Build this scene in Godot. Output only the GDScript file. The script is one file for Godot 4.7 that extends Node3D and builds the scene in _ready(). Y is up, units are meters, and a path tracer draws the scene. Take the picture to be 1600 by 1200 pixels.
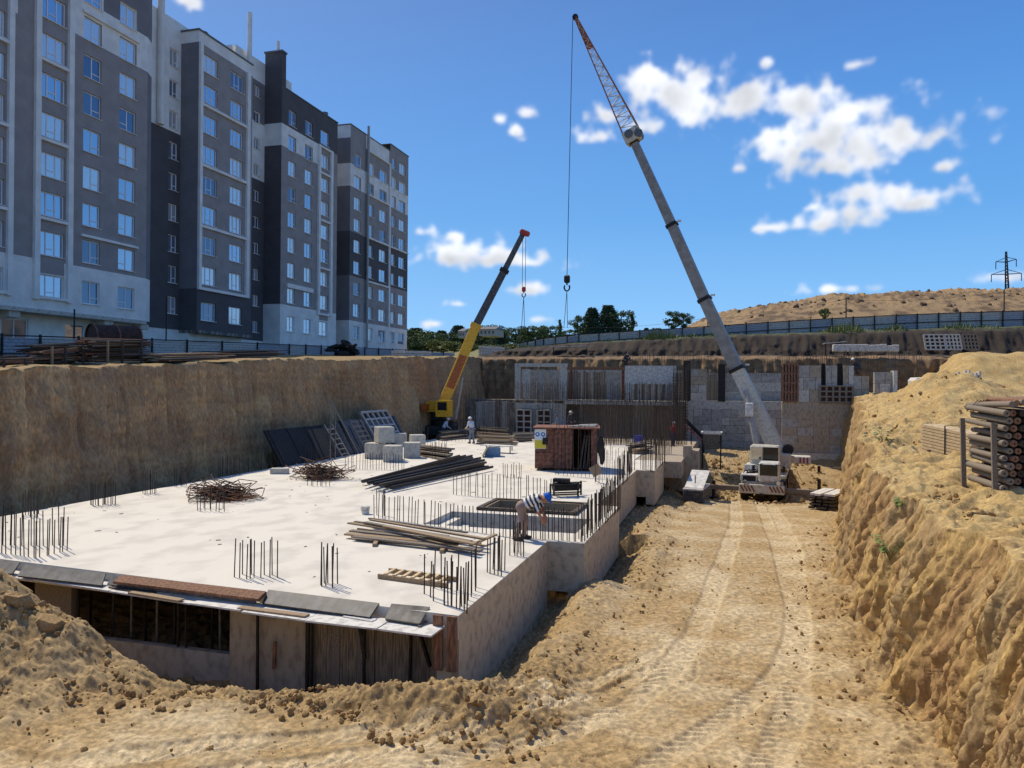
extends Node3D
# A construction pit: world x = across the site, y = up (0 = top of the foundation slab), -z = along the site.

class MB:
	var v := PackedVector3Array()
	var n := PackedVector3Array()
	var c := PackedColorArray()
	var use_c := false
	var col := Color(1, 1, 1)
	func tri(a: Vector3, b: Vector3, d: Vector3) -> void:
		var m := (b - a).cross(d - a).normalized()
		v.append(a); v.append(d); v.append(b)
		for k in 3:
			n.append(m)
			if use_c: c.append(col)
	func quad(a: Vector3, b: Vector3, d: Vector3, e: Vector3) -> void:
		tri(a, b, d); tri(a, d, e)
	func hexa(p: Array) -> void:   # eight corners: bottom ring 0-3 (counter-clockwise from above), top ring 4-7
		quad(p[3], p[2], p[1], p[0]); quad(p[4], p[5], p[6], p[7])
		for k in 4:
			var j := (k + 1) % 4
			quad(p[k], p[j], p[j + 4], p[k + 4])
	func box(at: Vector3, s: Vector3, b := Basis.IDENTITY) -> void:
		var h := s * 0.5
		var p := []
		for y in [-1.0, 1.0]:
			for q in [[-1.0, 1.0], [1.0, 1.0], [1.0, -1.0], [-1.0, -1.0]]:
				p.append(at + b * Vector3(q[0] * h.x, y * h.y, q[1] * h.z))
		hexa(p)
	func span(a: Vector3, b: Vector3) -> void:
		box((a + b) * 0.5, (b - a).abs())
	func cbox(at: Vector3, s: Vector3, e: float, b := Basis.IDENTITY) -> void:  # box with chamfered edges
		var h := s * 0.5
		var ax := [Vector3(1, 0, 0), Vector3(0, 1, 0), Vector3(0, 0, 1)]
		for k in 3:
			var u: Vector3 = ax[(k + 1) % 3]; var w: Vector3 = ax[(k + 2) % 3]; var nn: Vector3 = ax[k]
			var hu: float = h[(k + 1) % 3]; var hw: float = h[(k + 2) % 3]; var hn: float = h[k]
			for sg in [-1.0, 1.0]:
				var o: Vector3 = nn * (hn * sg)
				var q := [o - u * (hu - e) - w * (hw - e), o + u * (hu - e) - w * (hw - e), o + u * (hu - e) + w * (hw - e), o - u * (hu - e) + w * (hw - e)]
				if sg < 0: q.reverse()
				quad(at + b * q[0], at + b * q[1], at + b * q[2], at + b * q[3])
			for s1 in [-1.0, 1.0]:
				for s2 in [-1.0, 1.0]:
					var e1: Vector3 = u * (s1 * hu) + w * (s2 * (hw - e))
					var e2: Vector3 = u * (s1 * (hu - e)) + w * (s2 * hw)
					var l: Vector3 = nn * (hn - e)
					var qq := [e1 - l, e1 + l, e2 + l, e2 - l]
					if s1 * s2 > 0: qq.reverse()
					quad(at + b * qq[0], at + b * qq[1], at + b * qq[2], at + b * qq[3])
		for sx in [-1.0, 1.0]:
			for sy in [-1.0, 1.0]:
				for sz in [-1.0, 1.0]:
					var t := [Vector3(sx * h.x, sy * (h.y - e), sz * (h.z - e)), Vector3(sx * (h.x - e), sy * h.y, sz * (h.z - e)), Vector3(sx * (h.x - e), sy * (h.y - e), sz * h.z)]
					if sx * sy * sz < 0: t.reverse()
					tri(at + b * t[0], at + b * t[1], at + b * t[2])
	func beam(a: Vector3, b: Vector3, w: float, h: float, w2 := -1.0, h2 := -1.0, up := Vector3.UP) -> void:
		if w2 < 0: w2 = w
		if h2 < 0: h2 = h
		var d := (b - a).normalized()
		if absf(d.dot(up)) > 0.98: up = Vector3(0.2, 0, 1).normalized()
		var r := d.cross(up).normalized()
		var t := r.cross(d).normalized()
		var p := []
		for y in [-1.0, 1.0]:
			p.append(a - r * w * 0.5 + t * y * h * 0.5)
			p.append(a + r * w * 0.5 + t * y * h * 0.5)
			p.append(b + r * w2 * 0.5 + t * y * h2 * 0.5)
			p.append(b - r * w2 * 0.5 + t * y * h2 * 0.5)
		hexa(p)
	func tube(a: Vector3, b: Vector3, r0: float, r1 := -1.0, seg := 8, caps := true) -> void:
		if r1 < 0: r1 = r0
		var d := (b - a).normalized()
		var u := d.cross(Vector3(0.13, 0.2, 1.0) if absf(d.y) > 0.9 else Vector3.UP).normalized()
		var w := d.cross(u)
		for k in seg:
			var q0 := u * cos(TAU * k / seg) + w * sin(TAU * k / seg)
			var q1 := u * cos(TAU * (k + 1) / seg) + w * sin(TAU * (k + 1) / seg)
			var p := [a + q0 * r0, a + q1 * r0, b + q1 * r1, b + q0 * r1]
			var m := [q0, q1, q1, q0]
			for t in [[0, 2, 1], [0, 3, 2]]:
				for i in t:
					v.append(p[i]); n.append(m[i])
					if use_c: c.append(col)
			if caps:
				tri(a, a + q1 * r0, a + q0 * r0)
				tri(b, b + q0 * r1, b + q1 * r1)
	func ball(at: Vector3, r: Vector3, seg := 10, from := -PI / 2) -> void:
		var rows := seg / 2 + 1
		for i in rows:
			var t0 := lerpf(from, PI / 2, float(i) / rows); var t1 := lerpf(from, PI / 2, float(i + 1) / rows)
			for k in seg:
				var a0 := TAU * k / seg; var a1 := TAU * (k + 1) / seg
				var p := [Vector3(cos(t0) * cos(a0), sin(t0), -cos(t0) * sin(a0)), Vector3(cos(t0) * cos(a1), sin(t0), -cos(t0) * sin(a1)), Vector3(cos(t1) * cos(a1), sin(t1), -cos(t1) * sin(a1)), Vector3(cos(t1) * cos(a0), sin(t1), -cos(t1) * sin(a0))]
				for t in [[0, 2, 1], [0, 3, 2]]:
					for j in t:
						v.append(at + p[j] * r); n.append((p[j] / r).normalized())
						if use_c: c.append(col)
	func mesh(m: Material) -> ArrayMesh:
		var a := []; a.resize(Mesh.ARRAY_MAX)
		a[Mesh.ARRAY_VERTEX] = v; a[Mesh.ARRAY_NORMAL] = n
		if use_c: a[Mesh.ARRAY_COLOR] = c
		var am := ArrayMesh.new()
		am.add_surface_from_arrays(Mesh.PRIMITIVE_TRIANGLES, a)
		am.surface_set_material(0, m)
		return am

var cam: Camera3D
var M := {}
var rng := RandomNumberGenerator.new()
var used := {}
var nz := {}

# ---------------------------------------------------------------- pixel directions met with a height, a side plane or a cross plane of the site
func ray(px: float, py: float) -> Vector3:
	return cam.basis * Vector3((px - 800.0) / 1200.0, (600.0 - py) / 1200.0, -1.0)
func H(px: float, py: float, h: float) -> Vector3:
	var d := ray(px, py); return cam.position + d * ((h - cam.position.y) / d.y)
func L(px: float, py: float, l: float) -> Vector3:
	var d := ray(px, py); return cam.position + d * (l / d.x)
func F(px: float, py: float, f: float) -> Vector3:
	var d := ray(px, py); return cam.position + d * (-f / d.z)
func V(l: float, h: float, f: float) -> Vector3:
	return Vector3(l, h, -f)
func tab(t: Array, x: float) -> float:
	if x <= t[0][0]: return t[0][1]
	for k in range(1, t.size()):
		if x <= t[k][0]:
			var s: float = (x - t[k - 1][0]) / (t[k][0] - t[k - 1][0])
			return lerpf(t[k - 1][1], t[k][1], s)
	return t[-1][1]
func tabs(t: Array, x: float) -> float:
	if x <= t[0][0]: return t[0][1]
	for k in range(1, t.size()):
		if x <= t[k][0]:
			var s: float = (x - t[k - 1][0]) / (t[k][0] - t[k - 1][0])
			return lerpf(t[k - 1][1], t[k][1], s * s * (3.0 - 2.0 * s))
	return t[-1][1]
func R(a: float, b: float) -> float:
	return rng.randf_range(a, b)
func noise(freq: float, seed_: int, oct := 4, kind := FastNoiseLite.TYPE_SIMPLEX_SMOOTH, ridged := false) -> FastNoiseLite:
	var f := FastNoiseLite.new()
	f.noise_type = kind; f.frequency = freq; f.seed = seed_
	f.fractal_type = FastNoiseLite.FRACTAL_RIDGED if ridged else FastNoiseLite.FRACTAL_FBM
	f.fractal_octaves = oct
	return f

# ---------------------------------------------------------------- scene graph helpers
func numbered(called: String) -> String:
	if not used.has(called):
		used[called] = 0
		return called
	used[called] += 1
	return "%s_%03d" % [called, used[called]]
func thing(called: String, label: String, category: String, at := Vector3.ZERO, turn := 0.0, group := "") -> Node3D:
	var o := Node3D.new()
	o.name = numbered(called)
	add_child(o)
	o.position = at; o.rotation.y = turn
	o.set_meta("label", label); o.set_meta("category", category)
	if group: o.set_meta("group", group)
	return o
func put(called: String, mesh: Mesh, parent: Node3D, xf := Transform3D.IDENTITY) -> MeshInstance3D:   # xf in the parent's axes
	var o := MeshInstance3D.new()
	o.name = called; o.mesh = mesh
	parent.add_child(o, true)
	o.transform = xf
	return o
func part(called: String, mb: MB, m: Material, parent: Node3D, world := true) -> MeshInstance3D:   # world: the shape is written in world axes
	var xf := Transform3D.IDENTITY
	if world:
		xf = parent.global_transform.affine_inverse()
	return put(called, mb.mesh(m), parent, xf)
func lone(called: String, mb: MB, m: Material, label: String, category: String, group := "") -> MeshInstance3D:
	var o := put(numbered(called), mb.mesh(m), self)
	o.set_meta("label", label); o.set_meta("category", category)
	if group: o.set_meta("group", group)
	return o
func setting(called: String, mesh: Mesh) -> MeshInstance3D:
	var o := put(numbered(called), mesh, self)
	o.set_meta("kind", "structure")
	return o
func stuff(o: Node3D) -> Node3D:
	o.set_meta("kind", "stuff")
	return o
func tag(o: Node3D, label: String, category: String, group := "") -> void:
	o.set_meta("label", label); o.set_meta("category", category)
	if group: o.set_meta("group", group)

# ---------------------------------------------------------------- materials
func ntex(freq: float, seed_: int, lo: float, hi: float, oct := 5, kind := FastNoiseLite.TYPE_SIMPLEX_SMOOTH, size := 512, a := 0.25, b := 0.75) -> NoiseTexture2D:
	var t := NoiseTexture2D.new()
	t.width = size; t.height = size; t.seamless = true
	t.noise = noise(freq, seed_, oct, kind)
	var g := Gradient.new()
	g.offsets = PackedFloat32Array([a, b]); g.colors = PackedColorArray([Color(lo, lo, lo), Color(hi, hi, hi)])
	t.color_ramp = g
	return t
func nmap(freq: float, seed_: int, strength: float, oct := 5, kind := FastNoiseLite.TYPE_SIMPLEX_SMOOTH, size := 512) -> NoiseTexture2D:
	var t := NoiseTexture2D.new()
	t.width = size; t.height = size; t.seamless = true
	t.noise = noise(freq, seed_, oct, kind)
	t.as_normal_map = true; t.bump_strength = strength
	return t
var T := {}
func textures() -> void:
	T.blotch = ntex(0.008, 3, 0.62, 1.0)
	T.soft = ntex(0.01, 5, 0.84, 1.0)
	T.clean = ntex(0.01, 6, 0.94, 1.0)
	T.grain = ntex(0.06, 7, 0.7, 1.0)
	T.rust = ntex(0.014, 9, 0.68, 1.0, 6)
	T.stain = ntex(0.007, 13, 0.84, 1.0, 6, FastNoiseLite.TYPE_SIMPLEX_SMOOTH, 1024, 0.2, 0.55)
	T.slab = ntex(0.006, 12, 0.93, 1.0, 6, FastNoiseLite.TYPE_SIMPLEX_SMOOTH, 1024, 0.2, 0.55)
	T.dirt = ntex(0.02, 15, 0.78, 1.0, 6, FastNoiseLite.TYPE_SIMPLEX_SMOOTH, 1024)
	T.n_dirt = nmap(0.012, 27, 9.0, 8, FastNoiseLite.TYPE_SIMPLEX_SMOOTH, 1024); T.n_dirt.noise.fractal_gain = 0.66
	T.earth = ntex(0.012, 28, 0.72, 1.0, 8, FastNoiseLite.TYPE_SIMPLEX_SMOOTH, 1024); T.earth.noise.fractal_gain = 0.68
	T.n_grain = nmap(0.05, 21, 6.0)
	T.n_clump = nmap(0.03, 23, 14.0, 6, FastNoiseLite.TYPE_SIMPLEX_SMOOTH, 1024)
	T.n_soft = nmap(0.012, 25, 5.0)
func mat(called: String, col: Color, rough := 0.9, tex := "", scale := Vector3.ONE, nrm := "", nscale := 1.0, metal := 0.0, vcol := false, det := "") -> StandardMaterial3D:
	var m := StandardMaterial3D.new()
	m.resource_name = called
	m.albedo_color = col; m.roughness = rough; m.metallic = metal
	m.uv1_triplanar = true; m.uv1_world_triplanar = true; m.uv1_scale = scale
	m.uv2_triplanar = true; m.uv2_world_triplanar = true; m.uv2_scale = scale * 4.3
	if tex: m.albedo_texture = T[tex]
	if nrm:
		m.normal_enabled = true; m.normal_texture = T[nrm]; m.normal_scale = nscale
	m.vertex_color_use_as_albedo = vcol
	M[called] = m
	return m
func rgb(r: int, g: int, b: int) -> Color:
	return Color8(r, g, b)
func lin(r: int, g: int, b: int) -> Color:
	return Color8(r, g, b).srgb_to_linear()
func materials() -> void:
	mat("dirt", Color.WHITE, 0.97, "earth", Vector3(0.45, 0.45, 0.45), "n_dirt", 0.9, 0.0, true)
	mat("bank_dirt", Color.WHITE, 0.97, "earth", Vector3(0.7, 0.22, 0.7), "n_dirt", 0.9, 0.0, true)
	mat("clod", Color.WHITE, 0.97, "earth", Vector3(1.5, 1.5, 1.5), "n_dirt", 1.0, 0.0, true)
	mat("slab", rgb(214, 207, 192), 0.9, "slab", Vector3(0.13, 0.13, 0.1), "n_soft", 0.15)
	mat("slab_side", rgb(196, 182, 154), 0.92, "stain", Vector3(0.4, 0.4, 0.4), "n_grain", 0.15)  # side tone warmed: light bounced off the dirt is put into the colour
	mat("concrete", rgb(168, 163, 152), 0.92, "stain", Vector3(0.4, 0.3, 0.4), "n_grain", 0.15)
	mat("concrete_pale", rgb(190, 185, 172), 0.92, "stain", Vector3(0.5, 0.4, 0.5), "n_grain", 0.15)
	mat("concrete_dark", rgb(146, 140, 128), 0.92, "blotch", Vector3(0.4, 0.2, 0.4), "n_grain", 0.15)
	mat("concrete_warm", rgb(166, 152, 130), 0.92, "stain", Vector3(0.6, 0.3, 0.6), "n_grain", 0.15)
	mat("block_white", rgb(206, 202, 192), 0.9, "soft", Vector3(0.8, 0.8, 0.8), "n_grain", 0.15)
	mat("plank", rgb(176, 150, 116), 0.85, "grain", Vector3(0.4, 3.0, 3.0), "n_grain", 0.3)
	mat("plank_grey", rgb(148, 134, 116), 0.88, "grain", Vector3(0.5, 2.0, 2.0), "n_grain", 0.4)
	mat("plank_dark", rgb(92, 80, 68), 0.9, "rust", Vector3(0.5, 2.0, 1.2), "n_grain", 0.4)
	mat("plank_red", rgb(152, 110, 82), 0.88, "rust", Vector3(2.0, 0.4, 2.0), "n_grain", 0.3)
	mat("plank_new", rgb(214, 186, 142), 0.82, "soft", Vector3(1.5, 3.0, 1.5), "n_grain", 0.2)
	mat("plank_upright", rgb(152, 136, 112), 0.9, "rust", Vector3(3.0, 0.25, 3.0), "n_grain", 0.4)
	mat("plywood_dark", rgb(88, 88, 90), 0.6, "blotch", Vector3(0.8, 0.8, 0.8), "n_soft", 0.2)
	mat("plywood_grey", rgb(140, 138, 136), 0.75, "blotch", Vector3(1.2, 1.2, 1.2), "n_soft", 0.2)
	mat("plywood_white", rgb(212, 208, 198), 0.85, "stain", Vector3(0.6, 0.6, 0.6), "n_soft", 0.2)
	mat("rebar", rgb(98, 84, 74), 0.75, "rust", Vector3(2, 2, 2), "", 1.0, 0.35)
	mat("rebar_rust", rgb(128, 82, 54), 0.85, "rust", Vector3(2, 2, 2), "", 1.0, 0.2)
	mat("steel_dark", rgb(58, 54, 50), 0.6, "rust", Vector3(1, 1, 1), "n_grain", 0.3, 0.5)
	mat("steel_black", rgb(48, 45, 43), 0.75, "blotch", Vector3(1, 1, 1), "n_soft", 0.2, 0.3)
	mat("steel_grey", rgb(126, 124, 120), 0.5, "rust", Vector3(1, 1, 1), "n_grain", 0.2, 0.5)
	mat("rust", rgb(148, 100, 80), 0.85, "rust", Vector3(0.6, 0.6, 0.6), "n_grain", 0.4, 0.2)
	mat("rust_dark", rgb(84, 58, 46), 0.85, "rust", Vector3(0.6, 0.6, 0.6), "n_grain", 0.4, 0.2)
	mat("paint_white", rgb(222, 218, 206), 0.45, "soft", Vector3(0.6, 0.6, 0.6))
	mat("paint_cream", rgb(206, 198, 178), 0.45, "stain", Vector3(0.5, 0.5, 0.5))
	mat("paint_grey", rgb(172, 168, 160), 0.45, "soft", Vector3(0.5, 0.5, 0.5))
	mat("boom_grey", rgb(150, 144, 134), 0.5, "soft", Vector3(0.3, 0.3, 0.3))
	mat("paint_yellow", rgb(222, 168, 36), 0.5, "stain", Vector3(0.6, 0.6, 0.6))
	mat("paint_orange", rgb(196, 104, 40), 0.6, "rust", Vector3(0.8, 0.8, 0.8))
	mat("paint_red", rgb(168, 52, 44), 0.5)
	mat("paint_blue", rgb(34, 52, 150), 0.5)
	mat("paint_pale_blue", rgb(112, 142, 168), 0.7, "stain", Vector3(1, 1, 1))
	mat("rubber", rgb(38, 36, 34), 0.9)
	mat("dark", rgb(40, 38, 36), 0.9)
	var g := mat("glass", rgb(186, 196, 210), 0.04, "", Vector3.ONE, "", 1.0, 0.85)
	g.normal_enabled = true; g.normal_texture = T.n_soft; g.normal_scale = 0.04; g.uv1_scale = Vector3(0.35, 0.35, 0.35)
	var g2 := mat("glass_pale", rgb(222, 222, 224), 0.12, "", Vector3.ONE, "", 1.0, 0.6)  # whitish tint holds curtains and bright cloud reflections as colour
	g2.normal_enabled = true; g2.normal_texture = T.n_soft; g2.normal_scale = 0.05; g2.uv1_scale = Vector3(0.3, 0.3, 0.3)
	mat("glass_deep", rgb(120, 132, 150), 0.05, "", Vector3.ONE, "", 1.0, 0.7)
	mat("glass_dark", rgb(30, 34, 38), 0.06, "", Vector3.ONE, "", 1.0, 0.1)
	mat("frame", rgb(226, 226, 224), 0.5)
	mat("wall_grey", rgb(154, 147, 143), 0.9, "clean", Vector3(0.12, 0.12, 0.12), "n_grain", 0.2)
	mat("wall_white", rgb(232, 230, 223), 0.9, "clean", Vector3(0.12, 0.12, 0.12), "n_grain", 0.2)
	mat("wall_dark", rgb(88, 84, 85), 0.9, "clean", Vector3(0.12, 0.12, 0.12), "n_grain", 0.2)
	mat("wall_mid", rgb(126, 123, 124), 0.9, "clean", Vector3(0.12, 0.12, 0.12), "n_grain", 0.2)
	mat("fence_blue", rgb(158, 161, 168), 0.6, "stain", Vector3(0.5, 0.5, 0.5), "", 1.0, 0.0)
	mat("fence_silver", rgb(184, 181, 174), 0.6, "stain", Vector3(0.5, 0.5, 0.5), "", 1.0, 0.0)
	mat("leaf", Color.WHITE, 0.8, "", Vector3.ONE, "", 1.0, 0.0, true)
	M.leaf.backlight = Color(0.35, 0.4, 0.15)
	mat("bark", rgb(78, 64, 50), 0.95, "grain", Vector3(3, 1, 3))
	mat("person", Color.WHITE, 0.85, "", Vector3.ONE, "", 1.0, 0.0, true)
	mat("sack", rgb(220, 214, 200), 0.9, "soft", Vector3(2, 2, 2), "n_soft", 0.6)
	mat("cable", rgb(40, 40, 44), 0.6)
	mat("poster_white", rgb(214, 218, 214), 0.7); mat("poster_blue", rgb(40, 110, 176), 0.7); mat("poster_yellow", rgb(206, 190, 60), 0.7)

# a smooth sheet from a grid of points; c may be empty
func sheet(p: PackedVector3Array, c: PackedColorArray, w: int, h: int, m: Material, flip := false) -> ArrayMesh:
	var nn := PackedVector3Array(); nn.resize(p.size())
	for j in h:
		for i in w:
			var k := j * w + i
			var du := p[j * w + mini(i + 1, w - 1)] - p[j * w + maxi(i - 1, 0)]
			var dv := p[mini(j + 1, h - 1) * w + i] - p[maxi(j - 1, 0) * w + i]
			var q := du.cross(dv).normalized()
			nn[k] = -q if flip else q
	var ix := PackedInt32Array(); ix.resize((w - 1) * (h - 1) * 6)
	var o := 0
	for j in h - 1:
		for i in w - 1:
			var a := j * w + i
			var q := [a, a + w, a + 1, a + 1, a + w, a + w + 1]
			if flip: q = [a, a + 1, a + w, a + 1, a + w + 1, a + w]
			for t in 6:
				ix[o] = q[t]; o += 1
	var arr := []; arr.resize(Mesh.ARRAY_MAX)
	arr[Mesh.ARRAY_VERTEX] = p; arr[Mesh.ARRAY_NORMAL] = nn; arr[Mesh.ARRAY_INDEX] = ix
	if c.size(): arr[Mesh.ARRAY_COLOR] = c
	var am := ArrayMesh.new()
	am.add_surface_from_arrays(Mesh.PRIMITIVE_TRIANGLES, arr)
	am.surface_set_material(0, m)
	return am

# ---------------------------------------------------------------- sky: air and fair-weather clouds
var sun_dir := Vector3(-0.52, 0.80, -0.30).normalized()
func sky_image() -> Image:
	var W := 2048; var Hh := 1024
	var img := Image.create(W, Hh, false, Image.FORMAT_RGBF)
	var ramp := [[-90.0, Color8(96, 84, 66)], [-3.0, Color8(120, 108, 88)], [0.0, Color8(150, 190, 222)], [5.0, Color8(118, 171, 219)], [12.0, Color8(86, 146, 206)], [20.0, Color8(68, 126, 193)], [30.0, Color8(50, 99, 168)], [90.0, Color8(38, 76, 142)]]
	var dens := PackedFloat32Array(); dens.resize(W * Hh)
	var shade := PackedFloat32Array(); shade.resize(W * Hh)
	var blobs := [[1050, 140, 58, 30], [1010, 130, 34, 18], [1088, 188, 28, 24], [1072, 155, 42, 34], [1000, 200, 36, 14], [930, 218, 28, 13], [950, 182, 20, 13], [1165, 160, 36, 32], [1240, 165, 34, 22], [1285, 160, 30, 20], [1330, 180, 58, 26], [1260, 215, 70, 28], [1345, 222, 95, 33], [1300, 258, 72, 26], [1400, 225, 42, 22], [1228, 236, 46, 22], [1385, 303, 62, 20], [1312, 338, 58, 16], [1405, 320, 62, 19], [1290, 351, 52, 11], [1440, 310, 26, 11], [1198, 98, 13, 9], [1338, 102, 15, 7], [1473, 262, 19, 9], [1195, 358, 22, 6], [1268, 326, 11, 7], [1155, 265, 11, 6], [825, 178, 15, 10], [803, 207, 15, 10], [782, 188, 9, 8], [765, 402, 88, 19], [722, 396, 42, 22], [712, 372, 22, 10], [822, 412, 34, 8], [818, 453, 34, 9], [717, 476, 15, 5], [845, 499, 24, 7], [680, 506, 19, 6], [655, 362, 17, 9], [1322, 452, 46, 8], [1565, 434, 38, 10], [290, 2, 16, 8]]
	var list := []
	for b in blobs:
		list.append([ray(b[0], b[1]).normalized(), b[2] / 1200.0, b[3] / 1200.0])
	var r := RandomNumberGenerator.new(); r.seed = 77
	for k in 70:   # the same kind of clouds all the way round
		var az := r.randf_range(0.78, TAU - 0.72) - 0.28
		var el := deg_to_rad(r.randf_range(3.0, 42.0))
		var big := r.randf_range(0.015, 0.07) * (0.5 + el)
		for q in r.randi_range(2, 6):
			var a2 := az + r.randf_range(-1.6, 1.6) * big; var e2 := el + r.randf_range(-0.5, 0.6) * big
			list.append([Vector3(sin(a2) * cos(e2), sin(e2), -cos(a2) * cos(e2)), big * r.randf_range(0.5, 1.1), big * r.randf_range(0.25, 0.5)])
	for b in list:
		var d: Vector3 = b[0]
		var rt := d.cross(Vector3.UP).normalized(); var up := rt.cross(d)
		var x0 := int(atan2(d.x, -d.z) / TAU * W); var y0 := int(acos(d.y) / PI * Hh)
		var ex := int(b[1] * 1.9 / TAU * W / maxf(0.3, sqrt(1 - d.y * d.y))) + 2; var ey := int(b[2] * 1.9 / PI * Hh) + 2
		for y in range(maxi(0, y0 - ey), mini(Hh / 2, y0 + ey)):
			var th := PI * (y + 0.5) / Hh
			for xx in range(x0 - ex, x0 + ex):
				var x := posmod(xx, W)
				var az := (x + 0.5) / W * TAU
				var e := Vector3(sin(az) * sin(th), cos(th), -cos(az) * sin(th))
				var u: float = e.dot(rt) / b[1]; var w: float = e.dot(up) / b[2]
				var w2 := w * 1.5 if w < 0 else w
				var gg := exp(-(u * u + w2 * w2) * 1.15)
				var k := y * W + x
				dens[k] = 1.0 - (1.0 - dens[k]) * (1.0 - gg)
				shade[k] += gg * clampf(w, -1, 1)
	var n1 := noise(30.0, 5, 7); var n2 := noise(16.0, 8, 4)
	var sunaz := Vector3(sun_dir.x, sun_dir.y, sun_dir.z)
	for y in Hh:
		var el := 90.0 - 180.0 * (y + 0.5) / Hh
		var base := Color.BLACK
		for k in range(1, ramp.size()):
			if el <= ramp[k][0]:
				var s: float = (el - ramp[k - 1][0]) / (ramp[k][0] - ramp[k - 1][0])
				base = (ramp[k - 1][1] as Color).srgb_to_linear().lerp((ramp[k][1] as Color).srgb_to_linear(), s)
				break
		var th := PI * (y + 0.5) / Hh
		for x in W:
			var az := (x + 0.5) / W * TAU
			var cl := base
			var e := Vector3(sin(az) * sin(th), cos(th), -cos(az) * sin(th))
			if el > 0:
				var ang := rad_to_deg(acos(clampf(e.dot(sunaz), -1, 1)))
				cl = cl.lerp(Color(0.85, 0.92, 1.0), 0.42 * exp(-ang / 22.0))
			var k := y * W + x
			if dens[k] > 0.02:
				var f := n1.get_noise_3dv(e)
				var val := dens[k] * 1.3 + f * 1.2 - 0.42
				var al := smoothstep(-0.12, 0.8, val)
				if al > 0:
					var br := clampf(0.66 + 0.16 * shade[k] + 0.24 * n2.get_noise_3dv(e) + 0.1 * (1.0 - val), 0.42, 0.88)
					cl = cl.lerp(Color(br * 0.93, br * 0.95, br), al * 0.96)
			img.set_pixel(x, y, cl)
	return img

func view_and_light() -> void:
	cam = Camera3D.new(); cam.name = "camera"
	add_child(cam)
	cam.position = Vector3(0, 4.0, 0)
	cam.rotation = Vector3(0, deg_to_rad(16.0), 0.0087)
	cam.fov = 53.13; cam.near = 0.1; cam.far = 3000.0
	cam.current = true
	var we := WorldEnvironment.new(); we.name = "environment"
	var env := Environment.new()
	env.background_mode = Environment.BG_SKY
	var sk := Sky.new(); var pm := PanoramaSkyMaterial.new()
	pm.panorama = ImageTexture.create_from_image(sky_image())
	sk.sky_material = pm
	env.sky = sk
	env.background_energy_multiplier = 0.92
	env.tonemap_mode = Environment.TONE_MAPPER_LINEAR
	env.tonemap_exposure = 1.5
	env.sdfgi_enabled = true; env.ssao_enabled = true; env.ssil_enabled = true
	we.environment = env
	add_child(we)
	var sun := DirectionalLight3D.new(); sun.name = "sun"
	add_child(sun)
	sun.look_at_from_position(sun_dir * 50.0, Vector3.ZERO)
	sun.light_energy = 0.95; sun.light_color = Color(1.0, 0.95, 0.86)
	sun.light_angular_distance = 0.5; sun.shadow_enabled = true

# ---------------------------------------------------------------- the pit: floor, spoil, banks
var floor_tab := [[-8.0, 2.3], [1.0, 2.3], [3.0, 1.6], [6.5, -0.85], [8.0, -1.0], [25.0, -1.0], [33.0, -1.5], [40.0, -2.0], [44.0, -2.4], [47.0, -3.0], [53.0, -3.0], [57.0, -1.9], [61.0, -1.15], [75.0, -1.0]]
var crest_tab := [[-20.0, 0.7], [-16.0, 0.55], [-12.9, 0.3], [-11.8, -0.15], [-11.3, -0.32], [-10.0, -0.95], [-9.25, -1.25], [-7.5, -1.15], [-5.9, -0.85], [-5.0, -0.68], [-3.8, -0.62], [-3.0, -0.8], [-2.0, -1.0], [0.0, -1.0]]
var bank_foot := [[4.0, 2.0], [8.0, 2.6], [11.0, 2.85], [14.0, 2.65], [18.0, 2.55], [24.0, 3.1], [32.0, 4.0], [42.0, 5.4], [50.0, 6.6], [58.0, 7.6], [75.0, 9.5]]
var bank_edge := [[4.0, 2.3], [9.0, 1.75], [13.0, 1.75], [18.0, 1.85], [25.0, 2.0], [35.0, 2.6], [45.0, 3.2], [75.0, 3.4]]
var left_top := [[8.0, 3.9], [19.9, 4.3], [22.0, 4.35], [24.5, 4.62], [28.2, 4.75], [36.6, 5.18], [53.8, 5.87], [81.9, 6.98], [120.0, 7.6]]
var track_a := []; var track_b := []; var track_c := []; var track_d := []; var track_e := []
var toe_tab := [[-16.0, 8.6], [-12.0, 9.0], [-9.2, 9.8], [-7.85, 9.9], [-6.3, 10.3], [-5.0, 10.4], [-3.5, 10.3], [-2.0, 10.6]]
func slab_edge(f: float) -> float:
	if f < 19.1: return -4.5
	if f < 25.3: return -3.55
	if f < 36.4: return -4.3
	return -3.45
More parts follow.
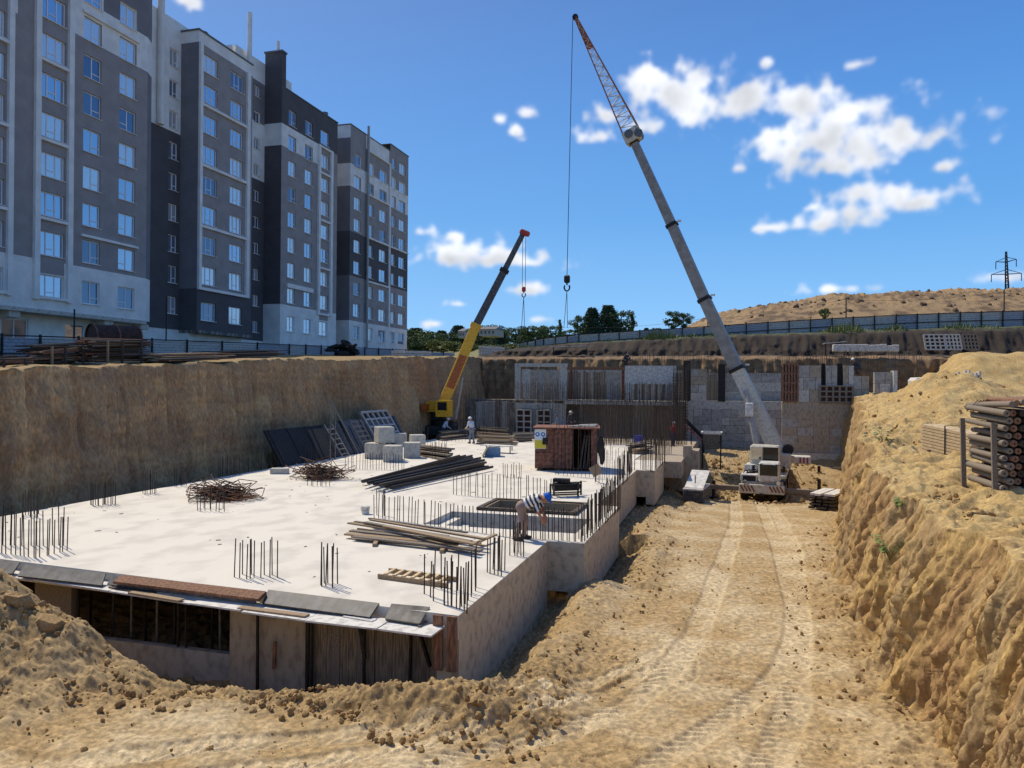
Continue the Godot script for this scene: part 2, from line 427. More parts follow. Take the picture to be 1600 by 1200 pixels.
func floor_h(l: float, f: float) -> float:
	var h := tabs(floor_tab, f)
	# spoil heap in front of the slab
	if l < 0.5 and f < 13.0:
		var a := tabs(crest_tab, l) - (-1.0)
		var w := 11.0 - tab(toe_tab, l)
		if f < 11.0:
			var s := clampf(1.0 - (11.0 - f) / w, 0, 1)
			h += a * s * s * (3.0 - 2.0 * s) if f > 6.5 else 0.0
			if f <= 6.5: h = maxf(h, -1.0 + a * s)
		else:
			h = lerpf(-1.0 + a, -2.05, smoothstep(0.0, 1.1, f - 11.0)) if l < -4.6 else lerpf(-1.0 + a, -1.0, smoothstep(0.0, 2.0, f - 11.0))
	elif l < -4.6 and f < 53.0:
		h = -2.05
	if l < -6.0 and f < 13.0: h += 0.75 * exp(-pow((l + 13.4) / 2.5, 2.0) - pow((f - 9.2) / 1.8, 2.0)) * (1.0 - smoothstep(10.6, 11.4, f))
	# trench beside the slab
	if f > 11.3 and f < 45.0:
		var t := l - slab_edge(f)
		if t > -1.0 and t < 2.2:
			var deep := smoothstep(11.3, 12.6, f)
			h = lerpf(h, lerpf(-1.75, h + 0.12 * exp(-pow((t - 1.5) / 0.4, 2.0)), smoothstep(0.1, 1.25, t)), deep)
	return h
func dirt_floor() -> void:
	for q in [[1150, 800], [1140, 850], [1112, 930], [1083, 1000], [1035, 1060], [960, 1115], [860, 1150], [700, 1185]]:
		var p := H(q[0], q[1], -1.0); track_a.append([-p.z, p.x])
	for q in [[1222, 800], [1237, 850], [1246, 930], [1246, 1000], [1240, 1100], [1205, 1195]]:
		var p := H(q[0], q[1], -1.0); track_b.append([-p.z, p.x])
	for q in [[1246, 960], [1240, 1000], [1228, 1036], [1190, 1078], [1143, 1115], [1080, 1160], [1015, 1195]]:
		var p := H(q[0], q[1], -1.0); track_c.append([-p.z, p.x])
	for t in [track_a, track_b, track_c]: t.reverse()
	for q in [[60, 1200], [300, 1168], [480, 1150], [625, 1138], [777, 1105], [930, 1062], [1052, 1010]]:
		var p := H(q[0], q[1], -1.0); track_d.append([p.x, -p.z])
	for q in [[100, 1240], [400, 1200], [640, 1165], [860, 1110], [1010, 1050]]:
		var p := H(q[0], q[1], -1.0); track_e.append([p.x, -p.z])
	var fs := PackedFloat32Array(); var f := 2.0
	while f < 76.0:
		fs.append(f); f += 0.1 if f < 7.4 else (0.024 if f < 14.0 else maxf(0.05, f * 0.0045))
	var ls := PackedFloat32Array(); var l := -23.5
	while l < 15.0:
		ls.append(l); l += 0.03 if (l > -7.5 and l < 3.0) else (0.07 if (l > -14.0 and l < 4.5) else 0.25)
	var w := ls.size(); var h := fs.size()
	var p := PackedVector3Array(); p.resize(w * h)
	var c := PackedColorArray(); c.resize(w * h)
	var nb := noise(0.35, 31, 4); var nm := noise(1.6, 32, 4); var nf := noise(7.0, 33, 3); var nr := noise(1.1, 34, 4, FastNoiseLite.TYPE_SIMPLEX_SMOOTH, true)
	var cel := noise(2.6, 35, 2, FastNoiseLite.TYPE_CELLULAR); cel.cellular_return_type = FastNoiseLite.RETURN_DISTANCE2_SUB; cel.fractal_type = FastNoiseLite.FRACTAL_NONE
	cel.domain_warp_enabled = true; cel.domain_warp_amplitude = 0.35; cel.domain_warp_frequency = 1.5
	var cl2 := noise(5.0, 36, 1, FastNoiseLite.TYPE_CELLULAR); cl2.fractal_type = FastNoiseLite.FRACTAL_NONE; cl2.cellular_return_type = FastNoiseLite.RETURN_DISTANCE
	var cl3 := noise(10.0, 37, 1, FastNoiseLite.TYPE_CELLULAR); cl3.fractal_type = FastNoiseLite.FRACTAL_NONE; cl3.cellular_return_type = FastNoiseLite.RETURN_DISTANCE
	for q in [cl2, cl3]:
		q.domain_warp_enabled = true; q.domain_warp_amplitude = 0.12; q.domain_warp_frequency = 4.0
	var brown := lin(190, 160, 110); var pale := lin(218, 196, 154); var dk := lin(154, 126, 84); var ochre := lin(186, 156, 104)
	for j in h:
		f = fs[j]
		var foot := tab(bank_foot, f)
		var ta := tab(track_a, f); var tb := tab(track_b, f); var tc := tab(track_c, f)
		for i in w:
			l = ls[i]
			var y := floor_h(l, f)
			var b := nb.get_noise_2d(l, f); var m := nm.get_noise_2d(l, f); var fi := nf.get_noise_2d(l, f)
			# how churned the soil is: spoil and edges rough, driven road smooth
			var rough := 0.0
			if l < -1.0 and f < 13.5:
				var toe := tab(toe_tab, l) - 2.6 * smoothstep(-9.0, -11.5, l)
				rough = smoothstep(toe - 0.5, toe + 0.6, f) * (1.0 - smoothstep(-3.2, -1.4, l + m * 0.8))
			var te := l - slab_edge(f)
			if f > 11.0 and te < 3.0: rough = maxf(rough, 1.0 - smoothstep(0.6, 2.1 + b, te))
			rough = maxf(rough, 0.8 * smoothstep(foot - 1.1 + m * 0.5, foot - 0.2, l))
			if f > 43.0: rough = maxf(rough, 0.75)
			var rid := nr.get_noise_2d(l, f)
			var lumps := (0.45 - (cl2.get_noise_2d(l, f) + 1.0)) * 0.09 + (0.45 - (cl3.get_noise_2d(l, f) + 1.0)) * 0.05
			y += b * 0.09 + m * (0.02 + 0.1 * rough) + fi * (0.006 + 0.03 * rough) + rid * 0.06 * rough + lumps * rough * clampf(0.6 + m * 1.5, 0.1, 1.3)
			var cl := brown.lerp(pale, clampf(0.25 + b * 1.2 + m * 0.5, 0, 1))
			cl = cl.lerp(ochre if fi > 0 else dk, clampf(rough * 0.75 + m * 0.15, 0, 1))
			# wheel tracks: pressed pale dust with a lug pattern
			if rough < 0.9 and f > 7.5 and f < 46.0:
				var best := 0.0; var lug := 0.0
				for q in 5:
					var dd := 0.0; var along := f; var half := 0.26
					if q == 0: dd = l - ta
					elif q == 1: dd = l - tb
					elif q == 2: dd = l - tc; half = 0.22
					elif q == 3:
						if l > -1.2: continue
						dd = f - tab(track_d, l); along = l; half = 0.26
					else:
						if l > -1.2: continue
						dd = f - tab(track_e, l); along = l; half = 0.26
					var jit := dd + m * 0.03
					var s := 1.0 - smoothstep(half * 0.85, half * 1.2, absf(jit))
					if s > best:
						best = s
						lug = (1.0 if sin(along * 33.0 + absf(jit) * 16.0) > 0.0 else 0.0) * s
						if f > 14.0: lug = 0.4 * s
				var wear := clampf(0.75 + b * 1.0 + m * 0.5, 0.0, 1.0)
				y -= best * 0.05; y += lug * 0.034 * wear
				cl = cl.lerp(pale * 1.06, best * 0.9 * wear)
				# drying cracks between the tracks
				if f < 16.0 and l < 1.5:
					var ck := cel.get_noise_2d(l, f) + 1.0
					var crk := (1.0 - smoothstep(0.02, 0.085, ck)) * smoothstep(0.0, 0.25, nb.get_noise_2d(l + 40.0, f) + 0.06) * (1.0 - rough) * (1.0 - best)
					y -= crk * 0.03
					cl = cl.lerp(dk * 0.7, crk * 0.5)
			p[j * w + i] = Vector3(l, y, -f)
			c[j * w + i] = cl
	setting("ground", sheet(p, c, w, h, M.dirt))

func terrace_h(l: float, f: float, edge_l: float) -> float:
	var d := l - edge_l
	var y := tabs(bank_edge, f) + 0.07 * minf(d, 6.0)
	y += 1.75 * exp(-pow((l - 8.6) / 2.4, 2.0) - pow((f - 35.5) / 3.6, 2.0))
	y += 1.1 * exp(-pow((l - 15.0) / 3.4, 2.0) - pow((f - 31.0) / 4.0, 2.0))
	y += 0.4 * exp(-pow((l - 22.0) / 6.0, 2.0) - pow((f - 34.0) / 6.0, 2.0))
	y += 0.35 * smoothstep(24.0, 27.0, f) * (1.0 - smoothstep(29.0, 34.0, f))
	y += 2.9 * smoothstep(60.0, 68.0, f) * smoothstep(14.0, 18.0, l)
	return y
func right_bank() -> void:
	var fs := PackedFloat32Array(); var f := 3.0
	while f < 72.0:
		fs.append(f); f += maxf(0.036, f * 0.0038) if f < 30.0 else f * 0.006
	var NF := 64; var NT := 120
	var w := NF + NT; var h := fs.size()
	var p := PackedVector3Array(); p.resize(w * h)
	var c := PackedColorArray(); c.resize(w * h)
	var ng := noise(1.0, 41, 2); var nb := noise(0.3, 42, 3); var nl := noise(1.3, 43, 4); var nr := noise(0.9, 44, 4, FastNoiseLite.TYPE_SIMPLEX_SMOOTH, true); var nf := noise(5.0, 45, 2)
	var crumb := noise(3.4, 46, 1, FastNoiseLite.TYPE_CELLULAR); crumb.fractal_type = FastNoiseLite.FRACTAL_NONE; crumb.cellular_return_type = FastNoiseLite.RETURN_DISTANCE
	crumb.domain_warp_enabled = true; crumb.domain_warp_amplitude = 0.3; crumb.domain_warp_frequency = 2.5
	var ochre := lin(204, 170, 108); var red := lin(180, 143, 95); var dk := lin(164, 131, 83); var grey := lin(178, 154, 114); var pale := lin(212, 184, 126)
	for j in h:
		f = fs[j]
		var foot := tabs(bank_foot, f) + nb.get_noise_2d(f * 0.8, 3.0) * 0.5
		var edge := foot + 0.8 + 0.25 * nb.get_noise_2d(f, 9.0)
		var hb := tabs(floor_tab, f) - 0.35
		var he := terrace_h(edge, f, edge)
		for i in w:
			var k := j * w + i
			if i < NF:
				var t := float(i) / NF
				# bucket grooves lean with the slope and stay together up the face
				var s := f + t * 0.6
				var g := ng.get_noise_2d(s * 1.2, t * 0.8) * 0.14 - absf(ng.get_noise_2d(s * 2.4 + 50.0, t * 0.8)) * 0.24 + absf(ng.get_noise_2d(s * 4.6 + 90.0, t * 0.9)) * 0.2 - absf(ng.get_noise_2d(s * 7.5 + 130.0, t * 1.0)) * 0.14 + ng.get_noise_2d(s * 13.0 + 170.0, t * 1.3) * 0.05 + nr.get_noise_2d(s * 1.1, t * 1.1) * 0.18
				var lump := nl.get_noise_3d(s * 0.9, t * 0.8, 2.0) * 0.09 + nf.get_noise_3d(s * 1.6, t * 1.8, 0.0) * 0.02 + (0.45 - (crumb.get_noise_3d(s * 0.9, t * 0.7, 0.0) + 1.0)) * 0.07
				var bow := sin(t * PI) * 0.12
				var fade := smoothstep(0.0, 0.06, t)
				var ll := lerpf(foot, edge, pow(t, 0.85)) - bow + (g * 0.75 + lump) * fade * (1.0 - 0.6 * smoothstep(0.85, 1.0, t))
				var toe := 0.25 * (1.0 - smoothstep(0.0, 0.18, t)) * (0.6 + nl.get_noise_2d(f * 1.5, 7.0))
				p[k] = Vector3(ll - toe * 1.6, lerpf(hb, he, t) + lump * 0.3, -f)
				var mixr := clampf(0.5 + nb.get_noise_2d(f * 1.6, t * 3.0) * 1.3 + ng.get_noise_2d(s * 2.5 + 9.0, t * 0.4) * 0.9, 0, 1)
				var cl := ochre.lerp(red, mixr)
				cl = cl.lerp(dk, clampf(nf.get_noise_3d(f, t * 6.0, 5.0) * 1.2, 0, 0.7))
				cl = cl.lerp(grey, clampf(nb.get_noise_2d(f * 2.0 + 30.0, t * 2.0) * 1.6, 0, 0.6))
				c[k] = cl
			else:
				var q := float(i - NF) / (NT - 1)
				var dl := q * 2.0 + pow(q, 2.6) * 42.0
				var ll := edge + dl
				var y := terrace_h(ll, f, edge)
				var amp := minf(1.0, 0.5 + dl)
				var rr := nr.get_noise_2d(ll * 0.9, f * 0.9)
				var lu := nl.get_noise_2d(ll, f)
				y += (0.45 - (crumb.get_noise_2d(ll * 0.8, f * 0.8) + 1.0)) * 0.1 * amp
				y += (lu * 0.17 + rr * 0.12 + nf.get_noise_2d(ll, f) * 0.05 + nb.get_noise_2d(ll, f) * 0.2) * amp
				y -= 0.16 * smoothstep(0.25, 0.6, nl.get_noise_2d(ll * 1.2 + 9.0, f * 1.2)) * smoothstep(20.0, 23.0, f) * (1.0 - smoothstep(29.0, 33.0, f))
				p[k] = Vector3(ll, y, -f)
				var cl := ochre.lerp(pale, clampf(0.4 + nb.get_noise_2d(ll * 2.0, f * 2.0), 0, 1))
				cl = cl.lerp(dk, clampf(nl.get_noise_2d(ll + 60.0, f) * 1.2 + nf.get_noise_2d(ll + 20.0, f) * 0.6, 0, 0.7))
				c[k] = cl
	setting("earth_bank_right", sheet(p, c, w, h, M.bank_dirt))

func upper_left_h(l: float, f: float) -> float:
	var y := tab(left_top, f)
	return y + 0.016 * clampf(-23.5 - l, 0.0, 16.0) * (0.4 + 0.6 * smoothstep(18.0, 30.0, f)) * (1.0 - smoothstep(70.0, 100.0, f))
func left_bank() -> void:
	var fs := PackedFloat32Array(); var f := 5.0
	while f < 150.0:
		fs.append(f); f += 0.075 if f < 45.0 else (0.16 if f < 84.0 else 2.0)
	var NF := 66; var NT := 34
	var w := NF + NT; var h := fs.size()
	var p := PackedVector3Array(); p.resize(w * h)
	var c := PackedColorArray(); c.resize(w * h)
	var ng := noise(1.0, 51, 2); var nb := noise(0.22, 52, 4); var nl := noise(0.9, 53, 5); var nr := noise(0.7, 54, 4, FastNoiseLite.TYPE_SIMPLEX_SMOOTH, true); var nf := noise(4.0, 55, 3)
	var ochre := lin(216, 176, 124); var br := lin(190, 150, 108); var dk := lin(160, 124, 90); var grass := lin(170, 148, 98); var clay := lin(176, 142, 96)
	for j in h:
		f = fs[j]
		var ht := tab(left_top, f) + nb.get_noise_2d(f, 1.0) * 0.25
		var foot := -21.7 + nb.get_noise_2d(f * 0.7, 8.0) * 0.5
		var edge := -23.4 + nb.get_noise_2d(f * 0.9, 20.0) * 0.6
		for i in w:
			var k := j * w + i
			if i < NF:
				var t := float(i) / NF
				var s := f - t * 1.1
				var g := ng.get_noise_2d(s * 0.9, t * 0.9) * 0.3 + ng.get_noise_2d(s * 2.2 + 30.0, t * 1.0) * 0.24 + ng.get_noise_2d(s * 4.4 + 70.0, t * 1.2) * 0.14
				var lump := nl.get_noise_3d(f, t * 6.0, 1.0) * 0.18 + nf.get_noise_3d(f, t * 5.5, 0.0) * 0.05
				var ll := lerpf(foot, edge, t) + (g * 0.8 + lump) * smoothstep(0.0, 0.05, t) * (1.0 - 0.5 * smoothstep(0.9, 1.0, t))
				p[k] = Vector3(ll, lerpf(-2.2, ht, t), -f)
				var cl := ochre.lerp(br, clampf(0.5 + nb.get_noise_2d(f * 2.2, t * 5.0) * 1.5, 0, 1))
				# wavy soil strata and clay patches
				cl = cl.lerp(dk, clampf(nb.get_noise_2d(f * 0.5 + 70.0, t * 16.0) * 1.5, 0, 0.6))
				cl = cl.lerp(dk, clampf(nf.get_noise_3d(f * 0.6, t * 4.0, 9.0) * 0.9, 0, 0.6))
				cl = cl.lerp(br * 0.9, clampf(nb.get_noise_2d(s * 3.0 + 20.0, t * 1.2) * 1.4, 0, 0.6))
				c[k] = cl
			else:
				var q := float(i - NF) / (NT - 1)
				var ll := edge - q * 3.0 - pow(q, 2.5) * 90.0
				var y := upper_left_h(ll, f) + (ht - tab(left_top, f)) * (1.0 - q) + nl.get_noise_2d(ll, f) * 0.08
				p[k] = Vector3(ll, y, -f)
				c[k] = clay.lerp(grass, clampf(nb.get_noise_2d(ll, f) + 0.5, 0, 1))
	setting("earth_bank_left", sheet(p, c, w, h, M.bank_dirt, true))

func fence_foot(l: float) -> float:   # ground height at the back fence
	return tab([[-25.0, 6.7], [-22.0, 7.7], [-16.0, 8.3], [-3.0, 8.9], [10.0, 9.3], [26.0, 9.6], [60.0, 10.4]], l)
var hill_clods := []
func back_bank() -> void:
	var ls := PackedFloat32Array(); var l := -24.5
	while l < 75.0:
		ls.append(l); l += 0.16 if l < 30.0 else 0.6
	var prof := [[69.6, -1.5], [69.8, 3.0], [70.1, 5.2], [70.6, 6.4], [72.0, 6.6], [74.0, 6.8], [74.6, 7.4], [76.2, -1.0], [77.4, -2.0], [82.0, -3.0], [100.0, -4.0]]
	var NN := 70
	var w := ls.size()
	var p := PackedVector3Array(); p.resize(w * NN)
	var c := PackedColorArray(); c.resize(w * NN)
	var nb := noise(0.2, 61, 4); var nl := noise(0.8, 62, 5); var ng := noise(1.0, 63, 3)
	var ochre := lin(166, 134, 94); var soil := lin(64, 53, 46); var mid := lin(118, 95, 72); var green := lin(96, 104, 62)
	for j in NN:
		var s := float(j) / (NN - 1) * (prof.size() - 1)
		var a := mini(int(s), prof.size() - 2); var t := s - a
		for i in w:
			l = ls[i]
			var top := fence_foot(l)
			var hh := []
			for q in [a, a + 1]:
				var y: float = prof[q][1]
				if q == 7: y = lerpf(7.4, top, 0.75)
				elif q == 8: y = top - 0.1
				elif q == 9: y = top
				elif q == 10: y = top - 0.6
				hh.append(minf(y, top))
			var f := lerpf(prof[a][0], prof[a + 1][0], t); var y2 := lerpf(hh[0], hh[1], t)
			var e := nl.get_noise_2d(l, f) * 0.25 + nb.get_noise_2d(l, f * 2.0) * 0.3
			f += ng.get_noise_2d(l * 1.2, s * 0.4) * 0.5 + e
			var k := j * w + i
			p[k] = Vector3(l, y2 + e * 0.5, -f)
			var cl := ochre.lerp(mid, clampf(0.5 + nl.get_noise_2d(l * 1.4, s * 3.0) * 1.2, 0, 1))
			if s > 4.0: cl = cl.lerp(soil, smoothstep(4.3, 4.8, s + nb.get_noise_2d(l * 2.0, s) * 0.5))
			if s > 7.3: cl = cl.lerp(green, smoothstep(7.2, 7.9, s + nl.get_noise_2d(l, s * 2.0) * 0.8) * 0.8)
			c[k] = cl
	setting("earth_bank_back", sheet(p, c, w, NN, M.bank_dirt))
	# dump of excavated soil beyond the fence
	var crest := [[-14.0, 8.0], [-6.6, 12.4], [-1.4, 14.6], [6.0, 15.9], [13.0, 16.7], [26.0, 17.1], [38.0, 17.2], [60.0, 17.6], [90.0, 17.6]]
	var W2 := 420; var H2 := 90
	p = PackedVector3Array(); p.resize(W2 * H2); c = PackedColorArray(); c.resize(W2 * H2)
	var nh := noise(0.12, 65, 5); var nk := noise(0.45, 66, 5, FastNoiseLite.TYPE_SIMPLEX_SMOOTH, true); var nk2 := noise(0.5, 67, 4)
	var tan_ := lin(176, 146, 106); var dark_soil := lin(104, 84, 64)  # darker patches of the soil itself, spread by noise
	for j in H2:
		var t := float(j) / (H2 - 1)
		for i in W2:
			l = -16.0 + 110.0 * i / (W2 - 1)
			var f := 96.0 + t * 44.0
			var top := tab(crest, l)
			var y := lerpf(9.0, top, sin(clampf(t / 0.55, 0, 1) * PI / 2)) if t < 0.55 else lerpf(top, 9.0, (t - 0.55) / 0.45)
			y = minf(y, maxf(top, 8.0))
			var r := nk.get_noise_2d(l, f); var hh := nh.get_noise_2d(l, f)
			var up := smoothstep(0.1, 0.5, t)
			y += hh * 0.5 * up + r * 0.6 * up + nk2.get_noise_2d(l * 2.4, f * 2.4) * 0.4 * up
			p[j * W2 + i] = Vector3(l, y, -f)
			c[j * W2 + i] = tan_.lerp(dark_soil, clampf(nk2.get_noise_2d(l, f * 1.1) * 1.6 + nh.get_noise_2d(l + 90.0, f) * 1.3 + 0.1, 0, 0.85))
	setting("spoil_hill", sheet(p, c, W2, H2, M.dirt))
	var rh := RandomNumberGenerator.new(); rh.seed = 3
	for k in 1500:
		var jj := int(clampf(rh.randf() + (0.25 if k % 2 else 0.0), 0, 0.99) * 0.62 * H2); var q := p[jj * W2 + rh.randi_range(60, W2 - 1)]
		if q.y > 10.0 and nk2.get_noise_2d(q.x * 0.6, q.y * 2.0) > -0.1: hill_clods.append(q)
	# land that runs on to the horizon
	W2 = 60; H2 = 50
	p = PackedVector3Array(); p.resize(W2 * H2); c = PackedColorArray(); c.resize(W2 * H2)
	for j in H2:
		for i in W2:
			var f := -60.0 + 60.0 + 84.0 + pow(float(j) / (H2 - 1), 2.0) * 1500.0
			l = (float(i) / (W2 - 1) - 0.5) * 2.0
			l = signf(l) * pow(absf(l), 1.6) * 1400.0 - 30.0
			var y := 6.4 + 7.0 * smoothstep(95.0, 190.0, f) + 12.0 * smoothstep(200.0, 900.0, f) * (0.6 + nb.get_noise_2d(l * 0.02, f * 0.02)) + nb.get_noise_2d(l * 0.1, f * 0.1) * 0.6
			if l > -24.0 and f < 140.0: y = minf(y, 7.6)
			p[j * W2 + i] = Vector3(l, y, -f)
			c[j * W2 + i] = lin(126, 128, 78).lerp(lin(150, 144, 92), clampf(0.5 + nl.get_noise_2d(l * 0.06, f * 0.06), 0, 1))
	setting("terrain", sheet(p, c, W2, H2, M.dirt))

func clod_mesh(seed_: int) -> ArrayMesh:
	var r := RandomNumberGenerator.new(); r.seed = seed_
	var mb := MB.new()
	var t := (1.0 + sqrt(5.0)) / 2.0
	var vs := [Vector3(-1, t, 0), Vector3(1, t, 0), Vector3(-1, -t, 0), Vector3(1, -t, 0), Vector3(0, -1, t), Vector3(0, 1, t), Vector3(0, -1, -t), Vector3(0, 1, -t), Vector3(t, 0, -1), Vector3(t, 0, 1), Vector3(-t, 0, -1), Vector3(-t, 0, 1)]
	for k in 12: vs[k] = vs[k].normalized() * Vector3(r.randf_range(0.7, 1.15), r.randf_range(0.5, 0.9), r.randf_range(0.7, 1.15))
	for q in [[0, 11, 5], [0, 5, 1], [0, 1, 7], [0, 7, 10], [0, 10, 11], [1, 5, 9], [5, 11, 4], [11, 10, 2], [10, 7, 6], [7, 1, 8], [3, 9, 4], [3, 4, 2], [3, 2, 6], [3, 6, 8], [3, 8, 9], [4, 9, 5], [2, 4, 11], [6, 2, 10], [8, 6, 7], [9, 8, 1]]:
		# every face is split once so that the lump is knobbly
		var a: Vector3 = vs[q[0]]; var b: Vector3 = vs[q[1]]; var d: Vector3 = vs[q[2]]
		var m := (a + b + d) / 3.0 * (1.12 + 0.16 * sin(a.x * 7.0 + b.y * 9.0 + d.z * 5.0 + seed_))
		mb.tri(a, b, m); mb.tri(b, d, m); mb.tri(d, a, m)
	mb.use_c = true; mb.c.resize(mb.v.size()); mb.c.fill(Color.WHITE)
	return mb.mesh(M.clod)
func ground_hit(px: float, py: float) -> Vector3:
	var d := ray(px, py); var t := 4.0
	while t < 90.0:
		var p := cam.position + d * t
		if p.y < floor_h(p.x, -p.z): return p
		t += 0.04
	return cam.position + d * 60.0
func clods() -> void:
	var r := RandomNumberGenerator.new(); r.seed = 5
	for kind in 3:
		var at := []
		for k in 2800:
			var l := r.randf_range(-13.5, -2.4); var f := r.randf_range(7.6, 11.7)
			var toe := tab(toe_tab, l) - 2.6 * smoothstep(-9.0, -11.5, l)
			if f < toe - 0.2 and r.randf() < 0.93: continue
			if l > -5.0 and f > 10.0: f = r.randf_range(9.8, 12.5)
			at.append([l, f, pow(r.randf(), 7.0) * 0.07 + 0.005])
		for k in 500:   # along the slab and the bank foot
			var f := r.randf_range(11.5, 40.0)
			at.append([slab_edge(f) + 0.9 + pow(r.randf(), 2.0) * 2.0, f, pow(r.randf(), 7.0) * 0.06 + 0.006])
			f = r.randf_range(7.5, 32.0)
			at.append([tab(bank_foot, f) - 0.05 - pow(r.randf(), 2.0) * 1.3, f, pow(r.randf(), 7.0) * 0.06 + 0.006])
		for k in 500:
			at.append([r.randf_range(-7.0, 2.5), r.randf_range(8.0, 24.0), pow(r.randf(), 6.0) * 0.03 + 0.005])
		for k in 500:
			at.append([r.randf_range(-3.0, 6.0), r.randf_range(44.0, 59.0), pow(r.randf(), 4.0) * 0.2 + 0.02])
		var mm := MultiMesh.new()
		mm.transform_format = MultiMesh.TRANSFORM_3D; mm.use_colors = true
		mm.mesh = clod_mesh(kind * 11 + 3)
		mm.instance_count = at.size()
		for k in at.size():
			var a: Array = at[k]
			var b := Basis.from_euler(Vector3(r.randf() * 6.0, r.randf() * 6.0, r.randf() * 6.0)).scaled(Vector3.ONE * a[2])
			mm.set_instance_transform(k, Transform3D(b, V(a[0], floor_h(a[0], a[1]) + 0.01 + a[2] * 0.1, a[1])))
			mm.set_instance_color(k, lin(192, 158, 102).lerp(lin(164, 132, 86), r.randf()) * r.randf_range(0.9, 1.12))
		var o := MultiMeshInstance3D.new()
		o.name = numbered("dirt_clods"); o.multimesh = mm
		add_child(o)
		o.set_meta("kind", "stuff")
		tag(o, ["loose dry dirt clods strewn over spoil and track edges", "crumbled brown soil lumps along the slab trench and bank foot", "scattered small yellow earth clods on the churned ground"][kind], "dirt", "loose soil")
	# clods on the shelf of the right bank
	var mm2 := MultiMesh.new()
	mm2.transform_format = MultiMesh.TRANSFORM_3D; mm2.use_colors = true; mm2.mesh = clod_mesh(77)
	mm2.instance_count = 4200
	for k in 4200:
		var f := r.randf_range(6.5, 46.0); var e := tabs(bank_foot, f) + 1.05
		var l := e + 0.15 + pow(r.randf(), 1.6) * 8.0
		var s := pow(r.randf(), 6.0) * 0.09 + 0.008
		mm2.set_instance_transform(k, Transform3D(Basis.from_euler(Vector3(r.randf() * 6.0, r.randf() * 6.0, r.randf() * 6.0)).scaled(Vector3.ONE * s), V(l, terrace_h(l, f, e) + 0.01, f)))
		mm2.set_instance_color(k, lin(196, 160, 104).lerp(lin(160, 126, 80), r.randf()))
	var o2 := MultiMeshInstance3D.new()
	o2.name = numbered("dirt_clods"); o2.multimesh = mm2
	add_child(o2); o2.set_meta("kind", "stuff")
	tag(o2, "yellow soil clods lying on the shelf of the cut bank", "dirt", "loose soil")
	var mm3 := MultiMesh.new()      # clods rolled along the crest of the spoil hill
	mm3.transform_format = MultiMesh.TRANSFORM_3D; mm3.use_colors = true; mm3.mesh = clod_mesh(91)
	mm3.instance_count = hill_clods.size()
	for k in hill_clods.size():
		var s := pow(r.randf(), 5.0) * 0.5 + 0.08
		mm3.set_instance_transform(k, Transform3D(Basis.from_euler(Vector3(r.randf() * 6.0, r.randf() * 6.0, 0)).scaled(Vector3.ONE * s), hill_clods[k]))
		mm3.set_instance_color(k, lin(150, 122, 88).lerp(lin(98, 80, 62), r.randf()))
	var o3 := MultiMeshInstance3D.new()
	o3.name = numbered("dirt_clods"); o3.multimesh = mm3
	add_child(o3); o3.set_meta("kind", "stuff")
	tag(o3, "dark clods strewn over the slope and crest of the spoil hill", "dirt", "loose soil")
	# the few large lumps that can be told apart
	for q in [[585, 1056, 0.27, "largest split boulder of dry earth on the spoil heap"], [612, 1046, 0.17, "rounded earth lump leaning on the largest boulder of the spoil heap"], [30, 940, 0.3, "big crusted earth lump high on the tallest spoil mound"], [75, 975, 0.24, "flat-topped earth lump on the shoulder of the tallest spoil mound"], [730, 1042, 0.15, "earth lump below the corner posts of the slab"]]:
		var pos := ground_hit(q[0], q[1])
		var o := put(numbered("earth_lump"), clod_mesh(int(q[0])), self, Transform3D(Basis.from_euler(Vector3(0.2, q[0] * 0.1, 0.1)).scaled(Vector3(q[2] * 1.25, q[2], q[2])), pos))
		var m: StandardMaterial3D = M.clod.duplicate(); m.albedo_color = rgb(182, 148, 98)
		o.material_override = m
		tag(o, q[3], "earth lump", "")

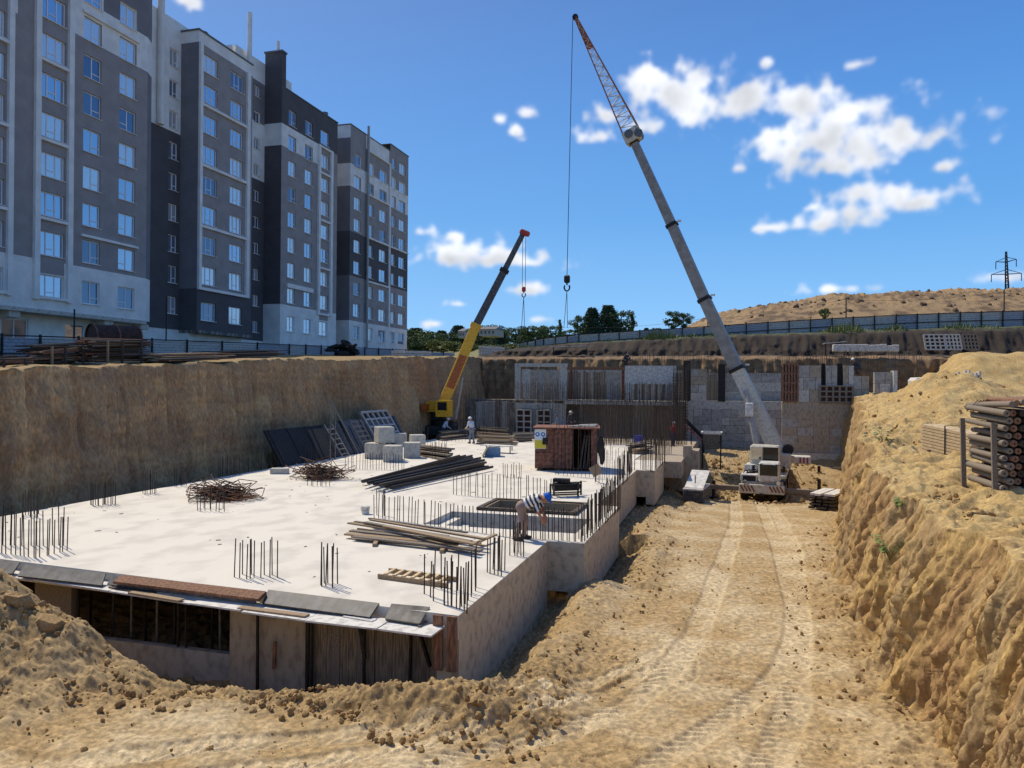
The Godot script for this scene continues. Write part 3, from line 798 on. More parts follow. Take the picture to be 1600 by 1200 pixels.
# ---------------------------------------------------------------- apartment blocks: walls with real openings, recessed windows with frames and panes
# zones: [f0, f1, h0, h1, material]; holes: [f0, f1, h0, h1]; the wall stands on the plane x = lat and looks towards +x
func facade(parent: Node3D, lat: float, f0: float, f1: float, h0: float, h1: float, zones: Array, holes: Array, base_m: String, deep := 0.22) -> void:
	var xs := [f0, f1]; var ys := [h0, h1]
	for z in zones:
		xs.append_array([clampf(z[0], f0, f1), clampf(z[1], f0, f1)]); ys.append_array([clampf(z[2], h0, h1), clampf(z[3], h0, h1)])
	for z in holes:
		xs.append_array([z[0], z[1]]); ys.append_array([z[2], z[3]])
	xs.sort(); ys.sort()
	var ux := [xs[0]]; var uy := [ys[0]]
	for q in xs:
		if q - ux[-1] > 0.001: ux.append(q)
	for q in ys:
		if q - uy[-1] > 0.001: uy.append(q)
	var nx := ux.size() - 1; var ny := uy.size() - 1
	var zone := []; zone.resize(nx * ny)      # -2 opening, -1 plain wall, else the zone
	for i in nx:
		for j in ny:
			var cf: float = (ux[i] + ux[i + 1]) / 2; var ch: float = (uy[j] + uy[j + 1]) / 2
			var mm := -1
			for zi in zones.size():
				var z: Array = zones[zi]
				if cf > z[0] and cf < z[1] and ch > z[2] and ch < z[3]: mm = zi
			for z in holes:
				if cf > z[0] and cf < z[1] and ch > z[2] and ch < z[3]: mm = -2
			zone[i * ny + j] = mm
	var seen := []; seen.resize(nx * ny); seen.fill(-1)
	var mbs := []; var mats := []
	for k in nx * ny:      # each connected patch of one colour is a wall part
		if zone[k] == -2 or seen[k] >= 0: continue
		var mb := MB.new(); var todo := [k]; seen[k] = mbs.size()
		while todo.size():
			var q: int = todo.pop_back(); var i := q / ny; var j := q % ny
			mb.quad(V(lat, uy[j], ux[i]), V(lat, uy[j], ux[i + 1]), V(lat, uy[j + 1], ux[i + 1]), V(lat, uy[j + 1], ux[i]))
			for d in [[i - 1, j], [i + 1, j], [i, j - 1], [i, j + 1]]:
				if d[0] < 0 or d[1] < 0 or d[0] >= nx or d[1] >= ny: continue
				var e: int = d[0] * ny + d[1]
				if seen[e] < 0 and zone[e] == zone[k]:
					seen[e] = mbs.size(); todo.append(e)
		mbs.append(mb); mats.append(base_m if zone[k] < 0 else zones[zone[k]][4])
	for z in holes:
		var i := 0; var j := 0
		while i < nx - 1 and ux[i + 1] < z[0] + 0.0005: i += 1
		while j < ny - 1 and uy[j + 1] < z[2] + 0.0005: j += 1
		var at: int = seen[maxi(i - 1, 0) * ny + j]
		if ux[i] < z[0] - 0.01: at = seen[i * ny + j]
		if at < 0: at = 0
		var mb: MB = mbs[at]; var a := lat; var b := lat - deep
		mb.quad(V(b, z[2], z[0]), V(a, z[2], z[0]), V(a, z[3], z[0]), V(b, z[3], z[0]))
		mb.quad(V(a, z[2], z[1]), V(b, z[2], z[1]), V(b, z[3], z[1]), V(a, z[3], z[1]))
		mb.quad(V(a, z[2], z[0]), V(b, z[2], z[0]), V(b, z[2], z[1]), V(a, z[2], z[1]))
		mb.quad(V(b, z[3], z[0]), V(a, z[3], z[0]), V(a, z[3], z[1]), V(b, z[3], z[1]))
	for k in mbs.size(): part("wall", mbs[k], M[mats[k]], parent)
var win_mesh := {}
func window(parent: Node3D, lat: float, f0: float, f1: float, h0: float, h1: float, panes: int, deep := 0.14, vent := -1) -> void:
	var w := snappedf(f1 - f0, 0.01); var hh := snappedf(h1 - h0, 0.01)
	var key := "%s_%s_%d_%d" % [w, hh, panes, vent]
	if not win_mesh.has(key):
		var fr := MB.new(); var t := 0.085
		for q in [[0.0, t, 0.0, hh], [w - t, w, 0.0, hh], [t, w - t, 0.0, t], [t, w - t, hh - t, hh]]:
			fr.span(V(-0.06, q[2], q[0]), V(0, q[3], q[1]))
		for k in range(1, panes):
			fr.span(V(-0.06, t, w * k / panes - 0.045), V(0.004, hh - t, w * k / panes + 0.045))
		if vent >= 0:
			fr.span(V(-0.05, hh * 0.27, w * vent / panes + 0.05), V(0.008, hh * 0.27 + 0.07, w * (vent + 1) / panes - 0.05))
		fr.span(V(0.0, -0.05, -0.05), V(0.26, -0.01, w + 0.05))
		var gl := MB.new()
		gl.span(V(-0.04, t, t), V(-0.03, hh - t, w - t))
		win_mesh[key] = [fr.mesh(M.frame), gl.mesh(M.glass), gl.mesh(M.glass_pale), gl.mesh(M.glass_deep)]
	var o := put("window", win_mesh[key][0], parent, Transform3D(Basis.IDENTITY, parent.global_transform.affine_inverse() * V(lat - deep, h0, f0)))
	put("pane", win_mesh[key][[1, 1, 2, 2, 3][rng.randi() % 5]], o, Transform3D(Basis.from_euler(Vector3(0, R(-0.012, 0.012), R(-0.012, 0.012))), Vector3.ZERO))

func vpipe(called: String, parent: Node3D, l: float, f: float, h0: float, h1: float, r: float, m: String) -> void:
	var mb := MB.new()
	mb.tube(V(l, h0, f), V(l, h1, f), r, r, 10)
	part(called, mb, M[m], parent)

func apartments() -> void:
	var lat := -49.0; var st := 2.92
	# --- block with the tall glazed column
	var b1 := thing("apartment_block", "tall grey apartment block with white framed columns of wide three-pane windows", "building", V(-52, 6.0, 45))
	var holes := []; var wins := []
	for k in range(-6, 4):
		var h := 27.85 + st * k; var hb := h if k > -6 else 10.02
		for q in [[44.5, 46.82, 3], [39.6, 41.75, 3], [34.9, 37.0, 2], [48.5, 50.25, 2], [52.15, 54.0, 2]]:
			holes.append([q[0], q[1], hb, hb + 1.8]); wins.append([q[0], q[1], hb, hb + 1.8, q[2], (1 if q[2] == 3 else (1 if q[0] < 50.0 else 0))])
	var zones := [[30.0, 55.3, 9.2, 12.88, "wall_white"], [47.05, 55.3, 30.8, 33.8, "wall_white"], [47.05, 50.4, 33.8, 41.0, "wall_white"], [50.4, 55.3, 33.8, 41.0, "wall_mid"], [44.5, 46.82, 11.9, 13.0, "wall_grey"], [42.2, 42.7, 30.0, 41.0, "wall_white"]]
	facade(b1, lat, 30.0, 55.3, 9.2, 40.6, zones, holes, "wall_grey")
	for q in wins: window(b1, lat, q[0], q[1], q[2], q[3], q[4], 0.14, q[5])
	# chamfered corner
	for z in [[9.2, 12.88, "wall_white"], [12.88, 30.8, "wall_mid"], [30.8, 33.8, "wall_white"], [33.8, 40.6, "wall_mid"]]:
		var mb := MB.new()
		mb.quad(V(lat, z[0], 55.3), V(lat - 0.55, z[0], 56.4), V(lat - 0.55, z[1], 56.4), V(lat, z[1], 55.3))
		part("corner", mb, M[z[2]], b1)
	# white frame uprights and ledges
	for q in [[44.05, 44.5], [46.95, 47.4], [41.9, 42.3], [39.1, 39.5]]:
		var mb := MB.new(); mb.span(V(lat - 0.05, 9.9, q[0]), V(lat + 0.25, 40.4, q[1])); part("pilaster", mb, M.wall_white, b1)
	for k in [-6, -4, -2, 0, 2]:
		for q in [[44.5, 46.95], [39.5, 41.9]]:
			var mb := MB.new(); mb.span(V(lat - 0.05, 27.5 + st * k, q[0]), V(lat + 0.22, 27.72 + st * k, q[1])); part("ledge", mb, M.wall_white, b1)
	for k in [-5, 1]:
		var mb := MB.new(); mb.span(V(lat - 0.05, 29.8 + st * k + 0.05, 48.3), V(lat + 0.2, 30.0 + st * k + 0.05, 54.2)); part("ledge", mb, M.wall_white, b1)
	# overhang, recessed ground floor
	var mb := MB.new()
	mb.span(V(lat - 14, 8.9, 30.0), V(lat + 0.12, 9.197, 55.3)); part("overhang", mb, M.concrete_pale, b1)
	holes = [[39.6, 41.6, 6.9, 8.5], [43.0, 45.2, 6.9, 8.5], [48.5, 50.5, 6.9, 8.5], [52.2, 53.4, 6.9, 8.5]]
	facade(b1, lat - 1.6, 30.0, 56.4, 4.8, 8.9, [], holes, "wall_white")
	for q in holes: window(b1, lat - 1.6, q[0], q[1], q[2], q[3], 2)
	for f in [42.3, 50.9, 54.9]:
		mb = MB.new(); mb.span(V(lat - 1.2, 8.45, f), V(lat - 0.1, 8.897, f + 0.9)); part("bracket", mb, M.concrete_pale, b1)
	mb = MB.new(); mb.span(V(lat - 14, 4.8, 30.1), V(lat - 2.2, 40.3, 56.3)); part("core", mb, M.wall_mid, b1)
	mb = MB.new(); mb.span(V(lat - 14, 40.3, 30.0), V(lat + 0.05, 40.75, 55.3)); part("parapet", mb, M.wall_white, b1)
	for q in [[36.2, 4.0], [49.0, 10.2]]:
		vpipe("post", b1, -41.0, 40.0 if q[0] < 40 else 48.4, 5.6, 10.4 if q[0] > 40 else 8.6, 0.05, "steel_dark")
	# --- stair recess between the first two blocks
	var s1 := thing("stair_tower", "narrow recessed stair tower with black lower wall and white downpipe", "building", V(-52, 6.0, 59), 0.0)
	holes = []; wins = []
	for k in range(-8, 4):
		var h := 24.95 + 2.92 * k
		if h < 8.5 or h > 36.0: continue
		holes.append([60.35, 61.55, h, h + 1.65])
	facade(s1, -51.0, 56.6, 63.0, 8.9, 38.2, [[56.0, 63.0, 8.9, 27.55, "wall_dark"]], holes, "wall_white")
	for q in holes: window(s1, -51.0, q[0], q[1], q[2], q[3], 2, 0.14, 1)
	mb = MB.new(); mb.span(V(-62, 4.8, 56.6), V(-51.6, 38.2, 63.0)); part("core", mb, M.wall_white, s1)
	mb = MB.new(); mb.span(V(-51.5, 4.8, 56.6), V(-51.05, 8.9, 63.0)); part("plinth", mb, M.wall_white, s1)
	vpipe("downpipe", s1, -50.75, 58.9, 27.6, 42.5, 0.32, "wall_white")
	# --- second block
	var b2 := thing("apartment_block", "grey apartment block with white grid frame above a black base storey", "building", V(-52, 6.0, 66))
	holes = []
	for k in range(-8, 3):
		var h := 27.93 + st * k; var hb := h if h > 11.0 else 9.86
		if k == -8 or (k < -5 and hb < 9.0): continue
		if h < 9.0: continue
		for q in [[62.5, 64.7], [66.75, 68.85]]: holes.append([q[0], q[1], hb, hb + 1.75])
	zones = [[60.0, 72.0, 8.9, 12.85, "wall_dark"], [60.0, 72.0, 36.3, 38.0, "wall_white"]]
	facade(b2, lat, 61.9, 70.4, 8.9, 37.4, zones, holes, "wall_grey")
	for q in holes: window(b2, lat, q[0], q[1], q[2], q[3], 3, 0.14, 1)
	for z in [[8.9, 12.85, "wall_dark"], [12.85, 36.3, "wall_mid"], [36.3, 37.4, "wall_white"]]:
		mb = MB.new(); mb.quad(V(lat - 2, z[0], 61.9), V(lat, z[0], 61.9), V(lat, z[1], 61.9), V(lat - 2, z[1], 61.9)); part("end_wall", mb, M[z[2]], b2)
	for q in [[61.92, 62.3], [69.3, 69.8]]:
		mb = MB.new(); mb.span(V(lat - 0.05, 12.75, q[0]), V(lat + 0.25, 36.3, q[1])); part("pilaster", mb, M.wall_white, b2)
	for h in [12.75, 18.75, 24.6, 30.4]:
		mb = MB.new(); mb.span(V(lat - 0.05, h, 62.3), V(lat + 0.22, h + 0.26, 69.3)); part("ledge", mb, M.wall_white, b2)
	mb = MB.new(); mb.span(V(-62, 8.6, 61.95), V(lat + 0.1, 8.897, 70.4)); part("overhang", mb, M.concrete_dark, b2)
	mb = MB.new(); mb.span(V(-62, 4.8, 62.0), V(lat - 1.0, 8.597, 70.3)); part("plinth", mb, M.wall_white, b2)
	for f in [62.6, 65.6, 68.6]:
		mb = MB.new(); mb.span(V(lat - 1.05, 6.7, f), V(lat - 0.96, 7.9, f + 1.7)); part("window", mb, M.glass_dark, b2)
	mb = MB.new(); mb.span(V(-62, 8.9, 62.0), V(lat - 0.6, 37.3, 70.35)); part("core", mb, M.wall_mid, b2)
	mb = MB.new(); mb.span(V(-62, 37.403, 61.8), V(lat + 0.1, 37.55, 70.45)); part("coping", mb, M.steel_grey, b2)
	mb = MB.new(); mb.tube(V(-51, 37.5, 65.2), V(-51, 38.6, 65.2), 0.35, 0.35, 10); mb.tube(V(-51, 38.6, 65.2), V(-51, 38.9, 65.2), 0.55, 0.3, 10); part("roof_vent", mb, M.steel_grey, b2)
	mb = MB.new(); mb.span(V(-52, 37.5, 67.2), V(-50.6, 38.7, 68.6)); part("roof_unit", mb, M.paint_grey, b2)
	# --- second stair recess
	var s2 := thing("stair_tower", "recessed stair tower, white above and black below, with tall white flue pipe", "building", V(-52, 6.0, 72))
	holes = []
	for k in range(0, 10):
		var h := 9.2 + 2.92 * k
		holes.append([73.9, 75.0, h + 0.3, h + 1.55])
	facade(s2, -51.2, 70.5, 76.2, 8.6, 40.0, [[70.0, 77.0, 8.0, 26.6, "wall_dark"], [72.4, 77.0, 33.0, 37.6, "wall_mid"]], holes, "wall_white")
	for q in holes: window(s2, -51.2, q[0], q[1], q[2], q[3], 2)
	mb = MB.new(); mb.span(V(-62, 4.8, 70.5), V(-51.6, 40.0, 76.2)); part("core", mb, M.wall_white, s2)
	mb = MB.new(); mb.span(V(-51.55, 4.8, 70.5), V(-51.22, 8.6, 76.2)); part("plinth", mb, M.wall_white, s2)
	vpipe("flue", s2, -50.6, 72.1, 26.6, 44.0, 0.26, "wall_white")
	vpipe("downpipe", s2, -50.5, 70.95, 26.6, 36.0, 0.16, "wall_grey")
	# --- third block
	var b3 := thing("apartment_block", "grey apartment block with black attic storey over a white band", "building", V(-52, 6.0, 82))
	holes = []
	for k in range(-6, 3):
		var h := 27.65 + st * k
		if k == -6: h = 9.8
		for q in [[77.3, 78.9], [80.85, 82.55], [84.4, 86.5]]: holes.append([q[0], q[1], h, h + 1.75])
	zones = [[70.0, 90.0, 8.0, 12.8, "wall_white"], [70.0, 90.0, 33.2, 40.0, "wall_dark"], [70.0, 83.9, 30.7, 33.2, "wall_white"], [84.4, 86.5, 11.7, 12.8, "wall_grey"]]
	facade(b3, lat, 75.9, 88.6, 7.0, 37.3, zones, holes, "wall_grey")
	for q in holes: window(b3, lat, q[0], q[1], q[2], q[3], 2, 0.14, 1)
	for z in [[7.0, 12.8, "wall_white"], [12.8, 30.7, "wall_dark"], [30.7, 33.2, "wall_white"], [33.2, 41.2, "wall_dark"]]:
		mb = MB.new(); mb.quad(V(lat - 2.2, z[0], 75.9), V(lat, z[0], 75.9), V(lat, z[1], 75.9), V(lat - 2.2, z[1], 75.9)); part("end_wall", mb, M[z[2]], b3)
	mb = MB.new(); mb.span(V(-51.2, 37.3, 75.903), V(lat, 41.2, 76.7)); part("chimney_wall", mb, M.wall_dark, b3)
	mb = MB.new(); mb.span(V(-51.3, 41.2, 75.8), V(lat + 0.1, 41.4, 76.8)); part("chimney_cap", mb, M.steel_grey, b3)
	mb = MB.new(); mb.tube(V(-49.8, 41.4, 76.3), V(-49.8, 42.6, 76.3), 0.2, 0.2, 8); part("flue", mb, M.wall_white, b3)
	mb = MB.new(); mb.span(V(-62, 7.0, 76.0), V(lat - 0.6, 37.2, 88.5)); part("core", mb, M.wall_mid, b3)
	mb = MB.new(); mb.span(V(-60, 37.2, 77.5), V(-51.0, 39.8, 81.0)); part("lift_house", mb, M.wall_white, b3)
	mb = MB.new(); mb.span(V(-62, 37.303, 76.8), V(lat + 0.08, 37.42, 88.7)); part("coping", mb, M.steel_grey, b3)
	for q in [[83.75, 84.2], [86.7, 87.2]]:
		mb = MB.new(); mb.span(V(lat - 0.05, 12.3, q[0]), V(lat + 0.25, 33.2, q[1])); part("pilaster", mb, M.wall_white, b3)
	for h in [12.3, 18.0, 23.9, 29.75, 32.95]:
		mb = MB.new(); mb.span(V(lat - 0.05, h, 84.2), V(lat + 0.22, h + 0.25, 86.7)); part("ledge", mb, M.wall_white, b3)
	mb = MB.new(); mb.span(V(lat - 0.05, 15.3, 77.1), V(lat + 0.2, 14.8, 82.7)); part("ledge", mb, M.wall_white, b3)
	mb = MB.new(); mb.tube(V(-50.5, 37.4, 88.0), V(-50.5, 38.6, 88.0), 0.4, 0.4, 10); part("roof_vent", mb, M.steel_grey, b3)
	# --- fourth block
	var b4 := thing("apartment_block", "far grey apartment block with a two-storey black band and grey downpipe", "building", V(-52, 6.0, 100))
	holes = []
	for k in range(-6, 3):
		var h := 27.3 + 2.88 * k
		if k == -6: h = 9.9
		for q in [[93.2, 95.1], [97.7, 99.0], [100.9, 103.2], [105.0, 106.4], [107.6, 109.9]]:
			if k == 2 and q[0] > 104.0: h += 0.0
			holes.append([q[0], q[1], h, h + 1.75])
	for q in [[105.0, 106.4], [107.6, 109.9]]: holes.append([q[0], q[1], 27.3 + 2.88 * 3, 29.05 + 2.88 * 3])
	zones = [[90.0, 112.0, 8.0, 12.3, "wall_white"], [90.0, 112.0, 18.3, 24.2, "wall_dark"], [90.0, 112.0, 30.2, 33.2, "wall_white"], [96.5, 104.0, 36.4, 39.5, "wall_white"]]
	facade(b4, lat, 92.1, 104.4, 7.2, 38.3, zones, holes.filter(func(q): return q[0] < 104.4), "wall_grey")
	facade(b4, lat, 104.4, 111.0, 7.2, 39.4, zones, holes.filter(func(q): return q[0] > 104.4), "wall_grey")
	for q in holes: window(b4, lat, q[0], q[1], q[2], q[3], 2, 0.14, 1)
	for z in [[7.2, 12.3, "wall_white"], [12.3, 18.3, "wall_mid"], [18.3, 24.2, "wall_dark"], [24.2, 30.2, "wall_mid"], [30.2, 33.2, "wall_white"], [33.2, 36.6, "wall_mid"], [36.6, 38.3, "wall_white"]]:
		mb = MB.new(); mb.quad(V(lat - 13, z[0], 92.1), V(lat, z[0], 92.1), V(lat, z[1], 92.1), V(lat - 13, z[1], 92.1)); part("end_wall", mb, M[z[2]], b4)
	mb = MB.new(); mb.span(V(-62, 7.0, 92.2), V(lat - 0.6, 38.2, 110.95)); part("core", mb, M.wall_mid, b4)
	mb = MB.new(); mb.span(V(-62, 38.303, 92.0), V(lat + 0.08, 38.42, 104.4)); part("coping", mb, M.steel_grey, b4)
	mb = MB.new(); mb.span(V(-62, 39.403, 104.4), V(lat + 0.08, 39.52, 111.1)); part("coping", mb, M.steel_grey, b4)
	vpipe("downpipe", b4, lat + 0.35, 96.6, 8.0, 39.5, 0.18, "paint_grey")
	for q in [[96.9, 97.25], [103.9, 104.3]]:
		mb = MB.new(); mb.span(V(lat - 0.05, 12.3, q[0]), V(lat + 0.22, 36.4, q[1])); part("pilaster", mb, M.wall_white, b4)
	for h in [18.0, 24.1, 30.1, 36.2]:
		mb = MB.new(); mb.span(V(lat - 0.05, h, 97.25), V(lat + 0.2, h + 0.22, 103.9)); part("ledge", mb, M.wall_white, b4)
	mb = MB.new(); mb.span(V(lat - 0.05, 24.1, 104.5), V(lat + 0.2, 24.3, 110.9)); part("ledge", mb, M.wall_white, b4)

# ---------------------------------------------------------------- corrugated fences
var rib_mesh := {}
func fence_panel(w: float, h: float, m: String) -> ArrayMesh:
	var key := "%.2f_%.2f_%s" % [w, h, m]
	if not rib_mesh.has(key):
		var mb := MB.new()
		var y := 0.0; var z := 0.0; var k := 0
		var steps := [[0.09, 0.0], [0.025, 0.045], [0.05, 0.0], [0.025, -0.045]]
		while y < h - 0.05:
			var s: Array = steps[k % 4]; k += 1
			mb.quad(Vector3(0, y, z), Vector3(w, y, z), Vector3(w, y + s[0], z + s[1]), Vector3(0, y + s[0], z + s[1]))
			y += s[0]; z += s[1]
		rib_mesh[key] = mb.mesh(M[m])
	return rib_mesh[key]
func fence_run(t: Node3D, a: Vector3, b: Vector3, n: int, h: float, mats: Array) -> void:
	for k in n:
		var p := a.lerp(b, float(k) / n); var q := a.lerp(b, float(k + 1) / n)
		var d := q - p; var w := Vector2(d.x, d.z).length()
		var bx := Vector3(d.x, d.y, d.z) / w
		var bz := Vector3(d.x, 0, d.z).normalized().cross(Vector3.UP)
		var xf := Transform3D(Basis(bx, Vector3.UP, bz), p + bz * R(0.0, 0.03) + Vector3.UP * R(-0.06, 0.05))
		put("panel", fence_panel(snappedf(w - 0.01, 0.01), h, mats[rng.randi() % mats.size()]), t, t.global_transform.affine_inverse() * xf)
		var mb := MB.new(); mb.span(p + Vector3(-0.05, -0.4, -0.05) + bz * 0.14, p + Vector3(0.05, h + 0.12, 0.05) + bz * 0.14)
		part("post", mb, M.steel_dark, t)
		mb = MB.new(); mb.beam(p + Vector3(0, h + 0.02, 0) + bz * 0.08, q + Vector3(0, h + 0.02, 0) + bz * 0.08, 0.05, 0.07); part("rail", mb, M.steel_dark, t)
		mb = MB.new(); mb.beam(p + Vector3(0, h * 0.45, 0) + bz * 0.1, q + Vector3(0, h * 0.45, 0) + bz * 0.1, 0.05, 0.06); part("rail", mb, M.steel_dark, t)
func fences() -> void:
	var t := thing("sheet_fence", "long blue corrugated metal fence on posts along the apartment blocks", "fence", V(-38, 6, 50))
	var pts := []
	for q in [[-60, 520], [0, 524], [60, 526], [120, 528], [180, 529], [235, 531], [290, 533], [345, 535], [400, 537], [450, 539], [500, 541], [545, 543], [590, 545], [632, 547], [672, 549], [710, 551]]:
		pts.append(L(q[0], q[1], -38.0))
	for k in pts.size() - 1:
		var h := 1.75
		fence_run(t, pts[k] - Vector3(0, h, 0), pts[k + 1] - Vector3(0, h, 0), 2 if k > 8 else 1, h, ["fence_blue", "fence_blue", "fence_silver"])
	var t2 := thing("sheet_fence", "grey-blue corrugated metal fence on top of the dark soil bank", "fence", V(0, 9, 81))
	var prev := Vector3.INF
	for q in [[812, 537], [850, 529], [905, 523], [1000, 517], [1100, 511], [1200, 504], [1300, 498], [1400, 493], [1500, 489], [1600, 486], [1720, 482], [1850, 478]]:
		var p := F(q[0], q[1], 80.0) - Vector3(0, 1.4, 0)
		if prev != Vector3.INF: fence_run(t2, prev, p, 3, 1.4, ["fence_blue", "fence_silver", "fence_silver"])
		prev = p

# ---------------------------------------------------------------- the foundation slab and what stands on it
func slab_box(mb: MB, l0: float, l1: float, f0: float, f1: float, h0: float, h1: float) -> void:
	mb.span(V(l0, h0, f0), V(l1, h1, f1))
func poly_slab(called: String, parent: Node3D, pts: Array, h0: float, h1: float, m: String) -> void:   # pts: [l, f] clockwise seen from above
	var mb := MB.new(); var n := pts.size()
	for k in n:
		var a: Array = pts[k]; var b: Array = pts[(k + 1) % n]
		mb.quad(V(b[0], h0, b[1]), V(a[0], h0, a[1]), V(a[0], h1, a[1]), V(b[0], h1, b[1]))
	for k in range(1, n - 1):
		mb.tri(V(pts[0][0], h1, pts[0][1]), V(pts[k + 1][0], h1, pts[k + 1][1]), V(pts[k][0], h1, pts[k][1]))
		mb.tri(V(pts[0][0], h0, pts[0][1]), V(pts[k][0], h0, pts[k][1]), V(pts[k + 1][0], h0, pts[k + 1][1]))
	part(called, mb, M[m], parent)
var bar_mesh: ArrayMesh
var bar_mesh_dark: ArrayMesh
func bars(label: String, rows: Array, base := 0.0, radius := 0.0125, group := "starter bars on the slab", extra := 1.0) -> Node3D:
	# rows: [px0, py0, px1, py1, how many, height in pixels]
	var first := H(rows[0][0], rows[0][1], base)
	var t := thing("starter_bars", label, "rebar", first, 0.0, group)
	for r in rows:
		var a := H(r[0], r[1], base); var b := H(r[2], r[3], base)
		for k in int(r[4]):
			var s := (float(k) / maxf(1.0, r[4] - 1.0)) if r[4] > 1 else 0.5
			var p := a.lerp(b, s) + Vector3(R(-0.04, 0.04), 0, R(-0.04, 0.04))
			var dep := -(cam.basis.inverse() * (p - cam.position)).z
			var h: float = r[5] / 1200.0 * dep * extra * R(0.9, 1.06)
			var bb := Basis.from_euler(Vector3(R(-0.025, 0.025), 0, R(-0.025, 0.025))) * Basis.from_scale(Vector3(radius, h + 0.06, radius))
			put("bar", bar_mesh if rng.randf() < 0.6 else bar_mesh_dark, t, Transform3D(bb, p - t.position - Vector3(0, 0.06, 0)))
	return t
func unit_bar(m: String) -> ArrayMesh:
	var mb := MB.new(); mb.tube(Vector3.ZERO, Vector3.UP, 1.0, 1.0, 6); return mb.mesh(M[m])
var board_meshes := {}
func board(called: String, parent: Node3D, a: Vector3, b: Vector3, w: float, h: float, m: String, roll := 0.0) -> MeshInstance3D:
	var key := m
	if not board_meshes.has(key):
		var mb := MB.new(); mb.box(Vector3.ZERO, Vector3.ONE); board_meshes[key] = mb.mesh(M[m])
	var d := b - a; var x := d.normalized()
	var up := Vector3.UP if absf(x.y) < 0.95 else Vector3(0, 0, 1)
	var z := x.cross(up).normalized(); var y := z.cross(x)
	var bs := Basis(x, y, z) * Basis.from_euler(Vector3(roll, 0, 0)) * Basis.from_scale(Vector3(d.length(), h, w))
	return put(called, board_meshes[key], parent, parent.global_transform.affine_inverse() * Transform3D(bs, (a + b) * 0.5))

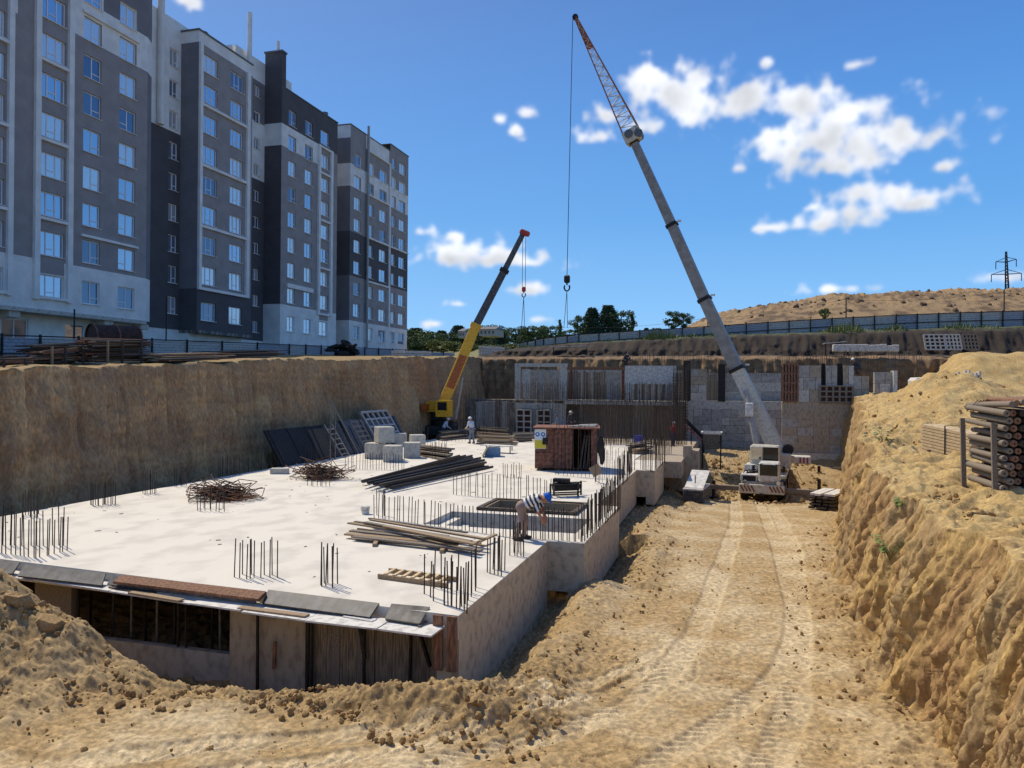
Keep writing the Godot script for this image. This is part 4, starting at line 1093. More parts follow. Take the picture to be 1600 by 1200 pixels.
func slab() -> void:
	var t := thing("foundation_slab", "broad pale concrete foundation slab filling the pit", "foundation slab", V(-12, -0.8, 30))
	# hole 1: stair pit  l -8.4..-4.0  f 20.3..22.6 ; hole 2: shaft l -7.6..-4.7 f 23.2..25.0
	poly_slab("slab", t, [[-20.5, 13.7], [-20.5, 19.1], [-4.5, 19.1], [-4.5, 12.47]], -0.42, 0.0, "slab")
	for q in [[-20.5, -3.55, 19.1, 20.3], [-20.5, -8.4, 20.3, 25.3], [-4.0, -3.55, 20.3, 25.3], [-8.4, -4.0, 22.6, 23.2], [-8.4, -7.6, 23.2, 25.3], [-4.7, -4.0, 23.2, 25.3], [-7.6, -4.7, 25.0, 25.3], [-20.5, -4.3, 25.3, 36.4], [-20.5, -3.45, 36.4, 41.4], [-20.5, -5.0, 41.4, 52.0]]:
		var mb := MB.new(); slab_box(mb, q[0], q[1], q[2], q[3], -0.42, 0.0); part("slab", mb, M.slab, t)
	# edge upstands: the sides are cast deeper than the slab
	for q in [[-4.9, -4.495, 12.5, 19.08], [-3.95, -3.545, 19.095, 25.305], [-4.7, -4.295, 25.31, 36.38], [-3.85, -3.445, 36.395, 41.405]]:
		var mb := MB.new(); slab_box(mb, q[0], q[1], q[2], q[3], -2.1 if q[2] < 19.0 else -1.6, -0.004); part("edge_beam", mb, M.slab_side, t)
	for q in [[-4.9, -3.555, 19.085, 19.4], [-4.7, -3.455, 36.385, 36.7]]:
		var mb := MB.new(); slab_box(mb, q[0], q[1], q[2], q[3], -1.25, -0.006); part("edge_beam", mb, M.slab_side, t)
	var mb := MB.new()
	slab_box(mb, -8.4, -4.0, 20.3, 22.6, -1.5, -1.3); part("pit_floor", mb, M.concrete_warm, t)
	mb = MB.new(); slab_box(mb, -8.4, -3.96, 22.597, 22.9, -1.4, -0.005); part("pit_wall", mb, M.concrete_pale, t)
	mb = MB.new(); slab_box(mb, -7.6, -4.7, 23.2, 25.0, -1.5, -1.3); part("pit_floor", mb, M.concrete_dark, t)
	for k in 4:
		mb = MB.new(); slab_box(mb, -8.4 + k * 0.32, -8.4 + (k + 1) * 0.32, 20.9, 22.59, -1.3, -0.18 - k * 0.2); part("step", mb, M.slab, t)
	for q in [[-7.75, -4.55, 23.05, 23.2], [-7.75, -4.55, 25.0, 25.15], [-7.75, -7.6, 23.2, 25.0], [-4.7, -4.55, 23.2, 25.0]]:
		mb = MB.new(); slab_box(mb, q[0], q[1], q[2], q[3], 0.002, 0.1); part("formwork_board", mb, M.plank_dark, t)
	for q in [[-7.59, -4.71, 24.93, 24.99], [-7.59, -7.53, 23.3, 24.9]]:
		mb = MB.new(); slab_box(mb, q[0], q[1], q[2], q[3], -0.5, 0.06); part("formwork_board", mb, M.plank, t)
	# --- what carries the front edge
	var fw := thing("basement_wall", "shaded front wall under the slab edge with plank panels and a dark opening", "wall", V(-9, -2.0, 13))
	var z := 12.95
	for q in [[55, 112, "plank_grey"], [360, 402, "concrete_warm"], [404, 478, "concrete_warm"], [600, 682, "plank_upright"]]:
		var a := F(q[0], 1000, z + (0.35 if q[0] < 300 else 0.0)); var b := F(q[1], 1000, z + (0.35 if q[0] < 300 else 0.0))
		mb = MB.new(); mb.span(V(a.x, -2.1, -a.z - 0.02), V(b.x, -0.42, -a.z + 0.2)); part("panel", mb, M[q[2]], fw)
	var x0 := F(480, 1000, z).x; var x1 := F(600, 1000, z).x
	for k in 9:
		mb = MB.new(); mb.span(V(lerpf(x0, x1, k / 9.0) + 0.004, -2.1, z - 0.02 - R(0, 0.02)), V(lerpf(x0, x1, (k + 1) / 9.0) - 0.004, -0.42, z + 0.06)); part("plank", mb, M.plank_upright if k % 3 else M.plank_grey, fw)
	var xa := F(100, 1000, z + 0.3).x; var xb := F(362, 1000, z).x
	mb = MB.new(); mb.span(V(xa - 6.0, -2.1, z + 0.25), V(xb, -1.45, z + 0.4)); part("sill_wall", mb, M.concrete, fw)
	mb = MB.new(); mb.span(V(-20.4, -2.1, 18.0), V(-4.95, -0.43, 18.2)); part("inner_wall", mb, M.concrete, fw)
	mb = MB.new(); mb.span(V(-20.4, -2.1, 14.0), V(-20.2, -0.43, 18.0)); part("inner_wall", mb, M.concrete, fw)
	mb = MB.new(); mb.span(V(-20.4, -0.46, 13.75), V(-4.95, -0.425, 18.0)); part("formwork_ceiling", mb, M.plank_grey, fw)
	for px in [122, 142, 175, 205, 228, 245, 272, 278, 292, 332, 345]:   # props in the dark opening
		var a := F(px, 1000, z + R(0.3, 1.4))
		mb = MB.new(); mb.tube(V(a.x, -2.1, -a.z), V(a.x + R(-0.05, 0.05), -0.46, -a.z), 0.03, 0.03, 6); part("prop", mb, M.steel_grey if px % 2 else M.steel_dark, fw)
	for px in [403, 481, 487, 570, 640]:
		var a := F(px, 1000, z - 0.12)
		mb = MB.new(); mb.tube(V(a.x, -2.1, -a.z), V(a.x + R(-0.04, 0.04), -0.45, -a.z), 0.035, 0.03, 8); part("prop", mb, M.steel_dark, fw)
	for q in [[428, 1045, 430, 1003, "plank_red"], [655, 985, 672, 1042, "steel_dark"], [562, 975, 570, 1030, "steel_dark"]]:
		var a := F(q[0], q[1], z - 0.1); var b := F(q[2], q[3], z - 0.15)
		board("plank", fw, a, b, 0.06, 0.05, q[4])
	for q in [[682, 704, "plank_red"], [706, 716, "plank_red"]]:
		var a := H(q[0], 960, -0.05); var b := H(q[1], 962, -0.05)
		board("plank", fw, V(a.x + 0.1, 0.0, 12.4), V(a.x + 0.1, -0.95, 12.4), 0.17, 0.045, q[2])
	mb = MB.new(); mb.span(V(-5.0, -2.1, 12.52), V(-4.53, -0.43, 12.9)); part("corner_post", mb, M.plank_upright, fw)
	# --- ledge and the sheets leaning on the edge
	var led := thing("formwork_ledge", "row of white boards forming a ledge along the slab front", "boards", V(-9, -0.45, 12.5))
	for q in [[-60, 888, 55, 902], [55, 902, 172, 920], [173, 920, 300, 938], [300, 939, 378, 951], [380, 952, 478, 965], [478, 966, 590, 980], [592, 979, 676, 990]]:
		var a := H(q[0], q[1] + 4, -0.2); var b := H(q[2], q[3] + 4, -0.2)
		var off := Vector3(0, 0, -0.25)
		board("board", led, a + off, b + off + Vector3(0, R(-0.02, 0.02), 0), 0.56, 0.03, "plywood_white")
	for q in [[375, 949, 480, 962, "plank"], [175, 917, 240, 927, "plank_dark"], [205, 925, 283, 938, "plank"], [540, 962, 585, 970, "plywood_white"], [642, 975, 668, 962, "plank_grey"], [655, 979, 676, 964, "plank_grey"]]:
		var a := H(q[0], q[1], -0.17); var b := H(q[2], q[3], -0.17)
		board("loose_board", led, a, b, 0.16 if q[0] < 600 else 0.05, 0.03, q[4])
	var k2 := 0
	for q in [[-70, 866, 32, 880, -80, 885, 20, 898, "plywood_dark", "dark sheet leaning on the slab front, partly behind the tallest mound"], [40, 883, 166, 897, 28, 901, 160, 916, "plywood_dark", "dark sheet with clipped corners leaning on the slab front"], [180, 898, 416, 925, 168, 914, 398, 943, "plywood_grey", "long grey sheet with a brown board laid along it"], [420, 923, 593, 944, 410, 944, 578, 966, "plywood_dark", "long dark sheet leaning on the slab front between brown board and short sheet"], [612, 945, 672, 950, 602, 968, 656, 976, "concrete_dark", "short rough grey sheet next to the slab corner"]]:
		var o := thing("leaning_sheet", q[9], "formwork sheet", H(q[4], q[5], -0.15), 0.0, "")
		var a := H(q[0], q[1], 0.02); var b := H(q[2], q[3], 0.02); var c := H(q[4], q[5], -0.15); var d := H(q[6], q[7], -0.15)
		var nn := (b - a).cross(c - a).normalized() * -0.03
		mb = MB.new(); mb.hexa([c, d, d + nn, c + nn, a, b, b + nn, a + nn]); part("sheet", mb, M[q[8]], o)
		mb = MB.new(); mb.beam(c.lerp(a, 0.05) - nn * 0.2, d.lerp(b, 0.05) - nn * 0.2, 0.03, 0.03); part("edge_strip", mb, M.plank_dark, o)
		k2 += 1
	var bb := thing("brown_board", "thick brown board lying along the long grey sheet", "board", H(300, 915, -0.1))
	board("board", bb, H(184, 905, -0.02), H(410, 932, -0.02), 0.24, 0.06, "plank_red", 0.35)

func slab_bars() -> void:
	bar_mesh = unit_bar("rebar"); bar_mesh_dark = unit_bar("steel_dark")
	bars("dense double row of starter bars at the slab corner by the dark bank", [[-30, 860, 52, 871, 13, 64], [56, 872, 107, 860, 8, 58], [-30, 852, 100, 852, 13, 60]])
	bars("thin starter bars rising against the bank behind the dense corner rows", [[34, 806, 59, 803, 6, 38], [36, 808, 60, 808, 4, 36]])
	bars("starter bars near the bank edge, in two bunches of seven", [[141, 789, 160, 789, 6, 34], [163, 788, 181, 787, 6, 34], [145, 791, 180, 790, 5, 33]])
	bars("small clump of starter bars casting shade beside the bank edge", [[223, 771, 243, 770, 6, 35], [226, 773, 241, 772, 3, 34]])
	bars("upright starter bars on the bank-side edge, last before the rusty heaps", [[274, 761, 292, 759, 6, 30]])
	bars("square of starter bars in front of the round rusty rebar heap", [[306, 798, 350, 800, 7, 31], [309, 794, 348, 795, 5, 30]])
	bars("nine tall starter bars standing alone behind the long leaning sheet", [[368, 902, 392, 905, 4, 60], [398, 902, 433, 902, 4, 58], [378, 897, 425, 899, 4, 58]])
	bars("tight bunch of tall starter bars tied with wire near the short sheet", [[501, 915, 520, 918, 5, 66], [505, 911, 530, 912, 4, 62]])
	bars("tall L-shaped group of starter bars at the open slab corner by the ladder", [[693, 945, 728, 954, 8, 72], [664, 928, 690, 944, 4, 62], [722, 948, 746, 918, 7, 66], [680, 920, 716, 922, 4, 60]])
	bars("starter bars between slab corner and plank pile, tied once", [[763, 895, 784, 900, 5, 56], [768, 890, 790, 891, 5, 55]])
	bars("starter bars on the slab edge at the boots of the bending worker", [[798, 868, 820, 870, 5, 52], [802, 863, 818, 863, 3, 50]])
	bars("long row of starter bars beside the stair pit, by the white bucket", [[587, 809, 786, 838, 34, 39], [590, 805, 602, 806, 3, 40]])
	bars("row of starter bars along the pit in front of the bending worker", [[792, 838, 910, 847, 26, 50]])
	bars("row of starter bars on the outer rim beside the stair pit", [[913, 846, 969, 792, 32, 56], [906, 842, 962, 792, 24, 52]])
	bars("long row of starter bars between rusty shed and shaft opening", [[710, 773, 862, 786, 28, 38]])
	bars("little fence of starter bars in front of the safety poster", [[786, 746, 815, 747, 8, 23]])
	bars("starter bars on the outer rim next to the rusty shed", [[968, 762, 991, 734, 20, 44], [961, 760, 985, 733, 16, 42]])
	bars("very tall thin bars standing before the shed door", [[868, 742, 945, 748, 14, 86], [930, 755, 965, 752, 10, 56]], 0.0, 0.01)
	bars("starter bars on the outermost rim by the concrete posts", [[1022, 735, 1039, 721, 16, 46], [1000, 733, 1020, 736, 12, 46]])
	bars("row of thin starter bars in front of the concrete cubes", [[540, 733, 632, 735, 22, 26]])
	bars("starter bars behind the second rusty heap", [[470, 722, 497, 722, 9, 24], [474, 718, 495, 718, 5, 24]])
	bars("starter bars in front of the second rusty heap", [[480, 759, 515, 760, 8, 26]])
	bars("mesh-like starter bars behind the round rusty heap", [[340, 744, 372, 742, 9, 28], [344, 740, 370, 739, 6, 28]])
	bars("starter bars near the foot of the black formwork", [[390, 738, 408, 736, 5, 22], [423, 726, 440, 725, 5, 20]])
	bars("starter bars by the yellow crane chassis", [[672, 715, 697, 713, 8, 26], [675, 718, 695, 718, 5, 26]])
	bars("sparse tall bars on the slab below the yellow crane", [[640, 700, 668, 697, 8, 30], [700, 690, 760, 688, 12, 34]])

func ring_heap(label: String, px: float, py: float, rx: float, rz: float, hh: float, seed_: int) -> void:
	var at := H(px, py, 0.0)
	var t := thing("rebar_heap", label, "rebar heap", at, 0.0, "heaps of bent rusty rebar")
	var r := RandomNumberGenerator.new(); r.seed = seed_
	for k in 46:   # bent stirrups, each a closed rectangle of thin bar
		var mb := MB.new()
		var w := r.randf_range(0.3, 0.75); var d := r.randf_range(0.25, 0.5)
		var a := r.randf() * TAU; var q := sqrt(r.randf())
		var base := Vector3(cos(a) * rx * q, r.randf() * hh * (1.0 - q * 0.8) + 0.05, sin(a) * rz * q)
		var b := Basis.from_euler(Vector3(r.randf_range(-0.5, 0.5), r.randf() * TAU, r.randf_range(-0.6, 0.6)))
		var c := [Vector3(-w, 0, -d), Vector3(w, 0, -d), Vector3(w, 0, d), Vector3(-w, 0, d)]
		for i in 4: mb.tube(base + b * c[i], base + b * c[(i + 1) % 4], 0.014, 0.014, 5)
		for i in mb.v.size(): mb.v[i].y = maxf(mb.v[i].y, 0.012)
		part("stirrup", mb, M.rebar_rust if k % 3 else M.rebar, t, false)
	for k in 26:   # bundled offcuts in the middle
		var mb := MB.new()
		var off := Vector3(r.randf_range(-0.25, 0.25) * rx, 0.04 + r.randf() * hh * 0.7, r.randf_range(-0.5, 0.5) * rz)
		var dir := Vector3(rx * r.randf_range(0.5, 0.85), r.randf_range(-0.05, 0.05), r.randf_range(-0.12, 0.12))
		mb.tube(off - dir, off + dir, 0.02, 0.02, 5)
		part("offcut", mb, M.rebar if k % 2 else M.rust_dark, t, false)

func block_stack() -> void:
	var k := 0
	for q in [[574, 722, 0.0, "concrete cube at the pit-side end of the cube group"], [602, 727, 0.0, "concrete cube fronting the group behind thin bars"], [632, 721, 0.0, "concrete cube at the crane-side end of the group"], [612, 703, 0.0, "concrete cube in the rear row of the group"], [640, 706, 0.0, "low concrete cube in the rear row next to rusty coil"], [588, 697, 0.85, "concrete cube sitting on top of the group"]]:
		var p := H(q[0] + 12, q[1] - 6, 0.0) if q[2] < 0.1 else H(600, 716, 0.0)
		var mb := MB.new()
		mb.cbox(p + Vector3(0, 0.41 + q[2] + 0.004, 0), Vector3(0.86, 0.82, 0.86), 0.025, Basis.from_euler(Vector3(0, 0.1 + k * 0.13, 0)))
		lone("concrete_cube", mb, M.concrete_pale, q[3], "concrete block", "concrete cubes on the slab"); k += 1
	var mb2 := MB.new(); var p2 := H(437, 740, 0.0); mb2.cbox(p2 + Vector3(0, 0.12, 0), Vector3(0.75, 0.24, 0.4), 0.02, Basis.from_euler(Vector3(0, 0.3, 0)))
	lone("kerb_stone", mb2, M.concrete_pale, "short low concrete block lying near the black formwork", "concrete block")
	mb2 = MB.new(); p2 = H(597, 769, 0.0); mb2.cbox(p2 + Vector3(0, 0.05, 0), Vector3(0.25, 0.1, 0.14), 0.01, Basis.from_euler(Vector3(0, -0.2, 0)))
	lone("brick", mb2, M.block_white, "single pale brick lying on bare slab behind the white bucket", "brick")

func slab_litter() -> void:
	var r := RandomNumberGenerator.new(); r.seed = 19
	var mb := MB.new()
	for k in 170:
		var p := V(r.randf_range(-20.0, -5.0), 0.0, r.randf_range(13.9, 48.0))
		if p.x > -8.6 and p.z < -20.0 and p.z > -25.4: continue
		var s := r.randf_range(0.012, 0.04); var ln := s * r.randf_range(1.0, 5.0)
		mb.box(p + Vector3(0, s * 0.25, 0), Vector3(ln, s * 0.5, s), Basis.from_euler(Vector3(0, r.randf() * 6.0, 0)))
	var o := lone("slab_litter", mb, M.concrete_warm, "small wood chips and crumbs scattered over the slab", "debris"); stuff(o)
func bucket() -> void:
	var p := H(571, 803, 0.0)
	var t := thing("bucket", "small white plastic bucket standing on the bare slab", "bucket", p)
	var mb := MB.new(); mb.tube(Vector3.ZERO, Vector3(0, 0.24, 0), 0.11, 0.135, 18, false); mb.tube(Vector3(0, 0.24, 0), Vector3(0, 0.03, 0), 0.125, 0.1, 18, false)
	mb.tube(Vector3(0, 0.0, 0), Vector3(0, 0.02, 0), 0.11, 0.11, 18); part("body", mb, M.paint_white, t, false)
	mb = MB.new(); mb.tube(Vector3(0, 0.215, 0), Vector3(0, 0.24, 0), 0.143, 0.143, 18); mb.tube(Vector3(0, 0.2405, 0), Vector3(0, 0.243, 0), 0.12, 0.12, 18); part("rim", mb, M.paint_white, t, false)
	mb = MB.new()
	for k in 8:
		var a := PI * k / 8.0; var b := PI * (k + 1) / 8.0
		mb.tube(Vector3(cos(a) * 0.145, 0.21 - sin(a) * 0.1, 0.01 + sin(a) * 0.145), Vector3(cos(b) * 0.145, 0.21 - sin(b) * 0.1, 0.01 + sin(b) * 0.145), 0.004, 0.004, 5)
	part("handle", mb, M.steel_grey, t, false)

func piles_on_slab() -> void:
	# near plank pile
	var t := thing("plank_pile", "loose pile of long weathered planks on two battens beside the stair pit", "plank pile", H(650, 850, 0.0))
	for q in [[585, 852, 592, 840], [690, 862, 700, 848]]: board("batten", t, H(q[0], q[1], 0.04), H(q[2], q[3], 0.04), 0.1, 0.08, "plank")
	for q in [[540, 834, 716, 851, 0.11, 0.16, "plank"], [552, 838, 752, 860, 0.1, 0.2, "plank_grey"], [548, 829, 750, 850, 0.14, 0.17, "plank_grey"], [560, 826, 760, 853, 0.15, 0.12, "plank"], [546, 817, 745, 848, 0.2, 0.18, "plank"], [555, 815, 700, 838, 0.2, 0.12, "plank_grey"], [580, 812, 757, 842, 0.23, 0.15, "plank"], [570, 816, 735, 846, 0.26, 0.16, "plank_grey"], [600, 822, 742, 850, 0.29, 0.14, "plank"], [577, 810, 730, 832, 0.24, 0.1, "plank_grey"]]:
		board("plank", t, H(q[0], q[1], q[4]), H(q[2], q[3], q[4]), q[5], 0.04, q[6], R(-0.15, 0.15))
	board("plank", t, H(735, 852, 0.1), H(775, 835, 0.16), 0.09, 0.04, "plank")
	# ladder
	var l := thing("wooden_ladder", "short wooden ladder lying flat near the slab corner", "ladder", H(640, 905, 0.0))
	var r0 := H(591, 900, 0.05); var r1 := H(700, 915, 0.05); var r2 := H(608, 891, 0.05); var r3 := H(712, 905, 0.05)
	board("rail", l, r0, r1, 0.05, 0.09, "plank"); board("rail", l, r2, r3, 0.05, 0.09, "plank")
	for k in 7: board("rung", l, r0.lerp(r1, 0.1 + k * 0.13) + Vector3(0, 0.05, 0), r2.lerp(r3, 0.1 + k * 0.13) + Vector3(0, 0.05, 0), 0.07, 0.03, "plank_new")
	# long dark beams
	var d := thing("beam_stack", "sheaf of long dark steel pipes lying slantwise on the slab", "pipe stack", H(650, 740, 0.0))
	for k in 16:
		var lay := k / 6; var i := k % 6
		var a := H(566 + i * 9, 752 + i * 2.0, 0.06 + lay * 0.11); var b := H(728 + i * 7 + R(-14, 18), 712 + i * 3.5, 0.06 + lay * 0.11)
		var mb := MB.new(); mb.tube(a, b, 0.06, 0.06, 8); part("pipe", mb, M.steel_dark if k % 3 else M.plank_dark, d)
	board("plank", d, H(612, 747, 0.04), H(645, 741, 0.04), 0.12, 0.05, "plank_dark")
	board("plank", d, H(735, 730, 0.03), H(763, 728, 0.03), 0.1, 0.05, "plank_dark")
	# blue trough
	var tr := thing("mortar_trough", "pale blue steel mortar trough with a slanting side", "trough", H(768, 714, 0.0))
	var a := H(757, 714, 0.0); var dx := (H(782, 714, 0.0) - a)
	var up := Vector3(0, 0.5, 0); var bk := V(-0.25, 0, 0.8)
	var mb := MB.new(); mb.hexa([a, a + dx, a + dx + bk, a + bk, a + up + dx * 0.18, a + up + dx, a + up + dx + bk, a + up + bk + dx * 0.18]); part("tub", mb, M.paint_pale_blue, tr)
	mb = MB.new(); mb.beam(a - dx * 0.12 + Vector3(0, 0.02, 0), a + up * 1.1 + dx * 0.2, 0.9, 0.04); part("chute", mb, M.concrete_dark, tr)
	mb = MB.new(); mb.box(a + dx * 0.6 + up * 1.02 + bk * 0.5, Vector3(0.5, 0.05, 0.6)); part("mortar", mb, M.concrete_dark, tr)
	# trestle table
	var tt := thing("work_table", "low trestle table covered with a pale board behind the trough", "table", H(785, 706, 0.0))
	board("top", tt, H(755, 695, 0.42), H(800, 697, 0.42), 0.8, 0.04, "plywood_white")
	for q in [[760, 706], [797, 709], [765, 701], [800, 704]]: board("leg", tt, H(q[0], q[1], 0.0), H(q[0], q[1], 0.0) + Vector3(0, 0.42, 0), 0.05, 0.05, "steel_dark")
	# plank piles at the far end
	var n := 0
	for q in [[690, 672, 735, 668, "boards stacked beside the yellow crane near a standing worker"], [745, 664, 790, 668, "boards stacked against the block wall near tall bars"], [750, 677, 800, 680, "wide dark board stack in front of the block wall"], [805, 674, 835, 674, "boards stacked under the pair of grid panels"], [650, 695, 700, 703, "low scattered board layer beside the concrete cubes"], [985, 693, 1010, 690, "pale board heap behind the blue drum"]]:
		var h0 := 0.0
		var o := thing("board_stack", q[4], "board stack", H(q[0], q[1] + 12, h0), 0.0, "")
		for k in 11:
			var lay := k / 4
			var p := H(q[0] + R(-6, 6), q[1] + 12 + (k % 4) * 1.6, h0) + Vector3(0, 0.05 + lay * 0.2, 0); var p2 := H(q[2] + R(-6, 8), q[3] + 12 + (k % 4) * 1.6, h0) + Vector3(0, 0.05 + lay * 0.2 + R(0, 0.06), 0)
			board("board", o, p, p2, 0.26, 0.09, ["plank", "plank_grey", "plank_dark", "plank_grey"][(k + n) % 4])
		n += 1
	# dark generator rack
	var g := thing("compressor", "dark frame-mounted compressor beside the shaft opening", "compressor", H(880, 778, 0.0))
	var c0 := H(858, 778, 0.0); var c1 := H(905, 776, 0.0); var e := (c1 - c0); var b2 := V(0, 0, 0.55)
	mb = MB.new(); mb.tube(c0 + e * 0.08 + Vector3(0, 0.35, 0) + b2 * 0.5, c0 + e * 0.92 + Vector3(0, 0.35, 0) + b2 * 0.5, 0.16, 0.16, 14); part("tank", mb, M.steel_black, g)
	mb = MB.new(); mb.box(c0 + e * 0.35 + Vector3(0, 0.58, 0) + b2 * 0.5, Vector3(e.length() * 0.5, 0.12, 0.3)); part("engine", mb, M.steel_dark, g)
	for s in [0.04, 0.96]:
		for u in [0.0, 1.0]:
			mb = MB.new(); mb.span(c0 + e * s + b2 * u + Vector3(-0.03, 0, -0.03), c0 + e * s + b2 * u + Vector3(0.03, 0.5, 0.03)); part("leg", mb, M.steel_dark, g)
	for u in [0.0, 1.0]:
		for y in [0.1, 0.45]:
			mb = MB.new(); mb.beam(c0 + e * 0.04 + b2 * u + Vector3(0, y, 0), c0 + e * 0.96 + b2 * u + Vector3(0, y, 0), 0.04, 0.05); part("rail", mb, M.steel_dark, g)
	# tag board on the bars
	var sb := thing("square_board", "small square plywood offcut stuck on the bars near the shed", "board", H(930, 745, 0.0))
	mb = MB.new(); mb.box(F(931, 735, 31.0), Vector3(0.42, 0.42, 0.03), Basis.from_euler(Vector3(-0.2, 0.3, 0.5))); part("sheet", mb, M.plank, sb)
	board("stake", sb, F(931, 735, 31.0), H(931, 752, 0.0), 0.04, 0.04, "plank_dark")

func shed() -> void:
	var a := H(836, 735, 0.0); var b := H(933, 737, 0.0)
	var t := thing("metal_shed", "rusty sheet metal tool shed with an open dark doorway", "shed", a)
	var x := (b - a); var w := x.length(); x = x.normalized(); var zf := x.cross(Vector3.UP)   # towards the viewer
	if zf.dot(cam.position - a) < 0: zf = -zf
	var bs := Basis(x, Vector3.UP, zf); var hh := 1.95; var dp := 2.2
	t.transform = Transform3D(bs, a)
	var y0 := 0.14
	var pp := func(x0: float, x1: float, h0: float, h1: float, z0: float, z1: float, nm: String, m: String, par: Node3D) -> MeshInstance3D:
		var mb := MB.new(); mb.span(Vector3(x0, h0, z0), Vector3(x1, h1, z1)); return part(nm, mb, M[m], par, false)
	pp.call(0.0, w * 0.29, y0, hh * 0.42, -0.02, 0.06, "lower_panel", "rust", t)
	pp.call(0.0, w * 0.29, hh * 0.42, hh, -0.06, 0.0, "upper_panel", "rust", t)
	var dr: MeshInstance3D = pp.call(w * 0.295, w * 0.6, y0, hh * 0.985, -0.02, 0.05, "door", "rust", t)
	for k in 5: pp.call(w * 0.295 + 0.03 + k * 0.17, w * 0.295 + 0.05 + k * 0.17, y0 + 0.05, hh * 0.95, 0.05, 0.065, "rib", "rust_dark", dr)
	pp.call(w * 0.9, w, y0, hh, -0.06, 0.0, "jamb", "rust", t)
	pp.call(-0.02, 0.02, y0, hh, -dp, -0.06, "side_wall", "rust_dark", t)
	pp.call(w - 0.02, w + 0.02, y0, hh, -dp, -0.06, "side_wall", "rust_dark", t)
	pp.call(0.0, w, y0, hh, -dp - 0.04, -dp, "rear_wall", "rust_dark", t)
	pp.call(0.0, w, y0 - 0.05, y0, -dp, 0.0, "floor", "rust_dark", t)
	pp.call(-0.12, w + 0.12, hh + 0.003, hh + 0.06, -dp - 0.1, 0.14, "roof", "rust", t)
	for q in [0.1, w - 0.3, w * 0.35]: pp.call(q, q + 0.2, 0.0, y0 - 0.05, -0.3, -0.1, "skid", "concrete_dark", t)
	pp.call(w * 0.12, w * 0.2, hh * 0.62, hh * 0.78, 0.0, 0.1, "lamp", "steel_black", t)
	var p: MeshInstance3D = pp.call(-0.03, 0.5, hh * 0.52, hh * 0.98, 0.008, 0.022, "poster", "poster_white", t)
	pp.call(-0.02, 0.49, hh * 0.53, hh * 0.72, 0.022, 0.026, "poster_field", "poster_yellow", p)
	for k in 2:
		var mb := MB.new(); mb.tube(Vector3(0.1 + k * 0.26, hh * 0.86, 0.02), Vector3(0.1 + k * 0.26, hh * 0.86, 0.027), 0.105, 0.105, 18); part("poster_disc", mb, M.poster_blue, p, false)
		mb = MB.new(); mb.ball(Vector3(0.1 + k * 0.26, hh * 0.865, 0.026), Vector3(0.045, 0.055, 0.006), 10); part("poster_head", mb, M.poster_white, p, false)
	# clutter: clothes on the jamb, boards on the roof
	var o := thing("work_jacket", "dark work jacket hanging on the shed jamb", "jacket", t.transform * Vector3(w + 0.2, 0.5, 0.0))
	var mb2 := MB.new(); mb2.ball(t.transform * Vector3(w + 0.16, 1.15, 0.02), Vector3(0.17, 0.5, 0.12), 12); mb2.ball(t.transform * Vector3(w + 0.22, 0.8, 0.03), Vector3(0.14, 0.5, 0.1), 12); part("cloth", mb2, M.dark, o)
	var o2 := thing("roof_boards", "pale scraps of board lying on the shed roof", "boards", t.transform * Vector3(w * 0.7, hh + 0.06, -0.6))
	for k in 6: board("board", o2, t.transform * Vector3(w * 0.5 + k * 0.12, hh + 0.09 + k * 0.012, -0.4 - k * 0.1), t.transform * Vector3(w * 0.95 + k * 0.03, hh + 0.09 + k * 0.012, -0.6 - k * 0.2), 0.2, 0.02, "plywood_white" if k % 2 else "plank_grey")
	var o3 := thing("plank_prop", "thin planks leaning inside the shed doorway", "planks", t.transform * Vector3(w * 0.8, y0, -0.2))
	for k in 3: board("plank", o3, t.transform * Vector3(w * (0.72 + k * 0.06), y0, 0.05), t.transform * Vector3(w * (0.8 + k * 0.04), hh * 0.85, -0.3), 0.07, 0.02, "plank_dark")

